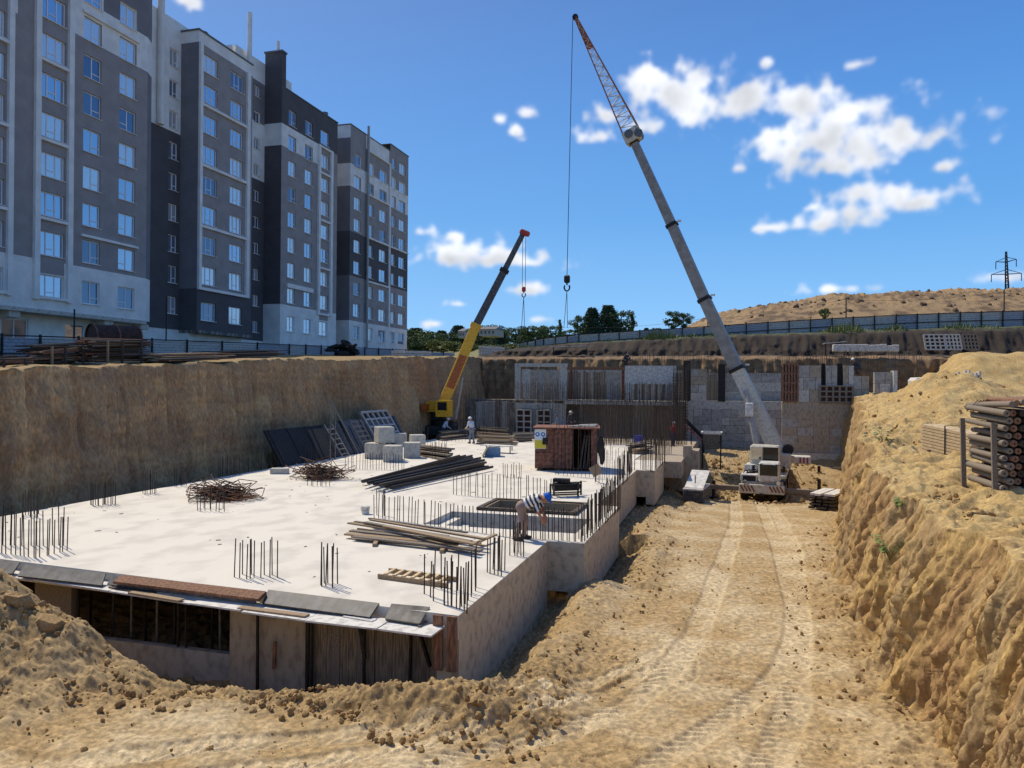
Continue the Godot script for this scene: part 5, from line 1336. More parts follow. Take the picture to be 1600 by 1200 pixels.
func on_rim(px: float, py: float) -> Vector3:   # a point on the slab rim beside the left bank
	var p := L(px, py, -20.25); return Vector3(p.x, 0.0, p.z)
func formwork_by_bank() -> void:
	# black shutters against the bank
	var n := 0
	for q in [[425, 672, 470, 728, -20.9, "steel_black", "black formwork shutter leaning on the bank, furthest from the crane"], [462, 668, 512, 716, -20.9, "plank_dark", "black formwork shutter leaning on the bank behind two upright tubes"], [515, 664, 566, 708, -20.9, "plywood_dark", "black formwork shutter leaning on the bank behind the small steel ladder"]]:
		var a := H(q[0] + 18, q[3] + 2, 0.0); var b := H(q[2] + 6, q[3] - 16, 0.0)
		var t := thing("black_shutter", q[6], "formwork panel", a, 0.0, "")
		a.x = -20.35; b.x = -20.35
		var up: Vector3 = [Vector3(-1.0, 1.65, 0), Vector3(-0.85, 1.5, -0.05), Vector3(-1.0, 1.8, 0.06)][n]
		var nn := Vector3(0.08, 0.05, 0)
		var mb := MB.new(); mb.hexa([a, a + nn, b + nn, b, a + up, a + up + nn, b + up + nn, b + up]); part("face", mb, M[q[5]], t)
		for k in 4:
			mb = MB.new(); mb.beam(a.lerp(b, 0.05 + k * 0.3) + nn, a.lerp(b, 0.05 + k * 0.3) + up + nn, 0.07, 0.07); part("rib", mb, M.steel_dark, t)
		n += 1
	var lad := thing("steel_ladder", "small pale steel ladder leaning on a black shutter", "ladder", H(533, 703, 0.0))
	var la := on_rim(527, 703) + Vector3(0.35, 0, 0); var lb := on_rim(538, 703) + Vector3(0.35, 0, 0); var lu := Vector3(-1.0, 1.75, 0.25)
	for p in [la, lb]:
		var mb := MB.new(); mb.tube(p, p + lu, 0.03, 0.03, 6); part("rail", mb, M.paint_grey, lad)
	for k in 6:
		var mb := MB.new(); mb.tube(la + lu * (0.1 + k * 0.15), lb + lu * (0.1 + k * 0.15), 0.025, 0.025, 6); part("rung", mb, M.paint_grey, lad)
	var tp := thing("upright_tubes", "two thin upright steel tubes standing by the black shutters", "tubes", H(506, 708, 0.0))
	for px in [502, 510]:
		var mb := MB.new(); var p := on_rim(px, 706) + Vector3(0.5, 0, 0); mb.tube(p, p + Vector3(0, 2.4, 0), 0.045, 0.045, 8); part("tube", mb, M.steel_grey, tp)
	var pb := thing("leaning_boards", "long pale boards leaning on the bank between shutters and grid panel", "boards", H(562, 700, 0.0))
	for q in [[560, 696, 534, 626], [566, 694, 545, 645], [572, 692, 550, 640]]:
		var p := on_rim(q[0], q[1]); board("board", pb, p, p + Vector3(-1.5, 3.0 - (q[0] - 560) * 0.1, 0.5), 0.24, 0.05, "plank_grey")
	grid_panel("brown slatted formwork grid leaning on the bank next to the pale boards", on_rim(572, 694), on_rim(588, 691), Vector3(-1.0, 1.7, 0.1), 2, 6, "plank_grey", "dark")
	grid_panel("large pale steel formwork grid leaning on the bank above the concrete cubes", on_rim(596, 690), on_rim(634, 684), Vector3(-1.25, 2.2, 0.3), 5, 5, "paint_grey", "steel_dark")
func grid_panel(label: String, a: Vector3, b: Vector3, up: Vector3, nx: int, ny: int, m: String, back: String, group := "") -> void:
	var t := thing("formwork_grid", label, "formwork panel", a, 0.0, group)
	var nn := (b - a).cross(up).normalized() * 0.1
	if nn.dot(cam.position - a) < 0: nn = -nn
	var e := [a - nn * 0.5, b - nn * 0.5, b - nn * 0.5 + up, a - nn * 0.5 + up]
	var mb := MB.new()
	var th := nn * 0.2
	mb.hexa([e[0], e[1], e[1] - th, e[0] - th, e[3], e[2], e[2] - th, e[3] - th])
	part("sheet", mb, M[back], t)
	for k in nx + 1:
		mb = MB.new(); mb.beam(e[0].lerp(e[1], float(k) / nx) + nn * 0.5, e[3].lerp(e[2], float(k) / nx) + nn * 0.5, 0.13, 0.12, -1, -1, nn.normalized()); part("upright", mb, M[m], t)
	for k in ny + 1:
		mb = MB.new(); mb.beam(e[0].lerp(e[3], float(k) / ny) + nn * 0.55, e[1].lerp(e[2], float(k) / ny) + nn * 0.55, 0.11, 0.12, -1, -1, nn.normalized()); part("crossbar", mb, M[m], t)

# ---------------------------------------------------------------- the storeys going up at the far end
var block_meshes := {}
func block_mesh(m: String) -> ArrayMesh:
	if not block_meshes.has(m):
		var mb := MB.new(); mb.cbox(Vector3.ZERO, Vector3.ONE, 0.012); block_meshes[m] = mb.mesh(M[m])
	return block_meshes[m]
func blocks(parent: Node3D, l0: float, l1: float, h0: float, h1: float, f: float, cols: int, rows: int, mats: Array, thick := 0.5, called := "block") -> void:
	for r in rows:
		var sh := 0.5 if r % 2 else 0.0
		var w := (l1 - l0) / cols; var hh := (h1 - h0) / rows
		for c in range(-1 if sh > 0 else 0, cols):
			var a := maxf(l0, l0 + (c + sh) * w); var b := minf(l1, l0 + (c + 1 + sh) * w)
			if b - a < 0.05: continue
			var s := Vector3(b - a - 0.02, hh - 0.022, thick)
			put(called, block_mesh(mats[rng.randi() % mats.size()]), parent, Transform3D(Basis.from_scale(s), V((a + b) / 2, h0 + (r + 0.5) * hh, f + thick / 2 - R(0, 0.035)) - parent.position))
func bar_field(label: String, rows: Array, radius := 0.014, parent: Node3D = null) -> void:
	# far bars, too thin to pick apart: joined. rows: [l0, f0, l1, f1, n, h0, h1]
	var mb := MB.new()
	for r in rows:
		for k in int(r[4]):
			var s := float(k) / maxf(1.0, r[4] - 1.0)
			var l := lerpf(r[0], r[2], s) + R(-0.05, 0.05); var f := lerpf(r[1], r[3], s) + R(-0.05, 0.05)
			mb.tube(V(l, r[5], f), V(l + R(-0.06, 0.06), r[6] + R(-0.25, 0.12), f + R(-0.04, 0.04)), radius, radius, 4, false)
	var o := lone("rebar_field", mb, M.rebar, label, "rebar", "fields of far upright bars")
	stuff(o)
func wall_piece(parent: Node3D, called: String, m: String, l0: float, l1: float, h0: float, h1: float, f0: float, f1: float) -> MeshInstance3D:
	var mb := MB.new(); mb.span(V(l0, h0, f0), V(l1, h1, f1)); return part(called, mb, M[m], parent)
func X(px: float, f: float) -> float:
	return F(px, 620, f).x
func far_walls() -> void:
	# right wall at f = 60
	var f := 60.0
	var rw := thing("retaining_wall", "high two-storey concrete wall with formwork marks ending at the yellow bank", "wall", V(7, -1.3, f))
	var l0 := X(1222, f); var l1 := 14.5
	wall_piece(rw, "core", "concrete_dark", l0 + 0.02, l1, -1.4, 2.2, f + 0.06, f + 0.6)
	wall_piece(rw, "beam", "concrete_warm", l0, l1, 2.2, 2.85, f - 0.01, f + 0.6)
	wall_piece(rw, "footing", "concrete_pale", l0 - 0.1, l1, -1.6, -0.85, f - 0.25, f + 0.5)
	for r in 5:
		for c in 10:
			var w := (l1 - l0) / 10.0
			wall_piece(rw, "panel", ["concrete_warm", "concrete", "concrete_warm", "concrete_warm"][rng.randi() % 4], l0 + c * w + 0.008, l0 + (c + 1) * w - 0.008, -0.85 + r * 0.61 + 0.006, -0.85 + (r + 1) * 0.61 - 0.006, f + R(0.0, 0.03), f + 0.1)
	var up := thing("block_wall", "upper wall of big concrete blocks with two dark slots above the high wall", "wall", V(7, 2.85, f))
	var h1 := F(1260, 571, f).y
	blocks(up, X(1246, f), X(1283, f), 2.86, h1, f, 2, 3, ["concrete_warm", "concrete_pale", "concrete"])
	blocks(up, X(1290, f), X(1308, f), 2.86, h1, f, 1, 2, ["concrete_pale", "concrete"])
	blocks(up, X(1317, f), X(1334, f), 2.86, h1, f, 1, 2, ["concrete_pale", "concrete_warm"])
	blocks(up, X(1334, f), X(1358, f), 2.86, h1 - 0.75, f, 1, 2, ["concrete", "concrete_warm"])
	wall_piece(up, "backing", "concrete", X(1283, f), X(1335, f), 2.86, h1 - 0.2, f + 0.7, f + 0.9)
	for q in [[1283, 1290], [1308, 1317]]: wall_piece(up, "slot_shade", "steel_black", X(q[0], f) + 0.02, X(q[1], f) - 0.02, 2.86, h1 + 0.15, f + 0.25, f + 0.5)  # black fillers stand in the gaps for the shade there
	grid_panel("brown formwork grid fixed below the slots of the block wall", V(X(1281, f), 2.9, f - 0.15), V(X(1332, f), 2.9, f - 0.15), Vector3(0, 1.15, 0), 5, 3, "plank_grey", "rust_dark")
	grid_panel("tall narrow timber formwork at the end of the block wall", V(X(1223, f), 2.9, f - 0.1), V(X(1246, f), 2.9, f - 0.1), Vector3(0, 2.75, 0), 5, 4, "plank_red", "plank_dark")
	blocks(thing("block_wall", "low pale block wall beyond the dark gap at the bank top", "wall", V(11, 3, 62)), X(1366, 61), X(1400, 61), 2.6, 5.1, 61.0, 2, 3, ["concrete_pale", "block_white", "concrete"])
	wall_piece(thing("white_upright_slab", "single upright white concrete panel next to the white bags", "panel", V(12, 3, 61)), "slab", "block_white", X(1396, 60.5), X(1402, 60.5), 2.9, 5.2, 60.5, 61.6)
	# recessed middle wall at f = 66
	f = 66.0
	var mw := thing("retaining_wall", "recessed lower wall of large grey blocks behind the white crane boom", "wall", V(0, -1.2, f))
	l0 = X(1072, f); l1 = l0 + (X(1226, f) - l0)
	wall_piece(mw, "beam", "concrete_pale", l0, l1, 2.05, 2.75, f - 0.02, f + 0.6)
	wall_piece(mw, "core", "concrete_dark", l0, l1, -1.5, 2.05, f + 0.1, f + 0.6)
	wall_piece(mw, "pier", "concrete_pale", l0, l0 + 0.6, -1.5, 2.05, f - 0.04, f + 0.1)
	wall_piece(mw, "pier", "concrete", X(1112, f), X(1128, f), -1.5, 2.05, f - 0.03, f + 0.1)
	blocks(mw, l0 + 0.62, X(1112, f) - 0.01, -1.2, 2.04, f, 2, 5, ["concrete", "concrete_pale", "concrete"], 0.2)
	blocks(mw, X(1128, f) + 0.01, l1, -1.2, 2.04, f, 4, 5, ["concrete", "concrete_pale", "concrete"], 0.2)
	var um := thing("block_wall", "upper block piers with a pale recessed wall behind the white crane boom", "wall", V(0, 2.75, f))
	blocks(um, X(1079, f), X(1104, f), 2.76, 5.4, f, 1, 4, ["concrete", "concrete_pale", "concrete_warm"])
	wall_piece(um, "post", "steel_dark", X(1122, f), X(1133, f), 2.7, 5.8, f - 0.1, f + 0.4)
	wall_piece(um, "post", "steel_dark", X(1068, f), X(1078, f), 2.7, 6.1, f - 0.1, f + 0.4)
	for k in 5: wall_piece(um, "board", "plank_grey" if k % 2 else "plank", X(1105 + k * 3.2, f), X(1107.6 + k * 3.2, f), 2.76, 5.1 - R(0, 0.3), f + 0.2, f + 0.26)
	blocks(um, X(1100, f), X(1222, f), 2.76, 5.1, f + 1.4, 4, 3, ["concrete", "concrete_pale", "concrete"], 0.3)
	wall_piece(um, "floor", "concrete_dark", l0 + 0.1, l1, 2.5, 2.74, f + 0.6, f + 2.0)
	# middle bay: white screen, dark openings, floor slab
	f = 64.0
	var mid := thing("unfinished_building", "half-built concrete storeys with plank walls and dark openings at the pit end", "building", V(-10, -0.8, f))
	var a := X(804, f); var b := X(886, f); var c := X(977, f); var d := X(1056, f)
	wall_piece(mid, "floor_slab", "concrete_pale", X(883, f), X(1072, f), 2.35, 2.7, f - 0.5, f + 3.5)
	wall_piece(mid, "floor_slab", "concrete_dark", X(715, f), X(882, f), 2.4, 2.62, f + 0.32, f + 3.5)
	wall_piece(mid, "rear_wall", "concrete", X(800, f), X(1075, f), -1.5, 5.3, f + 3.0, f + 3.3)
	wall_piece(mid, "lintel", "plank_red", b, c, 5.25, 5.5, f - 0.05, f + 0.25)
	wall_piece(mid, "lintel", "concrete_pale", a, b, 5.5, 5.8, f - 0.03, f + 0.3)
	# upper left bay
	wall_piece(mid, "pier", "concrete_pale", a, X(812, f), 2.64, 5.5, f, f + 0.3)
	wall_piece(mid, "pier", "concrete_pale", X(816, f), X(827, f), 2.64, 5.3, f, f + 0.3)
	wall_piece(mid, "pier", "concrete", X(840, f), X(848, f), 2.64, 5.3, f + 0.2, f + 0.5)
	wall_piece(mid, "pier", "concrete", X(862, f), X(870, f), 2.64, 5.1, f + 0.2, f + 0.5)
	wall_piece(mid, "pier", "concrete_pale", X(874, f), b, 2.64, 5.5, f, f + 0.3)
	# upper plank bay
	for k in 15:
		if k in [5, 9]: continue
		wall_piece(mid, "plank", ["plank_grey", "plank_upright", "plank", "plank_grey", "concrete"][rng.randi() % 5], lerpf(b, X(945, f), k / 15.0) + 0.03, lerpf(b, X(945, f), (k + 1) / 15.0) - 0.05, 2.72, 5.2 - R(0, 0.2), f + 0.3 + R(0, 0.2), f + 0.6)
	wall_piece(mid, "panel", "concrete", X(946, f), X(968, f), 2.72, 5.0, f + 0.5, f + 0.7)
	wall_piece(mid, "post", "rust", X(890, f), X(893, f), 2.72, 5.25, f, f + 0.2)
	wall_piece(mid, "post", "rust", X(971, f), X(975, f), 2.72, 5.25, f, f + 0.2)
	# white concrete screen
	wall_piece(mid, "screen", "block_white", c, d, 4.1, 5.6, f - 0.3, f)
	wall_piece(mid, "screen", "block_white", c, X(990, f), 2.72, 4.09, f - 0.3, f)
	for k in 9: wall_piece(mid, "board", "concrete_pale" if k % 2 else "plank_grey", lerpf(X(992, f), X(1040, f), k / 9.0), lerpf(X(992, f), X(1040, f), (k + 0.75) / 9.0), 2.72, 4.08, f - 0.2, f - 0.1)
	wall_piece(mid, "screen", "concrete", X(1040, f), d, 2.72, 4.09, f - 0.28, f)
	# lower storey
	wall_piece(mid, "pier", "concrete_pale", X(802, f), X(885, f), 1.9, 2.38, f - 0.05, f + 0.3)
	wall_piece(mid, "pier", "concrete_pale", X(862, f), X(884, f), -1.0, 1.9, f, f + 0.3)
	wall_piece(mid, "pier", "concrete", X(800, f), X(840, f), -1.0, 1.9, f + 0.02, f + 0.3)
	wall_piece(mid, "pier", "concrete", X(840, f), X(862, f), -1.0, 1.9, f + 0.06, f + 0.3)
	wall_piece(mid, "pier", "concrete_pale", X(985, f), X(1018, f), -1.0, 2.3, f + 1.4, f + 1.7)
	wall_piece(mid, "column", "concrete_dark", X(905, f), X(910, f), -1.0, 2.3, f + 0.2, f + 0.6)
	grid_panel("pale formwork grid standing on the lower storey, beside the tall bars", V(X(810, f), -0.2, f - 0.4), V(X(832, f), -0.2, f - 0.4), Vector3(0, 2.0, 0.1), 2, 4, "concrete_pale", "rust_dark", "pair of pale formwork grids")
	grid_panel("pale formwork grid standing on the lower storey, beside the dark opening", V(X(842, f), -0.2, f - 0.4), V(X(862, f), -0.2, f - 0.4), Vector3(0, 2.0, 0.1), 2, 4, "concrete_pale", "rust_dark", "pair of pale formwork grids")
	# low wall towards the left bank
	var lw := thing("retaining_wall", "low wall of upright concrete panels between yellow crane and unfinished storeys", "wall", V(-20, -1.0, 63))
	for k in 9:
		wall_piece(lw, "panel", ["concrete", "concrete_pale", "concrete_dark"][rng.randi() % 3], lerpf(X(714, 63), X(803, 63), k / 9.0) + 0.01, lerpf(X(714, 63), X(803, 63), (k + 1) / 9.0) - 0.01, -1.0, 2.45 + R(-0.12, 0.1), 63.0 + R(0, 0.25), 63.5)
	# rebar mats and fields
	bar_field("tall bare bars in front of the low panel wall near the yellow crane", [[X(715, 58), 58, X(802, 58), 58, 40, -0.3, 3.2], [X(770, 56), 56, X(800, 56), 56, 16, -0.3, 3.6]])
	bar_field("upright bars along the first floor edge of the unfinished storeys", [[X(806, 63), 63.2, X(1060, 63), 63.2, 130, 2.6, 4.2], [X(840, 62.4), 62.4, X(1050, 62.4), 62.4, 90, -0.2, 3.6], [X(930, 55), 55, X(1060, 55), 55, 70, -0.2, 3.0]])
	bar_field("upright bars on top of the finished walls under the light terrace", [[X(985, 65), 65, X(1110, 65), 65, 40, 5.3, 6.9], [X(1215, 60.3), 60.3, X(1355, 60.3), 60.3, 60, 5.2, 6.7], [X(1110, 66), 66.2, X(1215, 66), 66.2, 26, 4.8, 6.3], [X(1360, 61), 61.2, X(1440, 61), 61.2, 26, 4.6, 6.6]])
	bar_field("dense upright bars around the blue drum", [[X(945, 50), 50, X(1070, 54), 54, 80, -0.1, 2.6], [X(990, 46), 46, X(1050, 46), 46, 40, -0.1, 2.1], [X(1050, 54), 55, X(1074, 54), 54, 18, -0.1, 5.4]])
	var mat_ := thing("rebar_mat", "upright rebar mesh wall in front of the dark opening", "rebar mesh", V(-8, -0.2, 58))
	for r in [[X(908, 60), X(985, 60), 60.0, 26, 15], [X(1005, 57), X(1064, 57), 57.0, 22, 15]]:
		for k in int(r[3]):
			var mb := MB.new(); var l: float = lerpf(r[0], r[1], k / (r[3] - 1.0)); mb.tube(V(l, -0.4, r[2]), V(l, 2.5 + R(-0.1, 0.5), r[2]), 0.014, 0.014, 4, false); part("upright_bar", mb, M.rebar, mat_)
		for k in int(r[4]):
			var mb := MB.new(); mb.tube(V(r[0] - 0.1, -0.2 + k * 0.17, r[2] - 0.03), V(r[1] + 0.1, -0.2 + k * 0.17, r[2] - 0.03), 0.012, 0.012, 4, false); part("cross_bar", mb, M.rebar, mat_)
	var col := thing("rebar_column", "dark dense rebar column cage beside the recessed wall", "rebar cage", V(X(1060, 62), -0.5, 62))
	for k in 26:
		var mb := MB.new(); var l := X(1052 + k % 7 * 3.2, 62); var ff := 62.0 + (k / 7) * 0.3
		mb.tube(V(l, -0.6, ff), V(l, 5.0, ff), 0.02, 0.02, 5, false); part("bar", mb, M.steel_dark, col)
	for k in 22:
		var mb := MB.new(); mb.box(V(X(1062, 62), -0.4 + k * 0.24, 62.4), Vector3(1.25, 0.03, 1.0)); part("tie", mb, M.rebar, col)
	# slab fringe in front of the far walls: rough blinding layer
	var bl := thing("blinding_layer", "rough concrete blinding layer between slab end and far walls", "concrete base", V(-12, -0.5, 57))
	wall_piece(bl, "layer", "concrete_warm", -23.0, -2.6, -0.9, -0.32, 52.01, 64.6)
	wall_piece(bl, "layer", "concrete_warm", -4.99, -2.55, -0.9, -0.04, 41.42, 52.0)
	# concrete posts beside the crane and the box rim
	var cp := thing("concrete_post", "tall square concrete post at the outer end of the slab", "post", V(X(1075, 44), -1.5, 44))
	var q := H(1075, 733, -1.2)
	wall_piece(cp, "shaft", "concrete_warm", X(1068, 44), X(1081, 44), -2.6, 0.62, 44.0, 44.6)
	wall_piece(cp, "wing", "concrete_warm", X(1081, 44), X(1092, 44), -2.6, 0.35, 44.1, 46.0)
	wall_piece(cp, "low_wall", "concrete_warm", X(1040, 43), X(1068, 44), -1.8, -0.35, 43.6, 44.0)
	# drum, conveyor, hopper
	var dr := thing("blue_drum", "dark blue plastic drum among upright bars", "drum", H(997, 701, -0.1))
	var mb := MB.new(); mb.tube(dr.position, dr.position + Vector3(0, 0.85, 0), 0.28, 0.28, 16); part("body", mb, M.paint_blue, dr)
	for y in [0.0, 0.3, 0.58, 0.82]:
		mb = MB.new(); mb.tube(dr.position + Vector3(0, y, 0), dr.position + Vector3(0, y + 0.04, 0), 0.3, 0.3, 16); part("hoop", mb, M.paint_blue, dr)
	var cb := thing("concrete_hopper", "grey steel concrete hopper with white rim standing on legs", "hopper", F(1112, 700, 56.0))
	var hc := F(1112, 690, 56.0)
	mb = MB.new(); mb.hexa([hc + Vector3(-0.5, -0.5, 0.4), hc + Vector3(0.5, -0.5, 0.4), hc + Vector3(0.5, -0.5, -0.4), hc + Vector3(-0.5, -0.5, -0.4), hc + Vector3(-0.68, 0.55, 0.6), hc + Vector3(0.68, 0.55, 0.6), hc + Vector3(0.68, 0.55, -0.6), hc + Vector3(-0.68, 0.55, -0.6)]); part("bin", mb, M.steel_grey, cb)
	for s in [[-0.72, 0.6, 0.72, 0.7, 0.6, 0.72], [-0.72, 0.6, 0.72, 0.7, -0.72, -0.6], [-0.72, 0.6, -0.6, 0.7, -0.6, 0.6], [0.6, 0.6, 0.72, 0.7, -0.6, 0.6]]:
		mb = MB.new(); mb.span(hc + Vector3(s[0], s[1], s[4]), hc + Vector3(s[2], s[3], s[5])); part("rim", mb, M.paint_white, cb)
	for s in [[-1, -1], [1, -1], [-1, 1], [1, 1]]:
		mb = MB.new(); mb.span(hc + Vector3(s[0] * 0.62 - 0.04, -1.9, s[1] * 0.55 - 0.04), hc + Vector3(s[0] * 0.62 + 0.04, 0.55, s[1] * 0.55 + 0.04)); part("leg", mb, M.steel_dark, cb)
	var cv := thing("conveyor", "black inclined conveyor with red side rail behind the hopper", "conveyor", F(1085, 690, 58.0))
	board("belt", cv, F(1070, 655, 58.0), F(1105, 690, 58.0), 0.5, 0.25, "steel_black"); board("side_rail", cv, F(1070, 664, 57.6), F(1102, 694, 57.6), 0.06, 0.08, "paint_red")
	board("leg", cv, F(1080, 668, 57.8), F(1080, 706, 57.8), 0.08, 0.08, "steel_dark")
	board("leg", cv, F(1100, 688, 57.8), F(1100, 708, 57.8), 0.08, 0.08, "steel_dark")
	# white plates and lumber on the road
	var wp := thing("panel_stack", "stack of white panels with a dark handle lying on the road by the posts", "panel stack", ground_hit(1088, 784))
	var o: Vector3 = wp.position
	for k in 7:
		mb = MB.new(); mb.box(o + Vector3(R(-0.03, 0.03), 0.1 + k * 0.09, -1.0 + R(-0.05, 0.05)), Vector3(1.0, 0.075, 2.6), Basis.from_euler(Vector3(0, -0.12, 0))); part("panel", mb, M.plywood_dark if k < 6 else M.paint_white, wp)
	mb = MB.new(); mb.box(o + Vector3(0, 1.02, -1.15), Vector3(0.95, 0.05, 2.3), Basis.from_euler(Vector3(0.3, -0.12, 0))); part("panel", mb, M.paint_white, wp)
	mb = MB.new(); mb.tube(o + Vector3(-0.1, 0.9, -0.6), o + Vector3(-0.14, 1.18, -1.5), 0.02, 0.02, 6); part("handle", mb, M.steel_dark, wp)
	var lp := thing("lumber_stack", "short lumber stack with three pale planks on top at the bank foot", "lumber stack", ground_hit(1284, 797))
	o = lp.position
	var bs := Basis.from_euler(Vector3(0, -0.38, 0))
	for k in 5:
		for i in 4:
			var p := o + bs * Vector3(-0.45 + i * 0.3 + R(-0.04, 0.04), 0.1 + k * 0.16, -0.9)
			board("plank", lp, p + bs * Vector3(0, 0, 0.95 + R(-0.1, 0.1)), p + bs * Vector3(0, 0, -1.5), 0.24, 0.1, "plank_dark" if k < 4 else "plywood_white")
	board("prop", lp, ground_hit(1306, 780), ground_hit(1306, 780) + bs * Vector3(0.5, 0.9, -0.3), 0.12, 0.04, "plank_grey")
	# bags and terrace stores
	for k in 2:
		var sp := V(10.6 + k * 1.35, terrace_h(10.6, 48.0, 7.0), 50.0)
		mb = MB.new(); mb.cbox(sp + Vector3(0, 0.55, 0), Vector3(1.05, 1.15, 1.0), 0.16, Basis.from_euler(Vector3(0.05, 0.3 + k * 0.3, 0.04 - k * 0.1)))
		lone("bulk_bag", mb, M.sack, ["white bulk bag on the bank top beside the block wall", "white bulk bag on the bank top leaning to the earth mound"][k], "bulk bag", "white bulk bags")
	var n := 0
	for q2 in [[1447, 1478, "rust-red formwork grid standing on the upper terrace, at the end near the white sacks"], [1480, 1503, "rust-red formwork grid standing on the upper terrace, between two others"], [1508, 1530, "rust-red formwork grid on the upper terrace with a pale box on it"]]:
		var ff := 72.0
		grid_panel(q2[2], V(F(q2[0], 545, ff).x, F(q2[0], 546, ff).y, ff), V(F(q2[1], 545, ff).x, F(q2[1], 546, ff).y, ff), Vector3(-0.15, 1.25, -0.2), 4, 4, "concrete_pale" if n < 2 else "plank_grey", "rust_dark", "formwork grids on the terrace"); n += 1
	var ps := thing("white_block_row", "row of white foam blocks on the upper terrace", "blocks", F(1340, 550, 71.0))
	for k in 11:
		var p := F(1306 + k * 9.3, 549.5, 71.0); var hh := 0.62 if k < 6 else 0.45 + R(0, 0.3)
		mb = MB.new(); mb.cbox(p + Vector3(0, hh / 2, 0), Vector3(0.5, hh, 0.6), 0.04, Basis.from_euler(Vector3(0, R(-0.2, 0.2), 0))); part("block", mb, M.block_white, ps)
	for q2 in [[1287, 537, 1322, 534, "flat white sheet roof on dark posts on the upper terrace"], [862, 543, 920, 541, "long thin white sheet roof on the dark bank above the storeys"]]:
		var sr := thing("sheet_roof", q2[4], "shelter", F(q2[0], 552, 73.0))
		board("sheet", sr, F(q2[0], q2[1], 73.0), F(q2[2], q2[3], 73.0), 1.2, 0.05, "paint_white")
		for s in [q2[0] + 3, q2[2] - 3]:
			board("post", sr, F(s, q2[1], 73.0) + Vector3(0, -0.03, 0), F(s, 556, 73.0), 0.08, 0.08, "steel_dark")
	var pr := thing("panel_rack", "rack of pale upright panels half behind the earth mound", "panels", F(1510, 600, 52.0))
	for k in 7: wall_piece(pr, "panel", "block_white" if k % 2 else "concrete_pale", F(1497 + k * 5.5, 600, 52.0).x, F(1500 + k * 5.5, 600, 52.0).x, 3.0, 5.1 - R(0, 0.25), 52.0, 52.6)

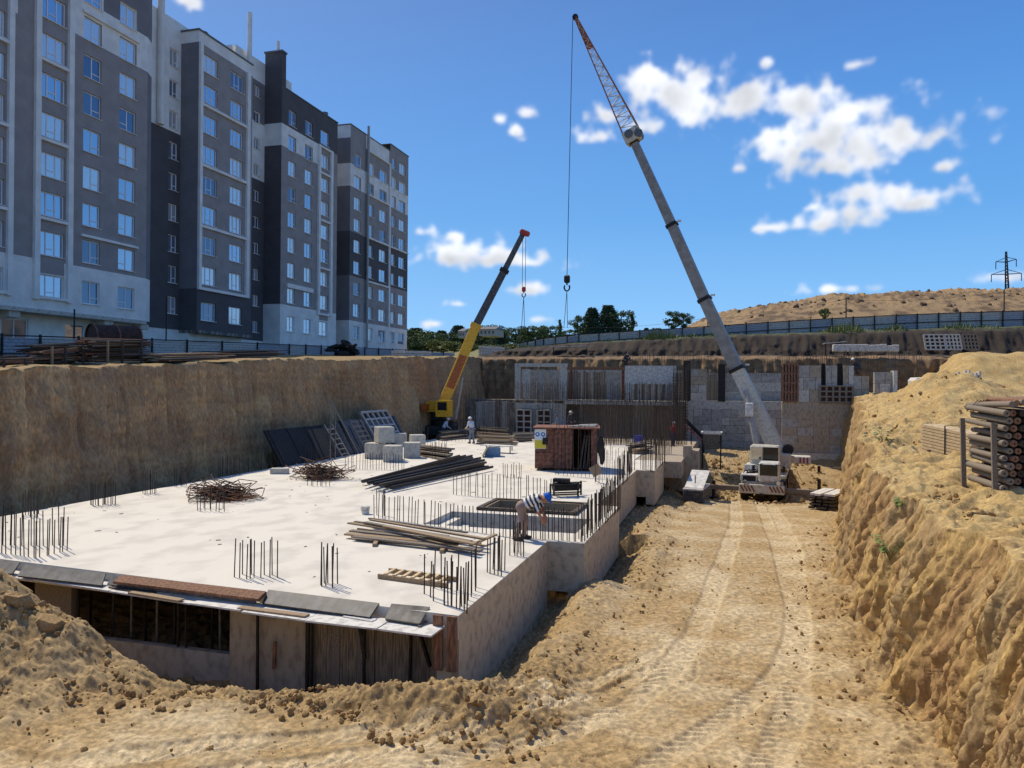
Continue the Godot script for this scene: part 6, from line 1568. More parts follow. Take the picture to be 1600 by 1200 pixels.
# ---------------------------------------------------------------- stores on the shelf of the right bank
func bank_stores() -> void:
	var t := thing("log_bundle", "big bundle of round wooden props held by stakes on the bank shelf", "log bundle", V(5.2, 1.95, 15.6))
	var ax := Vector3(-0.16, 0.02, -0.98).normalized()   # along the logs
	var sd := Vector3(-0.98, 0, 0.16).normalized()
	var o := H(1566, 770, 1.98)
	var n := 0
	for r in 11:
		for c in 8:
			var p := o + Vector3(0, 0.09 + r * 0.145, 0) - sd * (c * 0.16 + (r % 2) * 0.08) + ax * R(-0.06, 0.06) - ax * 0.1
			var tilt := Vector3(R(-0.03, 0.03), R(-0.02, 0.02) + 0.02, 0)
			var e := p + (ax + tilt) * R(1.35, 1.5)
			var mb := MB.new(); var rr := R(0.058, 0.075)
			mb.tube(p, e, rr, rr * R(0.88, 1.0), 9)
			var lg := part("log", mb, [M.plank_grey, M.plank_red, M.bark, M.plank_grey][n % 4], t)
			mb = MB.new(); mb.tube(p - ax * 0.004, p + ax * 0.002, rr * 0.28, rr * 0.28, 7); part("hole_shade", mb, M.dark, lg)  # dark disc on the log end stands for the shade inside a hole
			n += 1
	for k in 7:
		var p := o + Vector3(0, 1.72 + k * 0.02, 0) - sd * (0.05 + k * 0.13)
		var mb := MB.new(); mb.tube(p + ax * R(-0.25, 0), p + ax * R(1.3, 1.6) + Vector3(0, R(-0.15, -0.02), 0), 0.06, 0.05, 9); part("log", mb, M.plank_red if k % 2 else M.plank_grey, t)
	for q in [0.05, 1.35]:
		var p: Vector3 = o + ax * q + sd * 0.1
		board("stake", t, p + Vector3(0, -0.25, 0), p + Vector3(0, 1.35, 0) + ax * 0.1, 0.09, 0.07, "plank_grey")
	var mbw := MB.new()
	for k in 6: mbw.tube(o + ax * (1.25 + k * 0.03) + Vector3(0, 1.5 + k * 0.02, 0) + sd * 0.1, o + ax * (1.0 + k * 0.08) + Vector3(0, 1.75, 0) - sd * (k * 0.1), 0.008, 0.008, 4)
	part("wire_tie", mbw, M.rust_dark, t)
	# light new lumber
	var b := thing("new_lumber", "strapped stack of fresh pale lumber beside the log bundle", "lumber stack", V(5.0, 2.0, 18))
	var p0 := H(1521, 728, 2.0)
	var a2 := Vector3(-0.5, 0.1, -0.86).normalized(); var s2 := a2.cross(Vector3.UP).normalized()
	if s2.dot(cam.position - p0) < 0: s2 = -s2
	for r in 9:
		for c in 4:
			var p := p0 + Vector3(0, 0.1 + r * 0.085, 0) - s2 * c * 0.16 + a2 * R(0.0, 0.06)
			board("plank", b, p, p + a2 * 1.7, 0.15, 0.07, "plank_new")
	for q in [0.85]:
		var mb := MB.new(); mb.beam(p0 + a2 * q + s2 * 0.085, p0 + a2 * q + s2 * 0.085 + Vector3(0, 0.9, 0), 0.03, 0.012); mb.beam(p0 + a2 * q + s2 * 0.085 + Vector3(0, 0.9, 0), p0 + a2 * q - s2 * 0.6 + Vector3(0, 0.9, 0), 0.03, 0.012); part("strap", mb, M.dark, b)
	board("skid", b, p0 + a2 * 0.1 - s2 * 0.5 + Vector3(0, 0.0, 0), p0 + a2 * 0.1 + s2 * 0.1 + Vector3(0, 0.0, 0), 0.1, 0.12, "plank_dark"); board("skid", b, p0 + a2 * 1.4 - s2 * 0.5 + Vector3(0, 0.1, 0), p0 + a2 * 1.4 + s2 * 0.1 + Vector3(0, 0.1, 0), 0.1, 0.12, "plank_dark")
	var mb3 := MB.new(); mb3.ball(H(1488, 748, 1.95) + Vector3(0, -0.02, 0), Vector3(0.5, 0.16, 0.3), 14); lone("dark_soil_heap", mb3, M.plank_dark, "small dark heap of moist soil below the pale lumber", "soil heap")
	# weeds
	var n2 := 0
	for q in [[1390, 868, 0.55, "leafy green weed growing from the striated bank face"], [1380, 688, 0.6, "narrow-leaved green weed on the shelf where the second tier starts"], [1412, 790, 0.3, "small green sprout near the top edge of the bank face"]]:
		var wd := thing("weed", q[3], "weed", F(q[0], q[1], 16.0 if n2 != 1 else 25.5), 0.0, "")
		var base := bank_point(q[0], q[1] + 8)
		wd.position = base
		var r := RandomNumberGenerator.new(); r.seed = 40 + n2
		var mb := MB.new(); mb.use_c = true
		for k in 46:
			var az := r.randf() * TAU; var hh: float = q[2] * r.randf_range(0.3, 1.0)
			var st := Vector3(cos(az) * 0.5, 1.0, sin(az) * 0.5).normalized() * hh
			var side := Vector3(-sin(az), 0.2, cos(az)) * r.randf_range(0.02, 0.05)
			var tip := st + Vector3(cos(az), -0.2, sin(az)) * r.randf_range(0.06, 0.18)
			mb.col = lin(86, 108, 44).lerp(lin(130, 146, 74), r.randf())
			mb.quad(st - side * 0.4, st + Vector3(0, 0.015, 0) + side, tip, st + Vector3(0, 0.0, 0) - side)
		part("leaves", mb, M.leaf, wd, false)
		mb = MB.new(); mb.use_c = true; mb.col = lin(96, 104, 56)
		for k in 9:
			var az := r.randf() * TAU; mb.tube(Vector3.ZERO, Vector3(cos(az) * 0.4, 1.0, sin(az) * 0.4).normalized() * q[2] * r.randf_range(0.6, 1.0), 0.006, 0.003, 4, false)
		part("stems", mb, M.leaf, wd, false)
		n2 += 1
func bank_point(px: float, py: float) -> Vector3:   # first meeting of a sight line with the right bank
	var d := ray(px, py); var t := 6.0
	while t < 60.0:
		var p := cam.position + d * t; var f := -p.z
		var foot := tabs(bank_foot, f); var he := tabs(bank_edge, f); var hb := tabs(floor_tab, f)
		var lf := lerpf(foot, foot + 1.05, clampf((p.y - hb) / (he - hb), 0, 1))
		if p.x > lf - 0.15 and (p.y < he or p.y < terrace_h(p.x, f, foot + 1.05)): return p
		t += 0.03
	return cam.position + d * 20.0

# ---------------------------------------------------------------- stores on the left bank
func left_stores() -> void:
	var tk := thing("rusty_tank", "large rusty cylindrical tank lying by the fence above the bank", "tank", L(176, 545, -31.0))
	var a := L(143, 527, -31.0); var b := L(212, 531, -30.2); b = Vector3(b.x, a.y + 0.05, b.z)
	var mb := MB.new(); mb.tube(a, b, 0.66, 0.66, 28, false); part("shell", mb, M.rust_dark, tk)
	var d := (b - a).normalized()
	mb = MB.new(); mb.tube(a + d * 0.05, a + d * 0.06, 0.64, 0.64, 28); part("end_plate", mb, M.rust_dark, tk)
	mb = MB.new(); mb.tube(b - d * 0.06, b - d * 0.05, 0.64, 0.64, 28); part("end_plate", mb, M.rust_dark, tk)
	for q in [0.0, 0.5, 1.0]:
		mb = MB.new(); mb.tube(a.lerp(b, q) - d * 0.04, a.lerp(b, q) + d * 0.04, 0.69, 0.69, 28, false); part("hoop", mb, M.rust, tk)
	for q in [0.2, 0.8]:
		mb = MB.new(); mb.span(a.lerp(b, q) + Vector3(-0.6, -1.4, -0.15), a.lerp(b, q) + Vector3(0.6, -0.5, 0.15)); part("cradle", mb, M.plank_dark, tk)
	var n := 0
	for q in [[46, 572, 128, 566, 540, -26.0, 60, "untidy stack of brown poles held by short stakes at the bank edge"], [132, 566, 221, 564, 530, -25.5, 80, "tall stack of brown poles in front of the rusty tank"], [-60, 578, 40, 574, 560, -25.5, 24, "low spread of brown poles at the bank edge next to the first stack"]]:
		var t := thing("pole_stack", q[7], "pole stack", L(q[0], q[1], q[5]), 0.0, "stacks of brown poles above the bank")
		var pa := L(q[0], q[1], q[5]); var pb := L(q[2], q[3], q[5])
		var top := L(q[0], q[4], q[5]).y - pa.y
		for k in int(q[6]):
			var y := R(0.04, 1.0) * top; var zz := R(-0.5, 0.5)
			var s := Vector3(zz, y + R(-0.05, 0.05), R(-0.3, 0.3)); var e := Vector3(zz + R(-0.1, 0.1), y + R(-0.06, 0.1), R(-0.25, 0.25))
			var mbp := MB.new(); mbp.tube(pa + s, pb + e, R(0.025, 0.045), R(0.02, 0.04), 6); part("pole", mbp, [M.plank_grey, M.plank_red, M.bark, M.plank_dark, M.rust][k % 5], t)
		for s in [0.2, 0.45, 0.8]:
			var p: Vector3 = pa.lerp(pb, s) + Vector3(0.56, -0.2, 0)
			board("stake", t, p, p + Vector3(0, top + 0.15, 0), 0.09, 0.05, "plank" if s < 0.3 else "plank_dark")
		n += 1
	n = 0
	for q in [[228, 566, 342, 563, -24.6, "flat pile of pale boards overhanging the bank edge"], [322, 560, 428, 556, -27.0, "flat pile of dark boards behind the pale overhanging pile"]]:
		var t := thing("board_pile", q[5], "board pile", L(q[0], q[1], q[4]))
		var pa := L(q[0], q[1], q[4]); var pb := L(q[2], q[3], q[4])
		for k in 20:
			var lay := k / 5; var off := Vector3(-1.0 + (k % 5) * 0.45, 0.06 + lay * 0.09, 0)
			board("board", t, pa.lerp(pb, R(0.0, 0.12)) + off, pa.lerp(pb, R(0.85, 1.0)) + off + Vector3(0, R(-0.02, 0.05), 0), 0.36, 0.05, (["plank_grey", "plank_red", "plank"] if n == 0 else ["plank_dark", "steel_dark", "plank_grey"])[k % 3])
		n += 1
	var tw := thing("tyre_heap", "dark heap of scrap tyres on the bank near the fence", "tyres", L(535, 556, -30.0))
	var r := RandomNumberGenerator.new(); r.seed = 8
	for k in 16:
		var p: Vector3 = tw.position + Vector3(r.randf_range(-0.8, 0.8), 0.15 + (k / 5) * 0.28, r.randf_range(-1.0, 1.0) * (1.0 - 0.2 * (k / 5)))
		var bs := Basis.from_euler(Vector3(r.randf_range(-0.6, 0.6), r.randf() * 6.0, r.randf_range(-0.6, 0.6)))
		mb = MB.new()
		for i in 14:
			var c0 := bs * Vector3(cos(TAU * i / 14.0), 0, sin(TAU * i / 14.0)) * 0.36; var c1 := bs * Vector3(cos(TAU * (i + 1) / 14.0), 0, sin(TAU * (i + 1) / 14.0)) * 0.36
			mb.tube(p + c0, p + c1, 0.12, 0.12, 7, false)
		part("tyre", mb, M.rubber, tw)
	n = 0
	for q in [[617, 669, 548, 557, -27.5, 5, 2, "stack of pale concrete blocks on the bank near the fourth apartment block"], [752, 803, 541, 558, -27.5, 5, 4, "stepped stack of pale concrete blocks at the far end of the bank"]]:
		var t := thing("block_stack", q[7], "block stack", L((q[0] + q[1]) / 2.0, q[3], q[4]))
		var pa := L(q[0], q[3], q[4]); var pb := L(q[1], q[3], q[4]); var hh: float = (L(q[0], q[2], q[4]).y - pa.y) / q[6]
		for rr in int(q[6]):
			for c in int(q[5]):
				if n == 1 and c > 2 and rr > 1: continue
				var p := pa.lerp(pb, (c + 0.5) / q[5]) + Vector3(0, (rr + 0.5) * hh, 0)
				put("block", block_mesh(["concrete_pale", "block_white"][(rr + c) % 2]), t, Transform3D(Basis.from_scale(Vector3(0.7, hh - 0.03, (pb - pa).length() / q[5] - 0.06)), p - t.position))
		n += 1

# ---------------------------------------------------------------- cranes
func wheel(parent: Node3D, at: Vector3, r: float, w: float) -> void:
	var mb := MB.new(); mb.tube(at - Vector3(w / 2, 0, 0), at + Vector3(w / 2, 0, 0), r, r, 20)
	mb.tube(at - Vector3(w / 2 - 0.03, 0, 0), at + Vector3(w / 2 - 0.03, 0, 0), r * 1.03, r * 1.03, 20)
	var o := part("wheel", mb, M.rubber, parent, false)
	mb = MB.new()
	for s in [-1.0, 1.0]: mb.tube(at + Vector3(s * w / 2, 0, 0), at + Vector3(s * (w / 2 + 0.02), 0, 0), r * 0.55, r * 0.5, 16)
	part("rim", mb, M.paint_grey, o, false)
func bx(parent: Node3D, called: String, m: String, a: Vector3, b: Vector3, e := 0.03) -> MeshInstance3D:
	var mb := MB.new(); mb.cbox((a + b) / 2, (b - a).abs(), e); return part(called, mb, M[m], parent, false)
func boom_section(parent: Node3D, called: String, m: String, a: Vector3, b: Vector3, w0: float, w1: float, collar := true) -> void:
	var mb := MB.new(); mb.beam(a, b, w0 * 0.8, w0, w1 * 0.8, w1); var o := part(called, mb, M[m], parent)
	if collar:
		var d := (b - a).normalized()
		mb = MB.new(); mb.beam(b - d * 0.12, b + d * 0.12, w1 * 0.95, w1 * 1.2); part("collar", mb, M.steel_dark, o)
		mb = MB.new(); mb.box(b + Vector3(0.0, 0.0, w1 * 0.5) + d.cross(Vector3(0, 0, 1)) * w1 * 0.85, Vector3(0.28, 0.12, 0.2)); part("bracket", mb, M.paint_white, o)
func white_crane() -> void:
	var base := F(1190, 774, 48.5); base.y = -2.95
	var t := thing("mobile_crane", "white truck crane with long telescopic boom and lattice jib on the pit road", "crane", base, -0.1)
	# carrier (local: +z towards the viewer)
	bx(t, "chassis", "paint_grey", Vector3(-1.2, 0.75, -9.0), Vector3(1.2, 1.2, 0.0))
	bx(t, "deck", "paint_white", Vector3(-1.3, 1.2, -9.0), Vector3(1.3, 1.42, -1.9))
	bx(t, "front_deck", "paint_white", Vector3(-1.25, 1.2, -1.9), Vector3(-0.25, 1.6, -0.1))
	bx(t, "bumper", "paint_cream", Vector3(-1.3, 0.5, 0.0), Vector3(1.3, 1.05, 0.25))
	for k in 4:
		var mb := MB.new(); mb.box(Vector3(-1.1 + k * 0.2, 0.8, 0.252), Vector3(0.1, 0.4, 0.01), Basis.from_euler(Vector3(0, 0, 0.5))); part("stripe", mb, M.plank_red, t, false)
		mb = MB.new(); mb.box(Vector3(0.55 + k * 0.2, 0.8, 0.252), Vector3(0.1, 0.4, 0.01), Basis.from_euler(Vector3(0, 0, 0.5))); part("stripe", mb, M.plank_red, t, false)
	for s in [-0.95, 0.95]:
		var mb := MB.new(); mb.tube(Vector3(s, 1.18, 0.1), Vector3(s, 1.18, 0.27), 0.13, 0.13, 12); part("headlight", mb, M.glass, t, false)
	var cb := bx(t, "driver_cab", "paint_white", Vector3(-0.2, 1.2, -1.5), Vector3(1.0, 2.35, 0.1), 0.08)
	bx(cb, "windscreen", "glass_dark", Vector3(-0.1, 1.6, 0.08), Vector3(0.9, 2.25, 0.13), 0.01)
	bx(cb, "side_window", "glass_dark", Vector3(-0.23, 1.65, -1.1), Vector3(-0.18, 2.2, -0.2), 0.01)
	bx(t, "engine_box", "paint_white", Vector3(-1.2, 1.42, -3.6), Vector3(-0.1, 2.0, -2.2))
	bx(t, "tool_box", "paint_cream", Vector3(-1.3, 0.9, -3.4), Vector3(-0.9, 1.4, -2.0))
	for q in [[-0.9, 1.65, -0.8], [-0.5, 1.7, -1.2], [-0.75, 1.5, -1.7]]:
		var mb := MB.new(); mb.tube(Vector3(q[0], q[1] - 0.1, q[2]), Vector3(q[0] + 0.4, q[1] + 0.05, q[2] - 0.2), 0.12, 0.1, 10); part("fitting", mb, M.steel_dark, t, false)
	for z in [-1.1, -2.7, -6.2, -7.8]:
		for s in [-1.08, 1.08]: wheel(t, Vector3(s, 0.56, z), 0.56, 0.42)
	for s in [-1.15, 1.15]:      # mirrors on arms, hand rails, hoses
		var mb := MB.new(); mb.tube(Vector3(s * 0.3 + 0.4, 2.3, 0.05), Vector3(s * 0.75 + 0.4, 2.2, 0.3), 0.018, 0.018, 5); mb.box(Vector3(s * 0.75 + 0.4, 2.05, 0.3), Vector3(0.16, 0.32, 0.05)); part("mirror", mb, M.steel_dark, t, false)
		mb = MB.new()
		for z in [-2.4, -4.0, -7.0, -8.6]: mb.tube(Vector3(s, 1.42, z), Vector3(s, 2.0, z), 0.02, 0.02, 5)
		mb.tube(Vector3(s, 2.0, -2.4), Vector3(s, 2.0, -4.0), 0.02, 0.02, 5); mb.tube(Vector3(s, 2.0, -7.0), Vector3(s, 2.0, -8.6), 0.02, 0.02, 5); part("hand_rail", mb, M.steel_dark, t, false)
	for k in 6:
		var mb := MB.new(); var q := Vector3(-1.1 + k * 0.17, 1.62, -0.5 - k * 0.2)
		for i in 5: mb.tube(q + Vector3(0.05 * i, sin(i * 0.8) * 0.18, -0.16 * i), q + Vector3(0.05 * (i + 1), sin((i + 1) * 0.8) * 0.18, -0.16 * (i + 1)), 0.035, 0.035, 6)
		part("hose", mb, M.rubber, t, false)
	bx(t, "radiator_grille", "steel_dark", Vector3(-1.1, 1.22, -0.1), Vector3(-0.35, 1.52, -0.06), 0.01)
	bx(t, "number_plate", "paint_white", Vector3(-0.25, 0.62, 0.25), Vector3(0.25, 0.74, 0.262), 0.003)
	bx(t, "tow_hook", "steel_dark", Vector3(-0.12, 0.36, 0.1), Vector3(0.12, 0.52, 0.34), 0.03)
	for s in [-1.3, 1.0]: bx(t, "mudguard", "steel_dark", Vector3(s, 1.12, -3.4), Vector3(s + 0.3, 1.2, -0.5), 0.02)
	# outriggers
	for z in [-0.35, -8.4]:
		bx(t, "outrigger_beam", "plank_grey", Vector3(-3.0, 0.55, z - 0.2), Vector3(3.4, 0.85, z + 0.15))
		for s in [-2.85, 3.2]:
			var mb := MB.new(); mb.tube(Vector3(s, 0.1, z), Vector3(s, 1.5 if s > 0 else 1.1, z), 0.1, 0.1, 10); part("jack", mb, M.steel_dark, t, false)
			mb = MB.new(); mb.tube(Vector3(s, 0.0, z), Vector3(s, 0.1, z), 0.3, 0.24, 12); part("foot", mb, M.steel_dark, t, false)
	# superstructure
	var mb2 := MB.new(); mb2.tube(Vector3(0.2, 1.42, -4.6), Vector3(0.2, 1.65, -4.6), 1.05, 1.05, 24); part("turntable", mb2, M.steel_grey, t, false)
	bx(t, "superstructure", "paint_cream", Vector3(-0.6, 1.65, -5.9), Vector3(1.5, 2.6, -3.7))
	var oc := bx(t, "operator_cab", "paint_cream", Vector3(-0.9, 1.75, -3.7), Vector3(0.9, 3.2, -2.6), 0.1)
	bx(oc, "windscreen", "glass_dark", Vector3(-0.1, 2.2, -2.62), Vector3(0.8, 3.1, -2.57), 0.01)
	bx(oc, "side_window", "glass", Vector3(-0.8, 2.3, -2.62), Vector3(-0.15, 3.1, -2.575), 0.01)
	bx(t, "counterweight", "paint_white", Vector3(1.4, 1.85, -6.6), Vector3(2.7, 2.35, -5.6), 0.06)
	for k in 3: bx(t, "stripe", "paint_red", Vector3(2.0 + k * 0.22, 1.9, -5.6), Vector3(2.1 + k * 0.22, 2.3, -5.585), 0.004)
	mb2 = MB.new(); mb2.tube(Vector3(1.3, 2.8, -5.6), Vector3(1.3, 2.8, -4.6), 0.35, 0.35, 16); part("winch_drum", mb2, M.steel_dark, t, false)
	# boom
	var p := [F(1219, 712, 53.5), F(1152, 577, 54.2), F(1101, 468, 54.8), F(1050, 352, 55.4), F(991, 222, 56.0)]
	var w := [1.0, 0.84, 0.74, 0.66, 0.58]
	for k in 4: boom_section(t, "boom_section", ["paint_cream", "boom_grey", "boom_grey", "boom_grey"][k], p[k], p[k + 1], w[k] * 0.98, w[k + 1] * 1.0 if k < 3 else 0.54)
	mb2 = MB.new(); mb2.beam(p[4], p[4] + (p[4] - p[3]).normalized() * 0.9, 0.9, 1.05); part("boom_head", mb2, M.paint_cream, t)
	for s in [-0.35, 0.35]:
		mb2 = MB.new(); mb2.tube(p[4] + Vector3(s, 0.5, -0.5), p[4] + Vector3(s, 0.5, 0.55), 0.3, 0.3, 14); part("sheave", mb2, M.steel_grey, t)
	mb2 = MB.new(); mb2.tube(F(1185, 712, 52.6), F(1172, 640, 53.2), 0.2, 0.2, 10); mb2.tube(F(1172, 640, 53.2), F(1165, 610, 53.6), 0.13, 0.13, 10); part("lift_cylinder", mb2, M.paint_grey, t)
	bx_world(t, "hook_reel", "paint_white", F(1171, 640, 53.0), Vector3(0.5, 0.9, 0.4))
	# lattice jib
	var j0 := F(986, 206, 56.2); var j1 := F(903, 35, 57.4)
	var d := (j1 - j0).normalized(); var r := d.cross(Vector3(0, 0, 1)).normalized(); var u := r.cross(d)
	var segs := 22; var prev := []
	var lat := thing("unused", "", "")
	remove_child(lat); lat.free(); used.erase("unused")
	for ci in 4:
		mb2 = MB.new()
		var s: Array = [[1, 1], [1, -1], [-1, -1], [-1, 1]][ci]
		mb2.tube(j0 + r * s[0] * 0.6 + u * s[1] * 0.45, j1 + r * s[0] * 0.12 + u * s[1] * 0.12, 0.05, 0.035, 6); part("jib_chord", mb2, M.paint_orange, t)
	var lac := MB.new()
	for k in segs:
		var t0 := float(k) / segs; var t1 := float(k + 1) / segs
		var c0 := []; var c1 := []
		for s in [[1, 1], [1, -1], [-1, -1], [-1, 1]]:
			c0.append(j0.lerp(j1, t0) + r * s[0] * lerpf(0.6, 0.12, t0) + u * s[1] * lerpf(0.45, 0.12, t0)); c1.append(j0.lerp(j1, t1) + r * s[0] * lerpf(0.6, 0.12, t1) + u * s[1] * lerpf(0.45, 0.12, t1))
		for i in 4:
			var m := (i + 1) % 4
			if k % 2: lac.tube(c0[i], c1[m], 0.024, 0.024, 4, false)
			else: lac.tube(c0[m], c1[i], 0.024, 0.024, 4, false)
			lac.tube(c1[i], c1[m], 0.02, 0.02, 4, false)
	stuff(part("jib_lacing", lac, M.paint_white, t))
	mb2 = MB.new(); mb2.beam(j0 - r * 0.65, j0 + r * 0.65, 0.9, 0.2); part("jib_foot", mb2, M.paint_cream, t)
	mb2 = MB.new(); mb2.beam(j1 - d * 2.4, j1 + d * 0.5, 0.34, 0.36, 0.2, 0.22); part("jib_tip", mb2, M.paint_orange, t)
	mb2 = MB.new(); mb2.tube(j1 + d * 0.5 + Vector3(0, 0, -0.12), j1 + d * 0.5 + Vector3(0, 0, 0.12), 0.22, 0.22, 14); part("tip_sheave", mb2, M.steel_dark, t)
	var tip := j1 + d * 0.5 - r * 0.0 + Vector3(-0.2, 0, 0)
	var hook := F(886, 430, 57.4)
	mb2 = MB.new(); mb2.tube(tip, hook, 0.028, 0.028, 5); part("hoist_rope", mb2, M.cable, t)
	hook_block(t, hook, 0.3, "steel_dark", F(884, 512, 57.4))
func bx_world(parent: Node3D, called: String, m: String, at: Vector3, s: Vector3) -> void:
	var mb := MB.new(); mb.cbox(at, s, 0.05); part(called, mb, M[m], parent)
func hook_block(parent: Node3D, at: Vector3, r: float, m: String, sling_end: Vector3) -> void:
	var mb := MB.new(); mb.cbox(at - Vector3(0, r, 0), Vector3(r * 1.5, r * 2.0, r), r * 0.3); var o := part("hook_block", mb, M[m], parent)
	mb = MB.new()
	var c := at - Vector3(0, r * 3.1, 0)
	for k in 12:
		var a0 := -2.2 + 4.4 * k / 12.0; var a1 := -2.2 + 4.4 * (k + 1) / 12.0
		mb.tube(c + Vector3(sin(a0 + PI) * r * 0.7, cos(a0 + PI) * r * 0.9, 0), c + Vector3(sin(a1 + PI) * r * 0.7, cos(a1 + PI) * r * 0.9, 0), r * 0.2, r * 0.2, 6)
	mb.tube(at - Vector3(0, r * 1.9, 0), c + Vector3(0, r * 0.6, 0), r * 0.2, r * 0.2, 6); part("hook", mb, M.steel_dark, o)
	for s in [-0.05, 0.05]:
		mb = MB.new(); mb.tube(c - Vector3(0, r * 0.8, 0), sling_end + Vector3(s * 3.0, 0, s), 0.022, 0.022, 5); part("sling", mb, M.cable, parent)
func yellow_crane() -> void:
	var f := 55.0
	var base := F(690, 690, f); base.y = -0.35
	var t := thing("mobile_crane", "yellow truck crane with red-tipped dark telescopic boom by the cut bank", "crane", base, 0.35)
	bx(t, "chassis", "steel_dark", Vector3(-1.2, 0.6, -7.0), Vector3(1.2, 1.15, 1.0))
	for z in [0.3, -1.1, -5.2, -6.5]:
		for s in [-1.05, 1.05]: wheel(t, Vector3(s, 0.5, z), 0.5, 0.4)
	bx(t, "driver_cab", "paint_orange", Vector3(-1.2, 0.8, -8.6), Vector3(1.2, 2.4, -7.0), 0.1)
	var mb := MB.new(); mb.tube(Vector3(0, 1.15, -0.6), Vector3(0, 1.5, -0.6), 0.9, 0.9, 20); part("turntable", mb, M.steel_dark, t, false)
	bx(t, "outrigger_beam", "steel_dark", Vector3(-2.4, 0.45, 0.7), Vector3(2.4, 0.75, 1.0))
	for s in [-2.3, 2.3]:
		mb = MB.new(); mb.tube(Vector3(s, 0.08, 0.85), Vector3(s, 1.0, 0.85), 0.08, 0.08, 8); part("jack", mb, M.steel_dark, t, false)
		mb = MB.new(); mb.tube(Vector3(s, 0.0, 0.85), Vector3(s, 0.08, 0.85), 0.25, 0.2, 10); part("foot", mb, M.steel_dark, t, false)
	var pc := F(690, 634, f - 0.6)
	mb = MB.new(); mb.span(F(670, 640, f) + Vector3(0, -0.15, -1.2), F(698, 627, f) + Vector3(0, 0, 0.6)); part("superstructure", mb, M.paint_yellow, t)
	mb = MB.new(); mb.span(F(671, 650, f) + Vector3(0.3, -0.3, -1.0), F(695, 641, f) + Vector3(0, -0.1, 0.4)); part("slew_base", mb, M.steel_dark, t)
	mb = MB.new(); mb.span(F(692, 650, f) + Vector3(0, 0, 0.62), F(712, 625, f) + Vector3(0, 0, 1.5)); var oc := part("operator_cab", mb, M.paint_yellow, t)
	mb = MB.new(); mb.span(F(695, 640, f) + Vector3(0, 0, 1.5), F(709, 628, f) + Vector3(0, 0, 1.53)); part("window", mb, M.glass_dark, oc)
	mb = MB.new(); mb.span(F(667, 641, f), F(675, 631, f) + Vector3(0, 0, 1.2)); part("counterweight", mb, M.paint_orange, t)
	var a := F(691, 634, f); var b := F(744, 508, f + 1.0); var c := F(788, 423, f + 1.5); var d := F(817, 366, f + 2.0)
	mb = MB.new(); mb.beam(a, b, 0.62, 0.8, 0.56, 0.72); part("boom_section", mb, M.paint_yellow, t)
	mb = MB.new(); mb.beam(a.lerp(b, 0.22), a.lerp(b, 0.62), 0.636, 0.6, 0.61, 0.56); part("worn_lettering_field", mb, M.paint_orange, t)
	mb = MB.new(); mb.beam(b, c, 0.46, 0.56, 0.42, 0.52); part("boom_section", mb, M.plywood_dark, t)
	mb = MB.new(); mb.beam(c, d, 0.38, 0.44, 0.34, 0.4); part("boom_section", mb, M.plywood_dark, t)
	mb = MB.new(); mb.beam(c - (c - b).normalized() * 0.15, c + (c - b).normalized() * 0.15, 0.55, 0.68); part("collar", mb, M.steel_dark, t)
	mb = MB.new(); mb.beam(b - (b - a).normalized() * 0.2, b + (b - a).normalized() * 0.1, 0.7, 0.85); part("collar", mb, M.paint_yellow, t)
	mb = MB.new(); mb.cbox(d + Vector3(0.15, 0.1, 0), Vector3(0.75, 0.4, 0.5), 0.08, Basis.from_euler(Vector3(0, 0, -0.4))); part("boom_head", mb, M.paint_red, t)
	mb = MB.new(); mb.tube(F(712, 655, f + 0.2), F(723, 590, f + 0.5), 0.1, 0.08, 8); part("lift_cylinder", mb, M.paint_grey, t)
	var hk := F(818.5, 448, f + 2.0)
	for s in [-0.12, 0.12]:
		mb = MB.new(); mb.tube(Vector3(hk.x + s, d.y, d.z), hk + Vector3(s, 0, 0), 0.02, 0.02, 5); part("hoist_rope", mb, M.cable, t)
	hook_block(t, hk, 0.2, "paint_red", F(817, 520, f + 2.0))

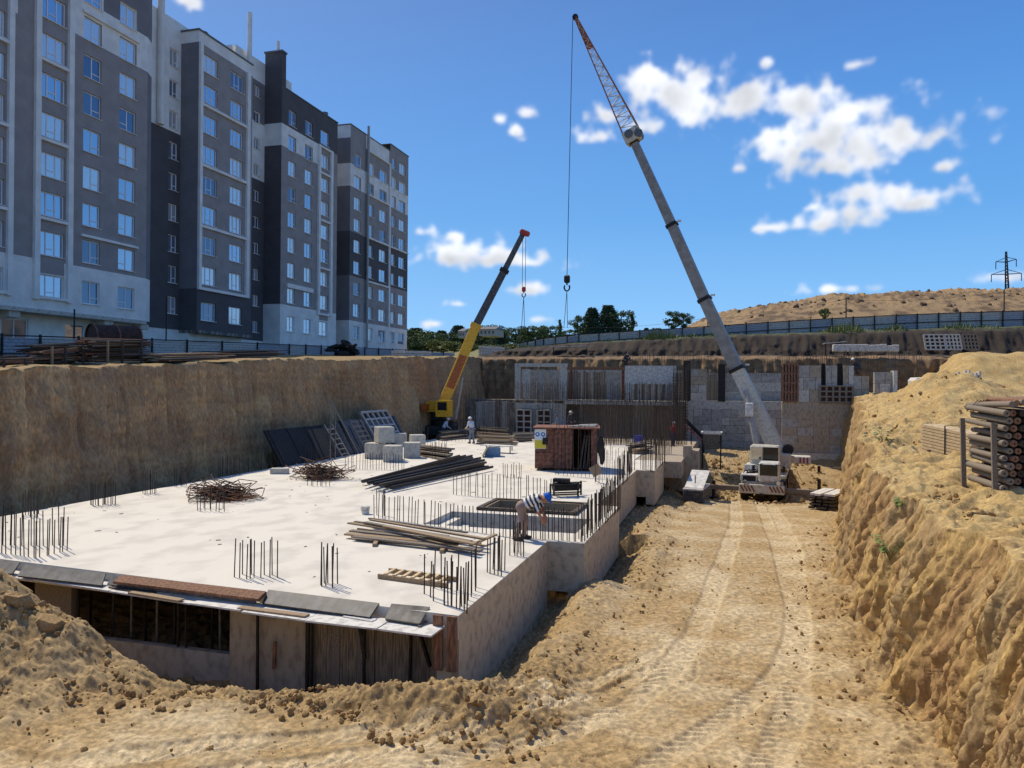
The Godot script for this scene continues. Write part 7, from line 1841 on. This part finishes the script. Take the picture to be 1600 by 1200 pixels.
# ---------------------------------------------------------------- people: one continuous body from tapered bones
func body_mesh(bones: Array, cell: float, k := 38.0, stripes := false) -> ArrayMesh:
	# bones: [a, b, ra, rb, colour]
	var lo := Vector3.INF; var hi := -Vector3.INF
	for b in bones:
		for q in [[b[0], b[2]], [b[1], b[3]]]:
			lo = lo.min(q[0] - Vector3.ONE * (q[1] + cell * 4)); hi = hi.max(q[0] + Vector3.ONE * (q[1] + cell * 4))
	var n := Vector3i(((hi - lo) / cell).ceil()) + Vector3i.ONE
	var field := PackedFloat32Array(); field.resize(n.x * n.y * n.z)
	var best := PackedFloat32Array(); best.resize(field.size()); best.fill(9.0)
	var who := PackedInt32Array(); who.resize(field.size())
	for bi in bones.size():
		var b: Array = bones[bi]
		var a: Vector3 = b[0]; var ab: Vector3 = b[1] - a; var l2 := maxf(ab.length_squared(), 1e-6)
		var rm: float = maxf(b[2], b[3]) + 0.1
		var c0 := Vector3i(((a.min(b[1]) - Vector3.ONE * rm - lo) / cell).floor()).clamp(Vector3i.ZERO, n - Vector3i.ONE); var c1 := Vector3i(((a.max(b[1]) + Vector3.ONE * rm - lo) / cell).ceil()).clamp(Vector3i.ZERO, n - Vector3i.ONE)
		for z in range(c0.z, c1.z + 1):
			for y in range(c0.y, c1.y + 1):
				for x in range(c0.x, c1.x + 1):
					var p := lo + Vector3(x, y, z) * cell - a
					var t := clampf(p.dot(ab) / l2, 0, 1)
					var dd: float = (p - ab * t).length() - lerpf(b[2], b[3], t)
					if dd > 0.1: continue
					var i := (z * n.y + y) * n.x + x
					field[i] += exp(-k * dd)
					if dd < best[i]: best[i] = dd; who[i] = bi
	for i in field.size(): field[i] = -log(maxf(field[i], 1e-9)) / k
	var vid := {}; var v := PackedVector3Array(); var c := PackedColorArray()
	var sx := 1; var sy := n.x; var sz := n.x * n.y
	var off := [0, sx, sy, sx + sy, sz, sx + sz, sy + sz, sx + sy + sz]
	for z in n.z - 1:
		for y in n.y - 1:
			for x in n.x - 1:
				var i := (z * n.y + y) * n.x + x
				var m := 0
				for q in 8:
					if field[i + off[q]] < 0: m |= 1 << q
				if m == 0 or m == 255: continue
				var s := Vector3.ZERO; var cnt := 0
				for e in [[0, 1], [2, 3], [4, 5], [6, 7], [0, 2], [1, 3], [4, 6], [5, 7], [0, 4], [1, 5], [2, 6], [3, 7]]:
					var f0 := field[i + off[e[0]]]; var f1 := field[i + off[e[1]]]
					if (f0 < 0) == (f1 < 0): continue
					var t := f0 / (f0 - f1)
					var p0 := Vector3(e[0] & 1, (e[0] >> 1) & 1, e[0] >> 2); var p1 := Vector3(e[1] & 1, (e[1] >> 1) & 1, e[1] >> 2)
					s += p0.lerp(p1, t); cnt += 1
				vid[i] = v.size()
				v.append(lo + (Vector3(x, y, z) + s / cnt) * cell)
				var col: Color = bones[who[i]][4]
				if stripes and bones[who[i]].size() > 5:
					var bb: Array = bones[1]; var ax: Vector3 = (bb[1] - bb[0])
					var tt := (v[-1] - (bb[0] as Vector3)).dot(ax.normalized())
					col = lin(232, 230, 224) if fposmod(tt, 0.115) < 0.055 else lin(34, 36, 42)
				c.append(col)
	var ix := PackedInt32Array(); var nn := PackedVector3Array(); nn.resize(v.size())
	for z in range(1, n.z - 1):
		for y in range(1, n.y - 1):
			for x in range(1, n.x - 1):
				var i := (z * n.y + y) * n.x + x
				var ins := field[i] < 0
				for ax in 3:
					var st: int = [sx, sy, sz][ax]; var u: int = [sy, sz, sx][ax]; var w: int = [sz, sx, sy][ax]
					if ins == (field[i + st] < 0): continue
					var q := [i, i - u, i - u - w, i - w]
					if not (vid.has(q[0]) and vid.has(q[1]) and vid.has(q[2]) and vid.has(q[3])): continue
					var g := [vid[q[0]], vid[q[1]], vid[q[2]], vid[q[3]]]
					if not ins: g.reverse()
					for tr in [[0, 2, 1], [0, 3, 2]]:
						for j in tr: ix.append(g[j])
						var fa: Vector3 = (v[g[tr[1]]] - v[g[tr[0]]]).cross(v[g[tr[2]]] - v[g[tr[0]]])
						for j in tr: nn[g[j]] -= fa
	for i in nn.size(): nn[i] = nn[i].normalized()
	var arr := []; arr.resize(Mesh.ARRAY_MAX)
	arr[Mesh.ARRAY_VERTEX] = v; arr[Mesh.ARRAY_NORMAL] = nn; arr[Mesh.ARRAY_COLOR] = c; arr[Mesh.ARRAY_INDEX] = ix
	var am := ArrayMesh.new(); am.add_surface_from_arrays(Mesh.PRIMITIVE_TRIANGLES, arr); am.surface_set_material(0, M.person)
	return am
func hand_bones(w: Vector3, dir: Vector3, side: Vector3, skin: Color) -> Array:   # wrist, pointing direction, thumb side
	var out := []
	var pn := dir.cross(side).normalized()
	var palm := w + dir * 0.09
	out.append([w, palm, 0.03, 0.032, skin])
	out.append([w + side * 0.015, palm + side * 0.025, 0.024, 0.022, skin]); out.append([w - side * 0.015, palm - side * 0.028, 0.024, 0.02, skin])
	for k in 4:
		var b := palm + side * (0.033 - 0.022 * k); var ln: float = [0.07, 0.08, 0.073, 0.056][k]
		var m := b + dir * ln * 0.55 + pn * 0.008; var e := m + (dir * 0.6 + pn * 0.8).normalized() * ln * 0.5
		out.append([b, m, 0.0095, 0.009, skin]); out.append([m, e, 0.009, 0.0075, skin])
	var tb := w + dir * 0.03 + side * 0.03
	out.append([tb, tb + (side * 0.7 + dir * 0.7).normalized() * 0.045, 0.012, 0.011, skin]); out.append([tb + (side * 0.7 + dir * 0.7).normalized() * 0.045, tb + (side * 0.35 + dir).normalized() * 0.085, 0.011, 0.009, skin])
	return out
# pose: joints in metres, x = the way the person faces, y up, z to the person's right
func person(label: String, at: Vector3, turn: float, pose: Dictionary, shirt: Color, trousers: Color, helmet: Color, cell := 0.03, stripes := false, fine := false) -> void:
	var t := thing("person", label, "person", at, turn)
	var skin := lin(178, 126, 96); var shoe := lin(60, 50, 42)
	var J := pose; var B := []
	B.append([J.hip + Vector3(0, 0, -0.07), J.hip + Vector3(0, 0, 0.07), 0.13, 0.13, trousers])
	var chest: Vector3 = J.hip.lerp(J.neck, 0.72); var waist: Vector3 = J.hip.lerp(J.neck, 0.25)
	B.append([waist, chest, 0.135, 0.15, shirt, 1]); B.append([chest + Vector3(0, 0, -0.07), chest + Vector3(0, 0, 0.07), 0.125, 0.125, shirt, 1])
	B.append([J.hip.lerp(J.neck, 0.88) + Vector3(0, 0, -0.14), J.hip.lerp(J.neck, 0.88) + Vector3(0, 0, 0.14), 0.075, 0.075, shirt, 1])
	B.append([J.neck, J.neck.lerp(J.head, 0.6), 0.062, 0.058, skin])
	var hd: Vector3 = J.head; var fw: Vector3 = J.look
	B.append([hd - fw * 0.02 + (J.head - J.neck).normalized() * 0.03, hd + fw * 0.025 - (J.head - J.neck).normalized() * 0.05, 0.095, 0.07, skin])
	B.append([hd + fw * 0.08, hd + fw * 0.115 - (J.head - J.neck).normalized() * 0.03, 0.016, 0.02, skin])
	for s in [-1.0, 1.0]:
		var e: Vector3 = fw.cross((J.head - J.neck).normalized()).normalized() * s
		B.append([hd + e * 0.08, hd + e * 0.095 - (J.head - J.neck).normalized() * 0.03, 0.018, 0.014, skin])
		var tag_ := "l" if s < 0 else "r"
		var sh: Vector3 = J.hip.lerp(J.neck, 0.9) + Vector3(0, 0, s * 0.19)
		B.append([sh, J["elbow_" + tag_], 0.06, 0.048, shirt, 1]); B.append([J["elbow_" + tag_], J["hand_" + tag_], 0.045, 0.032, skin if stripes else shirt])
		var hdir: Vector3 = (J["hand_" + tag_] - J["elbow_" + tag_]).normalized()
		if fine:
			var hm := body_mesh(hand_bones(J["hand_" + tag_], hdir, fw if absf(hdir.dot(fw)) < 0.8 else Vector3.UP, skin), 0.007, 160.0)
			put("hand", hm, t)
		B.append([J["hand_" + tag_], J["hand_" + tag_] + hdir * (0.03 if fine else 0.13), 0.034, 0.03 if fine else 0.036, skin])
		var hp: Vector3 = J.hip + Vector3(0, -0.02, s * 0.09)
		B.append([hp, J["knee_" + tag_], 0.098, 0.072, trousers]); B.append([J["knee_" + tag_], J["foot_" + tag_] + Vector3(0, 0.1, 0), 0.072, 0.058, trousers])
		B.append([J["foot_" + tag_] + Vector3(-0.05, 0.05, 0), J["foot_" + tag_] + Vector3(0.16, 0.04, s * 0.02), 0.05, 0.042, shoe])
	put("body", body_mesh(B, cell, 38.0, stripes), t)
	var mb := MB.new(); mb.use_c = true; mb.col = helmet
	mb.ball(Vector3.ZERO, Vector3(0.135, 0.125, 0.115), 16, 0.0)
	mb.tube(Vector3(0.0, -0.012, 0), Vector3(0.0, 0.006, 0), 0.14, 0.135, 16)
	mb.box(Vector3(0.14, 0.0, 0), Vector3(0.09, 0.014, 0.15)); mb.box(Vector3(0, 0.12, 0), Vector3(0.2, 0.02, 0.03))
	var up := (hd - (J.neck as Vector3)).normalized(); up = up.lerp(up.slide(fw).normalized(), 1.0)
	put("helmet", mb.mesh(M.person), t, Transform3D(Basis(fw, up, fw.cross(up)), hd + up * 0.045))
func standing(lean := 0.0) -> Dictionary:
	return {hip = Vector3(0, 0.92, 0), neck = Vector3(0.04 + lean, 1.47, 0), head = Vector3(0.07 + lean * 1.2, 1.62, 0), look = Vector3(1, -0.15, 0).normalized(), elbow_l = Vector3(0.05 + lean, 1.15, -0.26), hand_l = Vector3(0.28 + lean, 1.02, -0.2), elbow_r = Vector3(0.02 + lean, 1.14, 0.26), hand_r = Vector3(0.24 + lean, 0.98, 0.22), knee_l = Vector3(0.05, 0.5, -0.1), knee_r = Vector3(0.0, 0.5, 0.12), foot_l = Vector3(0.06, 0, -0.12), foot_r = Vector3(-0.06, 0, 0.14)}
func crouching() -> Dictionary:
	return {hip = Vector3(-0.12, 0.42, 0), neck = Vector3(0.22, 0.88, 0), head = Vector3(0.32, 1.0, 0), look = Vector3(0.9, -0.4, 0).normalized(), elbow_l = Vector3(0.35, 0.62, -0.24), hand_l = Vector3(0.52, 0.4, -0.12), elbow_r = Vector3(0.33, 0.6, 0.24), hand_r = Vector3(0.5, 0.36, 0.14), knee_l = Vector3(0.26, 0.5, -0.14), knee_r = Vector3(0.28, 0.42, 0.15), foot_l = Vector3(0.0, 0, -0.13), foot_r = Vector3(-0.02, 0, 0.14)}
func people() -> void:
	var bend := {hip = Vector3(0.0, 0.86, 0), neck = Vector3(0.46, 1.1, 0.0), head = Vector3(0.62, 1.07, 0), look = Vector3(0.62, -0.78, 0).normalized(), elbow_l = Vector3(0.5, 0.82, -0.24), hand_l = Vector3(0.6, 0.58, -0.14), elbow_r = Vector3(0.44, 0.8, 0.24), hand_r = Vector3(0.56, 0.54, 0.12), knee_l = Vector3(0.1, 0.46, -0.1), knee_r = Vector3(0.02, 0.46, 0.12), foot_l = Vector3(0.06, 0, -0.13), foot_r = Vector3(-0.1, 0, 0.15)}
	person("person in striped shirt and blue helmet bending over the starter bars", H(814, 843, 0.0), deg_to_rad(16.0 - 8.0), bend, lin(34, 36, 42), lin(150, 126, 114), lin(30, 104, 196), 0.02, true, true)
	var grey := lin(120, 128, 142); var navy := lin(52, 58, 78)
	var y := -0.32
	person("person in pale shirt and white helmet standing by the board stacks", H(737, 693, 0.0), 2.6, standing(0.1), lin(196, 198, 204), lin(120, 124, 134), lin(236, 236, 232), 0.034)
	person("person in white shirt beside the yellow crane", F(692, 690, 53.5) * Vector3(1, 0, 1) + Vector3(0, y, 0), 0.6, standing(0.25), lin(210, 212, 216), navy, lin(226, 226, 222), 0.036)
	person("person in dark clothes with a helmet behind the shed roof", F(889, 690, 57.0) * Vector3(1, 0, 1) + Vector3(0, y + 0.55, 0), -0.4, standing(0.05), lin(70, 62, 66), navy, lin(214, 200, 190), 0.036)
	person("person in blue grey overalls stooping behind the shed roof", F(877, 690, 57.0) * Vector3(1, 0, 1) + Vector3(0, y + 0.3, 0), 3.0, standing(0.3), grey, grey, lin(90, 96, 110), 0.036)
	person("person in red top among the dense rebar by the recessed wall", F(1051, 690, 55.0) * Vector3(1, 0, 1) + Vector3(0, y, 0), 0.9, standing(0.05), lin(170, 46, 50), navy, lin(210, 200, 196), 0.036)
	person("person in dark jacket and white helmet crouching on the block wall", V(X(1340, 60.3), F(1340, 571, 60).y - 0.6, 60.25), 2.9, crouching(), lin(50, 50, 56), lin(62, 60, 62), lin(238, 238, 234), 0.034)
	person("person in dark clothes crouching on top of the white screen", V(X(976, 64), 5.61, 63.86), -0.3, crouching(), lin(48, 50, 60), lin(52, 52, 58), lin(70, 74, 90), 0.034)

# ---------------------------------------------------------------- trees, grass, pylon
func crown(mb: MB, r: RandomNumberGenerator, at: Vector3, size: Vector3, n: int, leaf: float, dark: Color, light: Color) -> void:
	for k in n:
		var d := Vector3(r.randfn(), r.randfn(), r.randfn()).normalized() * pow(r.randf(), 0.45)
		var p := at + d * size
		var a := Vector3(r.randfn(), r.randfn(), r.randfn()).normalized() * leaf * r.randf_range(0.6, 1.3); var b := a.cross(Vector3(r.randfn(), r.randfn(), r.randfn())).normalized() * leaf * r.randf_range(0.4, 0.8)
		mb.col = dark.lerp(light, r.randf())
		mb.quad(p - a, p - b * 0.7, p + a, p + b)
func tree_proto(kind: int) -> Node3D:
	var r := RandomNumberGenerator.new(); r.seed = 900 + kind
	var o := Node3D.new(); var mb := MB.new()
	var hgt := 1.0
	mb.tube(Vector3.ZERO, Vector3(0.01, 0.5, 0), 0.035, 0.022, 8); mb.tube(Vector3(0.01, 0.5, 0), Vector3(0, 0.9, 0.01), 0.022, 0.008, 7)
	for k in 7:
		var y := 0.3 + k * 0.08; var az := k * 2.4
		mb.tube(Vector3(0.005, y, 0), Vector3(cos(az) * 0.22, y + 0.16, sin(az) * 0.22), 0.012, 0.004, 5)
	put("trunk", mb.mesh(M.bark), o)
	mb = MB.new(); mb.use_c = true
	var dk := lin(44, 62, 34); var lt := lin(92, 116, 58)
	if kind == 1: dk = lin(36, 54, 38); lt = lin(70, 94, 58)
	if kind == 3: dk = lin(70, 88, 40); lt = lin(128, 140, 72)
	if kind == 2:   # narrow poplar
		for k in 9: crown(mb, r, Vector3(r.randf_range(-0.04, 0.04), 0.2 + k * 0.088, r.randf_range(-0.04, 0.04)), Vector3(0.11, 0.09, 0.11) * (1.0 - 0.05 * k), 240, 0.022, dk, lt)
	elif kind == 1:   # layered conifer
		for k in 16:
			var y := 0.06 + k * 0.058; var w := 0.4 * (1.0 - k * 0.045)
			for q in 4:
				var az := k * 1.7 + q * 1.571
				crown(mb, r, Vector3(cos(az) * w * 0.6, y, sin(az) * w * 0.6), Vector3(w * 0.6, 0.06, w * 0.6), 95, 0.028, dk, lt)
	else:
		for k in 34:
			var az := r.randf() * TAU; var y := r.randf_range(0.1, 0.9); var w := 0.42 * sin(clampf((y - 0.15) / 0.85, 0, 1) * PI * 0.85 + 0.2) * r.randf_range(0.4, 1.3)
			crown(mb, r, Vector3(cos(az) * w, y, sin(az) * w), Vector3(0.15, 0.11, 0.15) * r.randf_range(0.5, 1.3), 120, 0.034, dk, lt)
	put("crown", mb.mesh(M.leaf), o)
	return o
func trees() -> void:
	var proto := []
	for k in 4: proto.append(tree_proto(k))
	var r := RandomNumberGenerator.new(); r.seed = 31
	var put_tree := func(kind: int, px: float, top: float, foot: float, f: float, wide: float, label: String, group: String) -> void:
		var a := F(px, foot, f); var h := F(px, top, f).y - a.y
		var t: Node3D = proto[kind].duplicate()
		t.name = numbered(["broadleaf_tree", "conifer_tree", "poplar_tree", "shrub"][kind])
		add_child(t)
		t.transform = Transform3D(Basis.from_euler(Vector3(0, r.randf() * TAU, 0)).scaled(Vector3(h * wide, h, h * wide)), a)
		tag(t, label, "tree", group)
	var g1 := "dark trees behind the back fence"
	put_tree.call(1, 925, 480, 530, 100.0, 1.1, "ragged dark conifer at the crane-rope end of the clump behind the fence", g1)
	put_tree.call(1, 950, 476, 530, 101.0, 1.2, "tallest dark conifer in the middle of the clump behind the fence", g1)
	put_tree.call(0, 970, 484, 528, 102.0, 1.2, "round dark tree filling the clump behind the fence", g1)
	put_tree.call(0, 912, 492, 530, 103.0, 1.0, "low dark tree at the foot of the conifer clump", g1)
	put_tree.call(2, 988, 489, 526, 100.0, 1.0, "small narrow dark tree at the hill-side end of the clump", g1)
	put_tree.call(0, 1052, 486, 516, 104.0, 1.0, "round green tree at the foot of the spoil hill", g1)
	put_tree.call(0, 1068, 489, 514, 104.0, 1.1, "second round green tree half behind the spoil hill", g1)
	put_tree.call(3, 1288, 481, 500, 96.0, 0.8, "lone green bush on the slope of the spoil hill", "")
	put_tree.call(2, 875, 498, 530, 150.0, 1.0, "slim poplar standing above the distant tree line", "")
	var g2 := "distant tree line beyond the site"
	var n := 0
	for q in [[640, 515, 556], [650, 512, 552], [662, 520, 550], [675, 518, 545], [690, 516, 545], [703, 520, 545], [716, 508, 542], [728, 520, 545], [742, 518, 545], [754, 510, 540], [768, 508, 540], [780, 513, 540], [792, 519, 540], [806, 512, 538], [820, 514, 538], [834, 509, 538], [848, 513, 536], [860, 508, 536], [890, 515, 535], [1010, 512, 524], [1025, 512, 522], [1090, 505, 516]]:
		put_tree.call([0, 1, 0, 0, 1][n % 5], q[0], q[1], q[2], 165.0 + (n * 37 % 50), 1.7, "dark green tree in the distant tree line", g2); n += 1
	for q in [[640, 532, 558], [655, 534, 558], [668, 532, 556], [648, 525, 556]]:
		put_tree.call(0, q[0], q[1], q[2], 125.0, 1.3, "bushy bright tree at the corner of the fourth apartment block", "trees by the fourth block")
	n = 0
	for q in [[690, 531, 552], [710, 535, 551], [735, 537, 550], [758, 538, 549], [780, 539, 548], [800, 536, 546], [818, 538, 545]]:
		put_tree.call(3, q[0], q[1], q[2], 118.0, 2.4, "low yellow-green shrub on the grassy rise behind the pit", "shrubs on the grassy rise"); n += 1
	for p in proto: p.free()
	# far houses in the trees
	for q in [[768, 517, 20, 3, "long low pale house among the distant trees", 0], [728, 520, 8, 3, "small white house among the distant trees", 1]]:
		var p := F(q[0], q[1] + q[3] + 6, 158.0); var hw: float = q[2] / 1200.0 * 158.0; var hh: float = q[3] / 1200.0 * 158.0 + 1.0
		var h := thing("far_house", q[4], "house", p)
		var mb := MB.new(); mb.box(p + Vector3(0, hh / 2, 0), Vector3(hw * 1.4, hh, 6.0)); part("wall", mb, M.paint_grey, h)
		mb = MB.new(); mb.hexa([p + Vector3(-hw * 0.75, hh, 3.4), p + Vector3(hw * 0.75, hh, 3.4), p + Vector3(hw * 0.75, hh, -3.4), p + Vector3(-hw * 0.75, hh, -3.4), p + Vector3(-hw * 0.7, hh + 0.8, 0.1), p + Vector3(hw * 0.7, hh + 0.8, 0.1), p + Vector3(hw * 0.7, hh + 0.8, -0.1), p + Vector3(-hw * 0.7, hh + 0.8, -0.1)]); part("roof", mb, M.steel_grey, h)
		for k in 4:
			mb = MB.new(); mb.box(p + Vector3(-hw * 0.5 + k * hw * 0.33, hh * 0.5, 3.02), Vector3(hw * 0.12, hh * 0.4, 0.06)); part("window", mb, M.glass_dark, h)
	# grass fringe on the dark bank
	var mm := MB.new(); mm.use_c = true
	for k in 5200:
		var l := r.randf_range(-22.0, 34.0); var f := r.randf_range(76.6, 79.6)
		var clump := nz.grass.get_noise_2d(l, 0.0) as float
		if r.randf() > 0.35 + clump * 1.6: continue
		var p := V(l, fence_foot(l) - 0.15 - maxf(0.0, 77.4 - f) * 0.6, f); var hh := r.randf_range(0.15, 0.6) * (0.7 + maxf(clump, 0.0) * 2.0)
		var s := Vector3(r.randf_range(-1, 1), 0, r.randf_range(-1, 1)).normalized() * 0.07
		mm.col = lin(74, 92, 46).lerp(lin(132, 134, 74), r.randf())
		mm.tri(p - s, p + s, p + Vector3(r.randf_range(-0.25, 0.25), hh, r.randf_range(-0.2, 0.2)))
	var go := lone("grass_fringe", mm, M.leaf, "fringe of weeds and grass along the top of the dark bank", "grass"); stuff(go)
	# pylon and poles
	var t := thing("power_pylon", "steel power pylon with two cross arms on the spoil hill", "pylon", F(1574, 452, 128.0))
	var b := F(1574, 452, 128.0); var top := F(1572, 393, 128.0)
	for s in [[-1, -1], [1, -1], [1, 1], [-1, 1]]:
		var mb := MB.new(); mb.tube(b + Vector3(s[0] * 0.22, -1.0, s[1] * 0.22), top + Vector3(s[0] * 0.08, 0, s[1] * 0.08), 0.07, 0.05, 5); part("leg", mb, M.steel_dark, t)
	var lac := MB.new()
	for k in 12:
		var y0 := b.lerp(top, k / 12.0); var y1 := b.lerp(top, (k + 1) / 12.0); var w0 := lerpf(0.22, 0.08, k / 12.0); var w1 := lerpf(0.22, 0.08, (k + 1) / 12.0)
		for z in [-1.0, 1.0]: lac.tube(y0 + Vector3(-w0 if k % 2 else w0, 0, z * w0), y1 + Vector3(w1 if k % 2 else -w1, 0, z * w1), 0.035, 0.035, 4)
	part("lacing", lac, M.steel_dark, t)
	for q in [[1556, 409, 1588, 405, 0], [1549, 429, 1596, 427, 1]]:
		var c: Vector3 = b.lerp(top, 0.72 if q[4] == 0 else 0.4)
		for e in [F(q[0], q[1], 128.0), F(q[2], q[3], 128.0)]:
			var mb := MB.new(); mb.tube(c, e, 0.08, 0.05, 5); mb.tube(c + Vector3(0, 0.7, 0), e, 0.05, 0.04, 5); part("cross_arm", mb, M.steel_dark, t)
			mb = MB.new(); mb.tube(e, e - Vector3(0, 1.1, 0), 0.06, 0.06, 5); part("insulator", mb, M.steel_dark, t)
	var n3 := 0
	for q in [[1322, 465, 500, "thin post rising against the spoil hill behind the lone bush"], [1569, 452, 492, "thin post rising against the spoil hill below the pylon"], [1106, 495, 512, "thin post at the low end of the spoil hill"]]:
		var mb := MB.new(); mb.tube(F(q[0], q[1], 88.0), F(q[0], q[2] + 14, 88.0), 0.06, 0.07, 6); lone("utility_post", mb, M.plank_dark, q[3], "post"); n3 += 1
	for q in [[[1322, 468], [1569, 456]], [[1106, 498], [1322, 467]], [[880, 512], [1106, 497]]]:
		var a := F(q[0][0], q[0][1], 88.0); var e := F(q[1][0], q[1][1], 88.0); var mb := MB.new()
		for k in 10: mb.tube(a.lerp(e, k / 10.0) - Vector3(0, sin(PI * k / 10.0) * 0.4, 0), a.lerp(e, (k + 1) / 10.0) - Vector3(0, sin(PI * (k + 1) / 10.0) * 0.4, 0), 0.012, 0.012, 4, false)
		lone("wire", mb, M.cable, ["overhead wire between the two posts in front of the spoil hill", "overhead wire at the low end of the spoil hill", "overhead wire passing over the dark conifer clump"][n3 - 3], "wire"); n3 += 1
func _ready() -> void:
	rng.seed = 12345
	nz.grass = noise(0.16, 88, 3)
	view_and_light()
	textures(); materials()
	dirt_floor(); right_bank(); left_bank(); back_bank(); clods()
	apartments(); fences()
	slab(); slab_bars()
	ring_heap("round heap of bent rusty stirrups and offcuts nearest the bank edge", 345, 779, 1.0, 0.5, 0.55, 3)
	ring_heap("second heap of rusty stirrups and offcuts, beside the concrete cubes", 500, 748, 1.0, 0.55, 0.65, 4)
	block_stack(); bucket(); slab_litter(); piles_on_slab(); shed(); formwork_by_bank()
	far_walls(); bank_stores(); left_stores()
	white_crane(); yellow_crane()
	people(); trees()
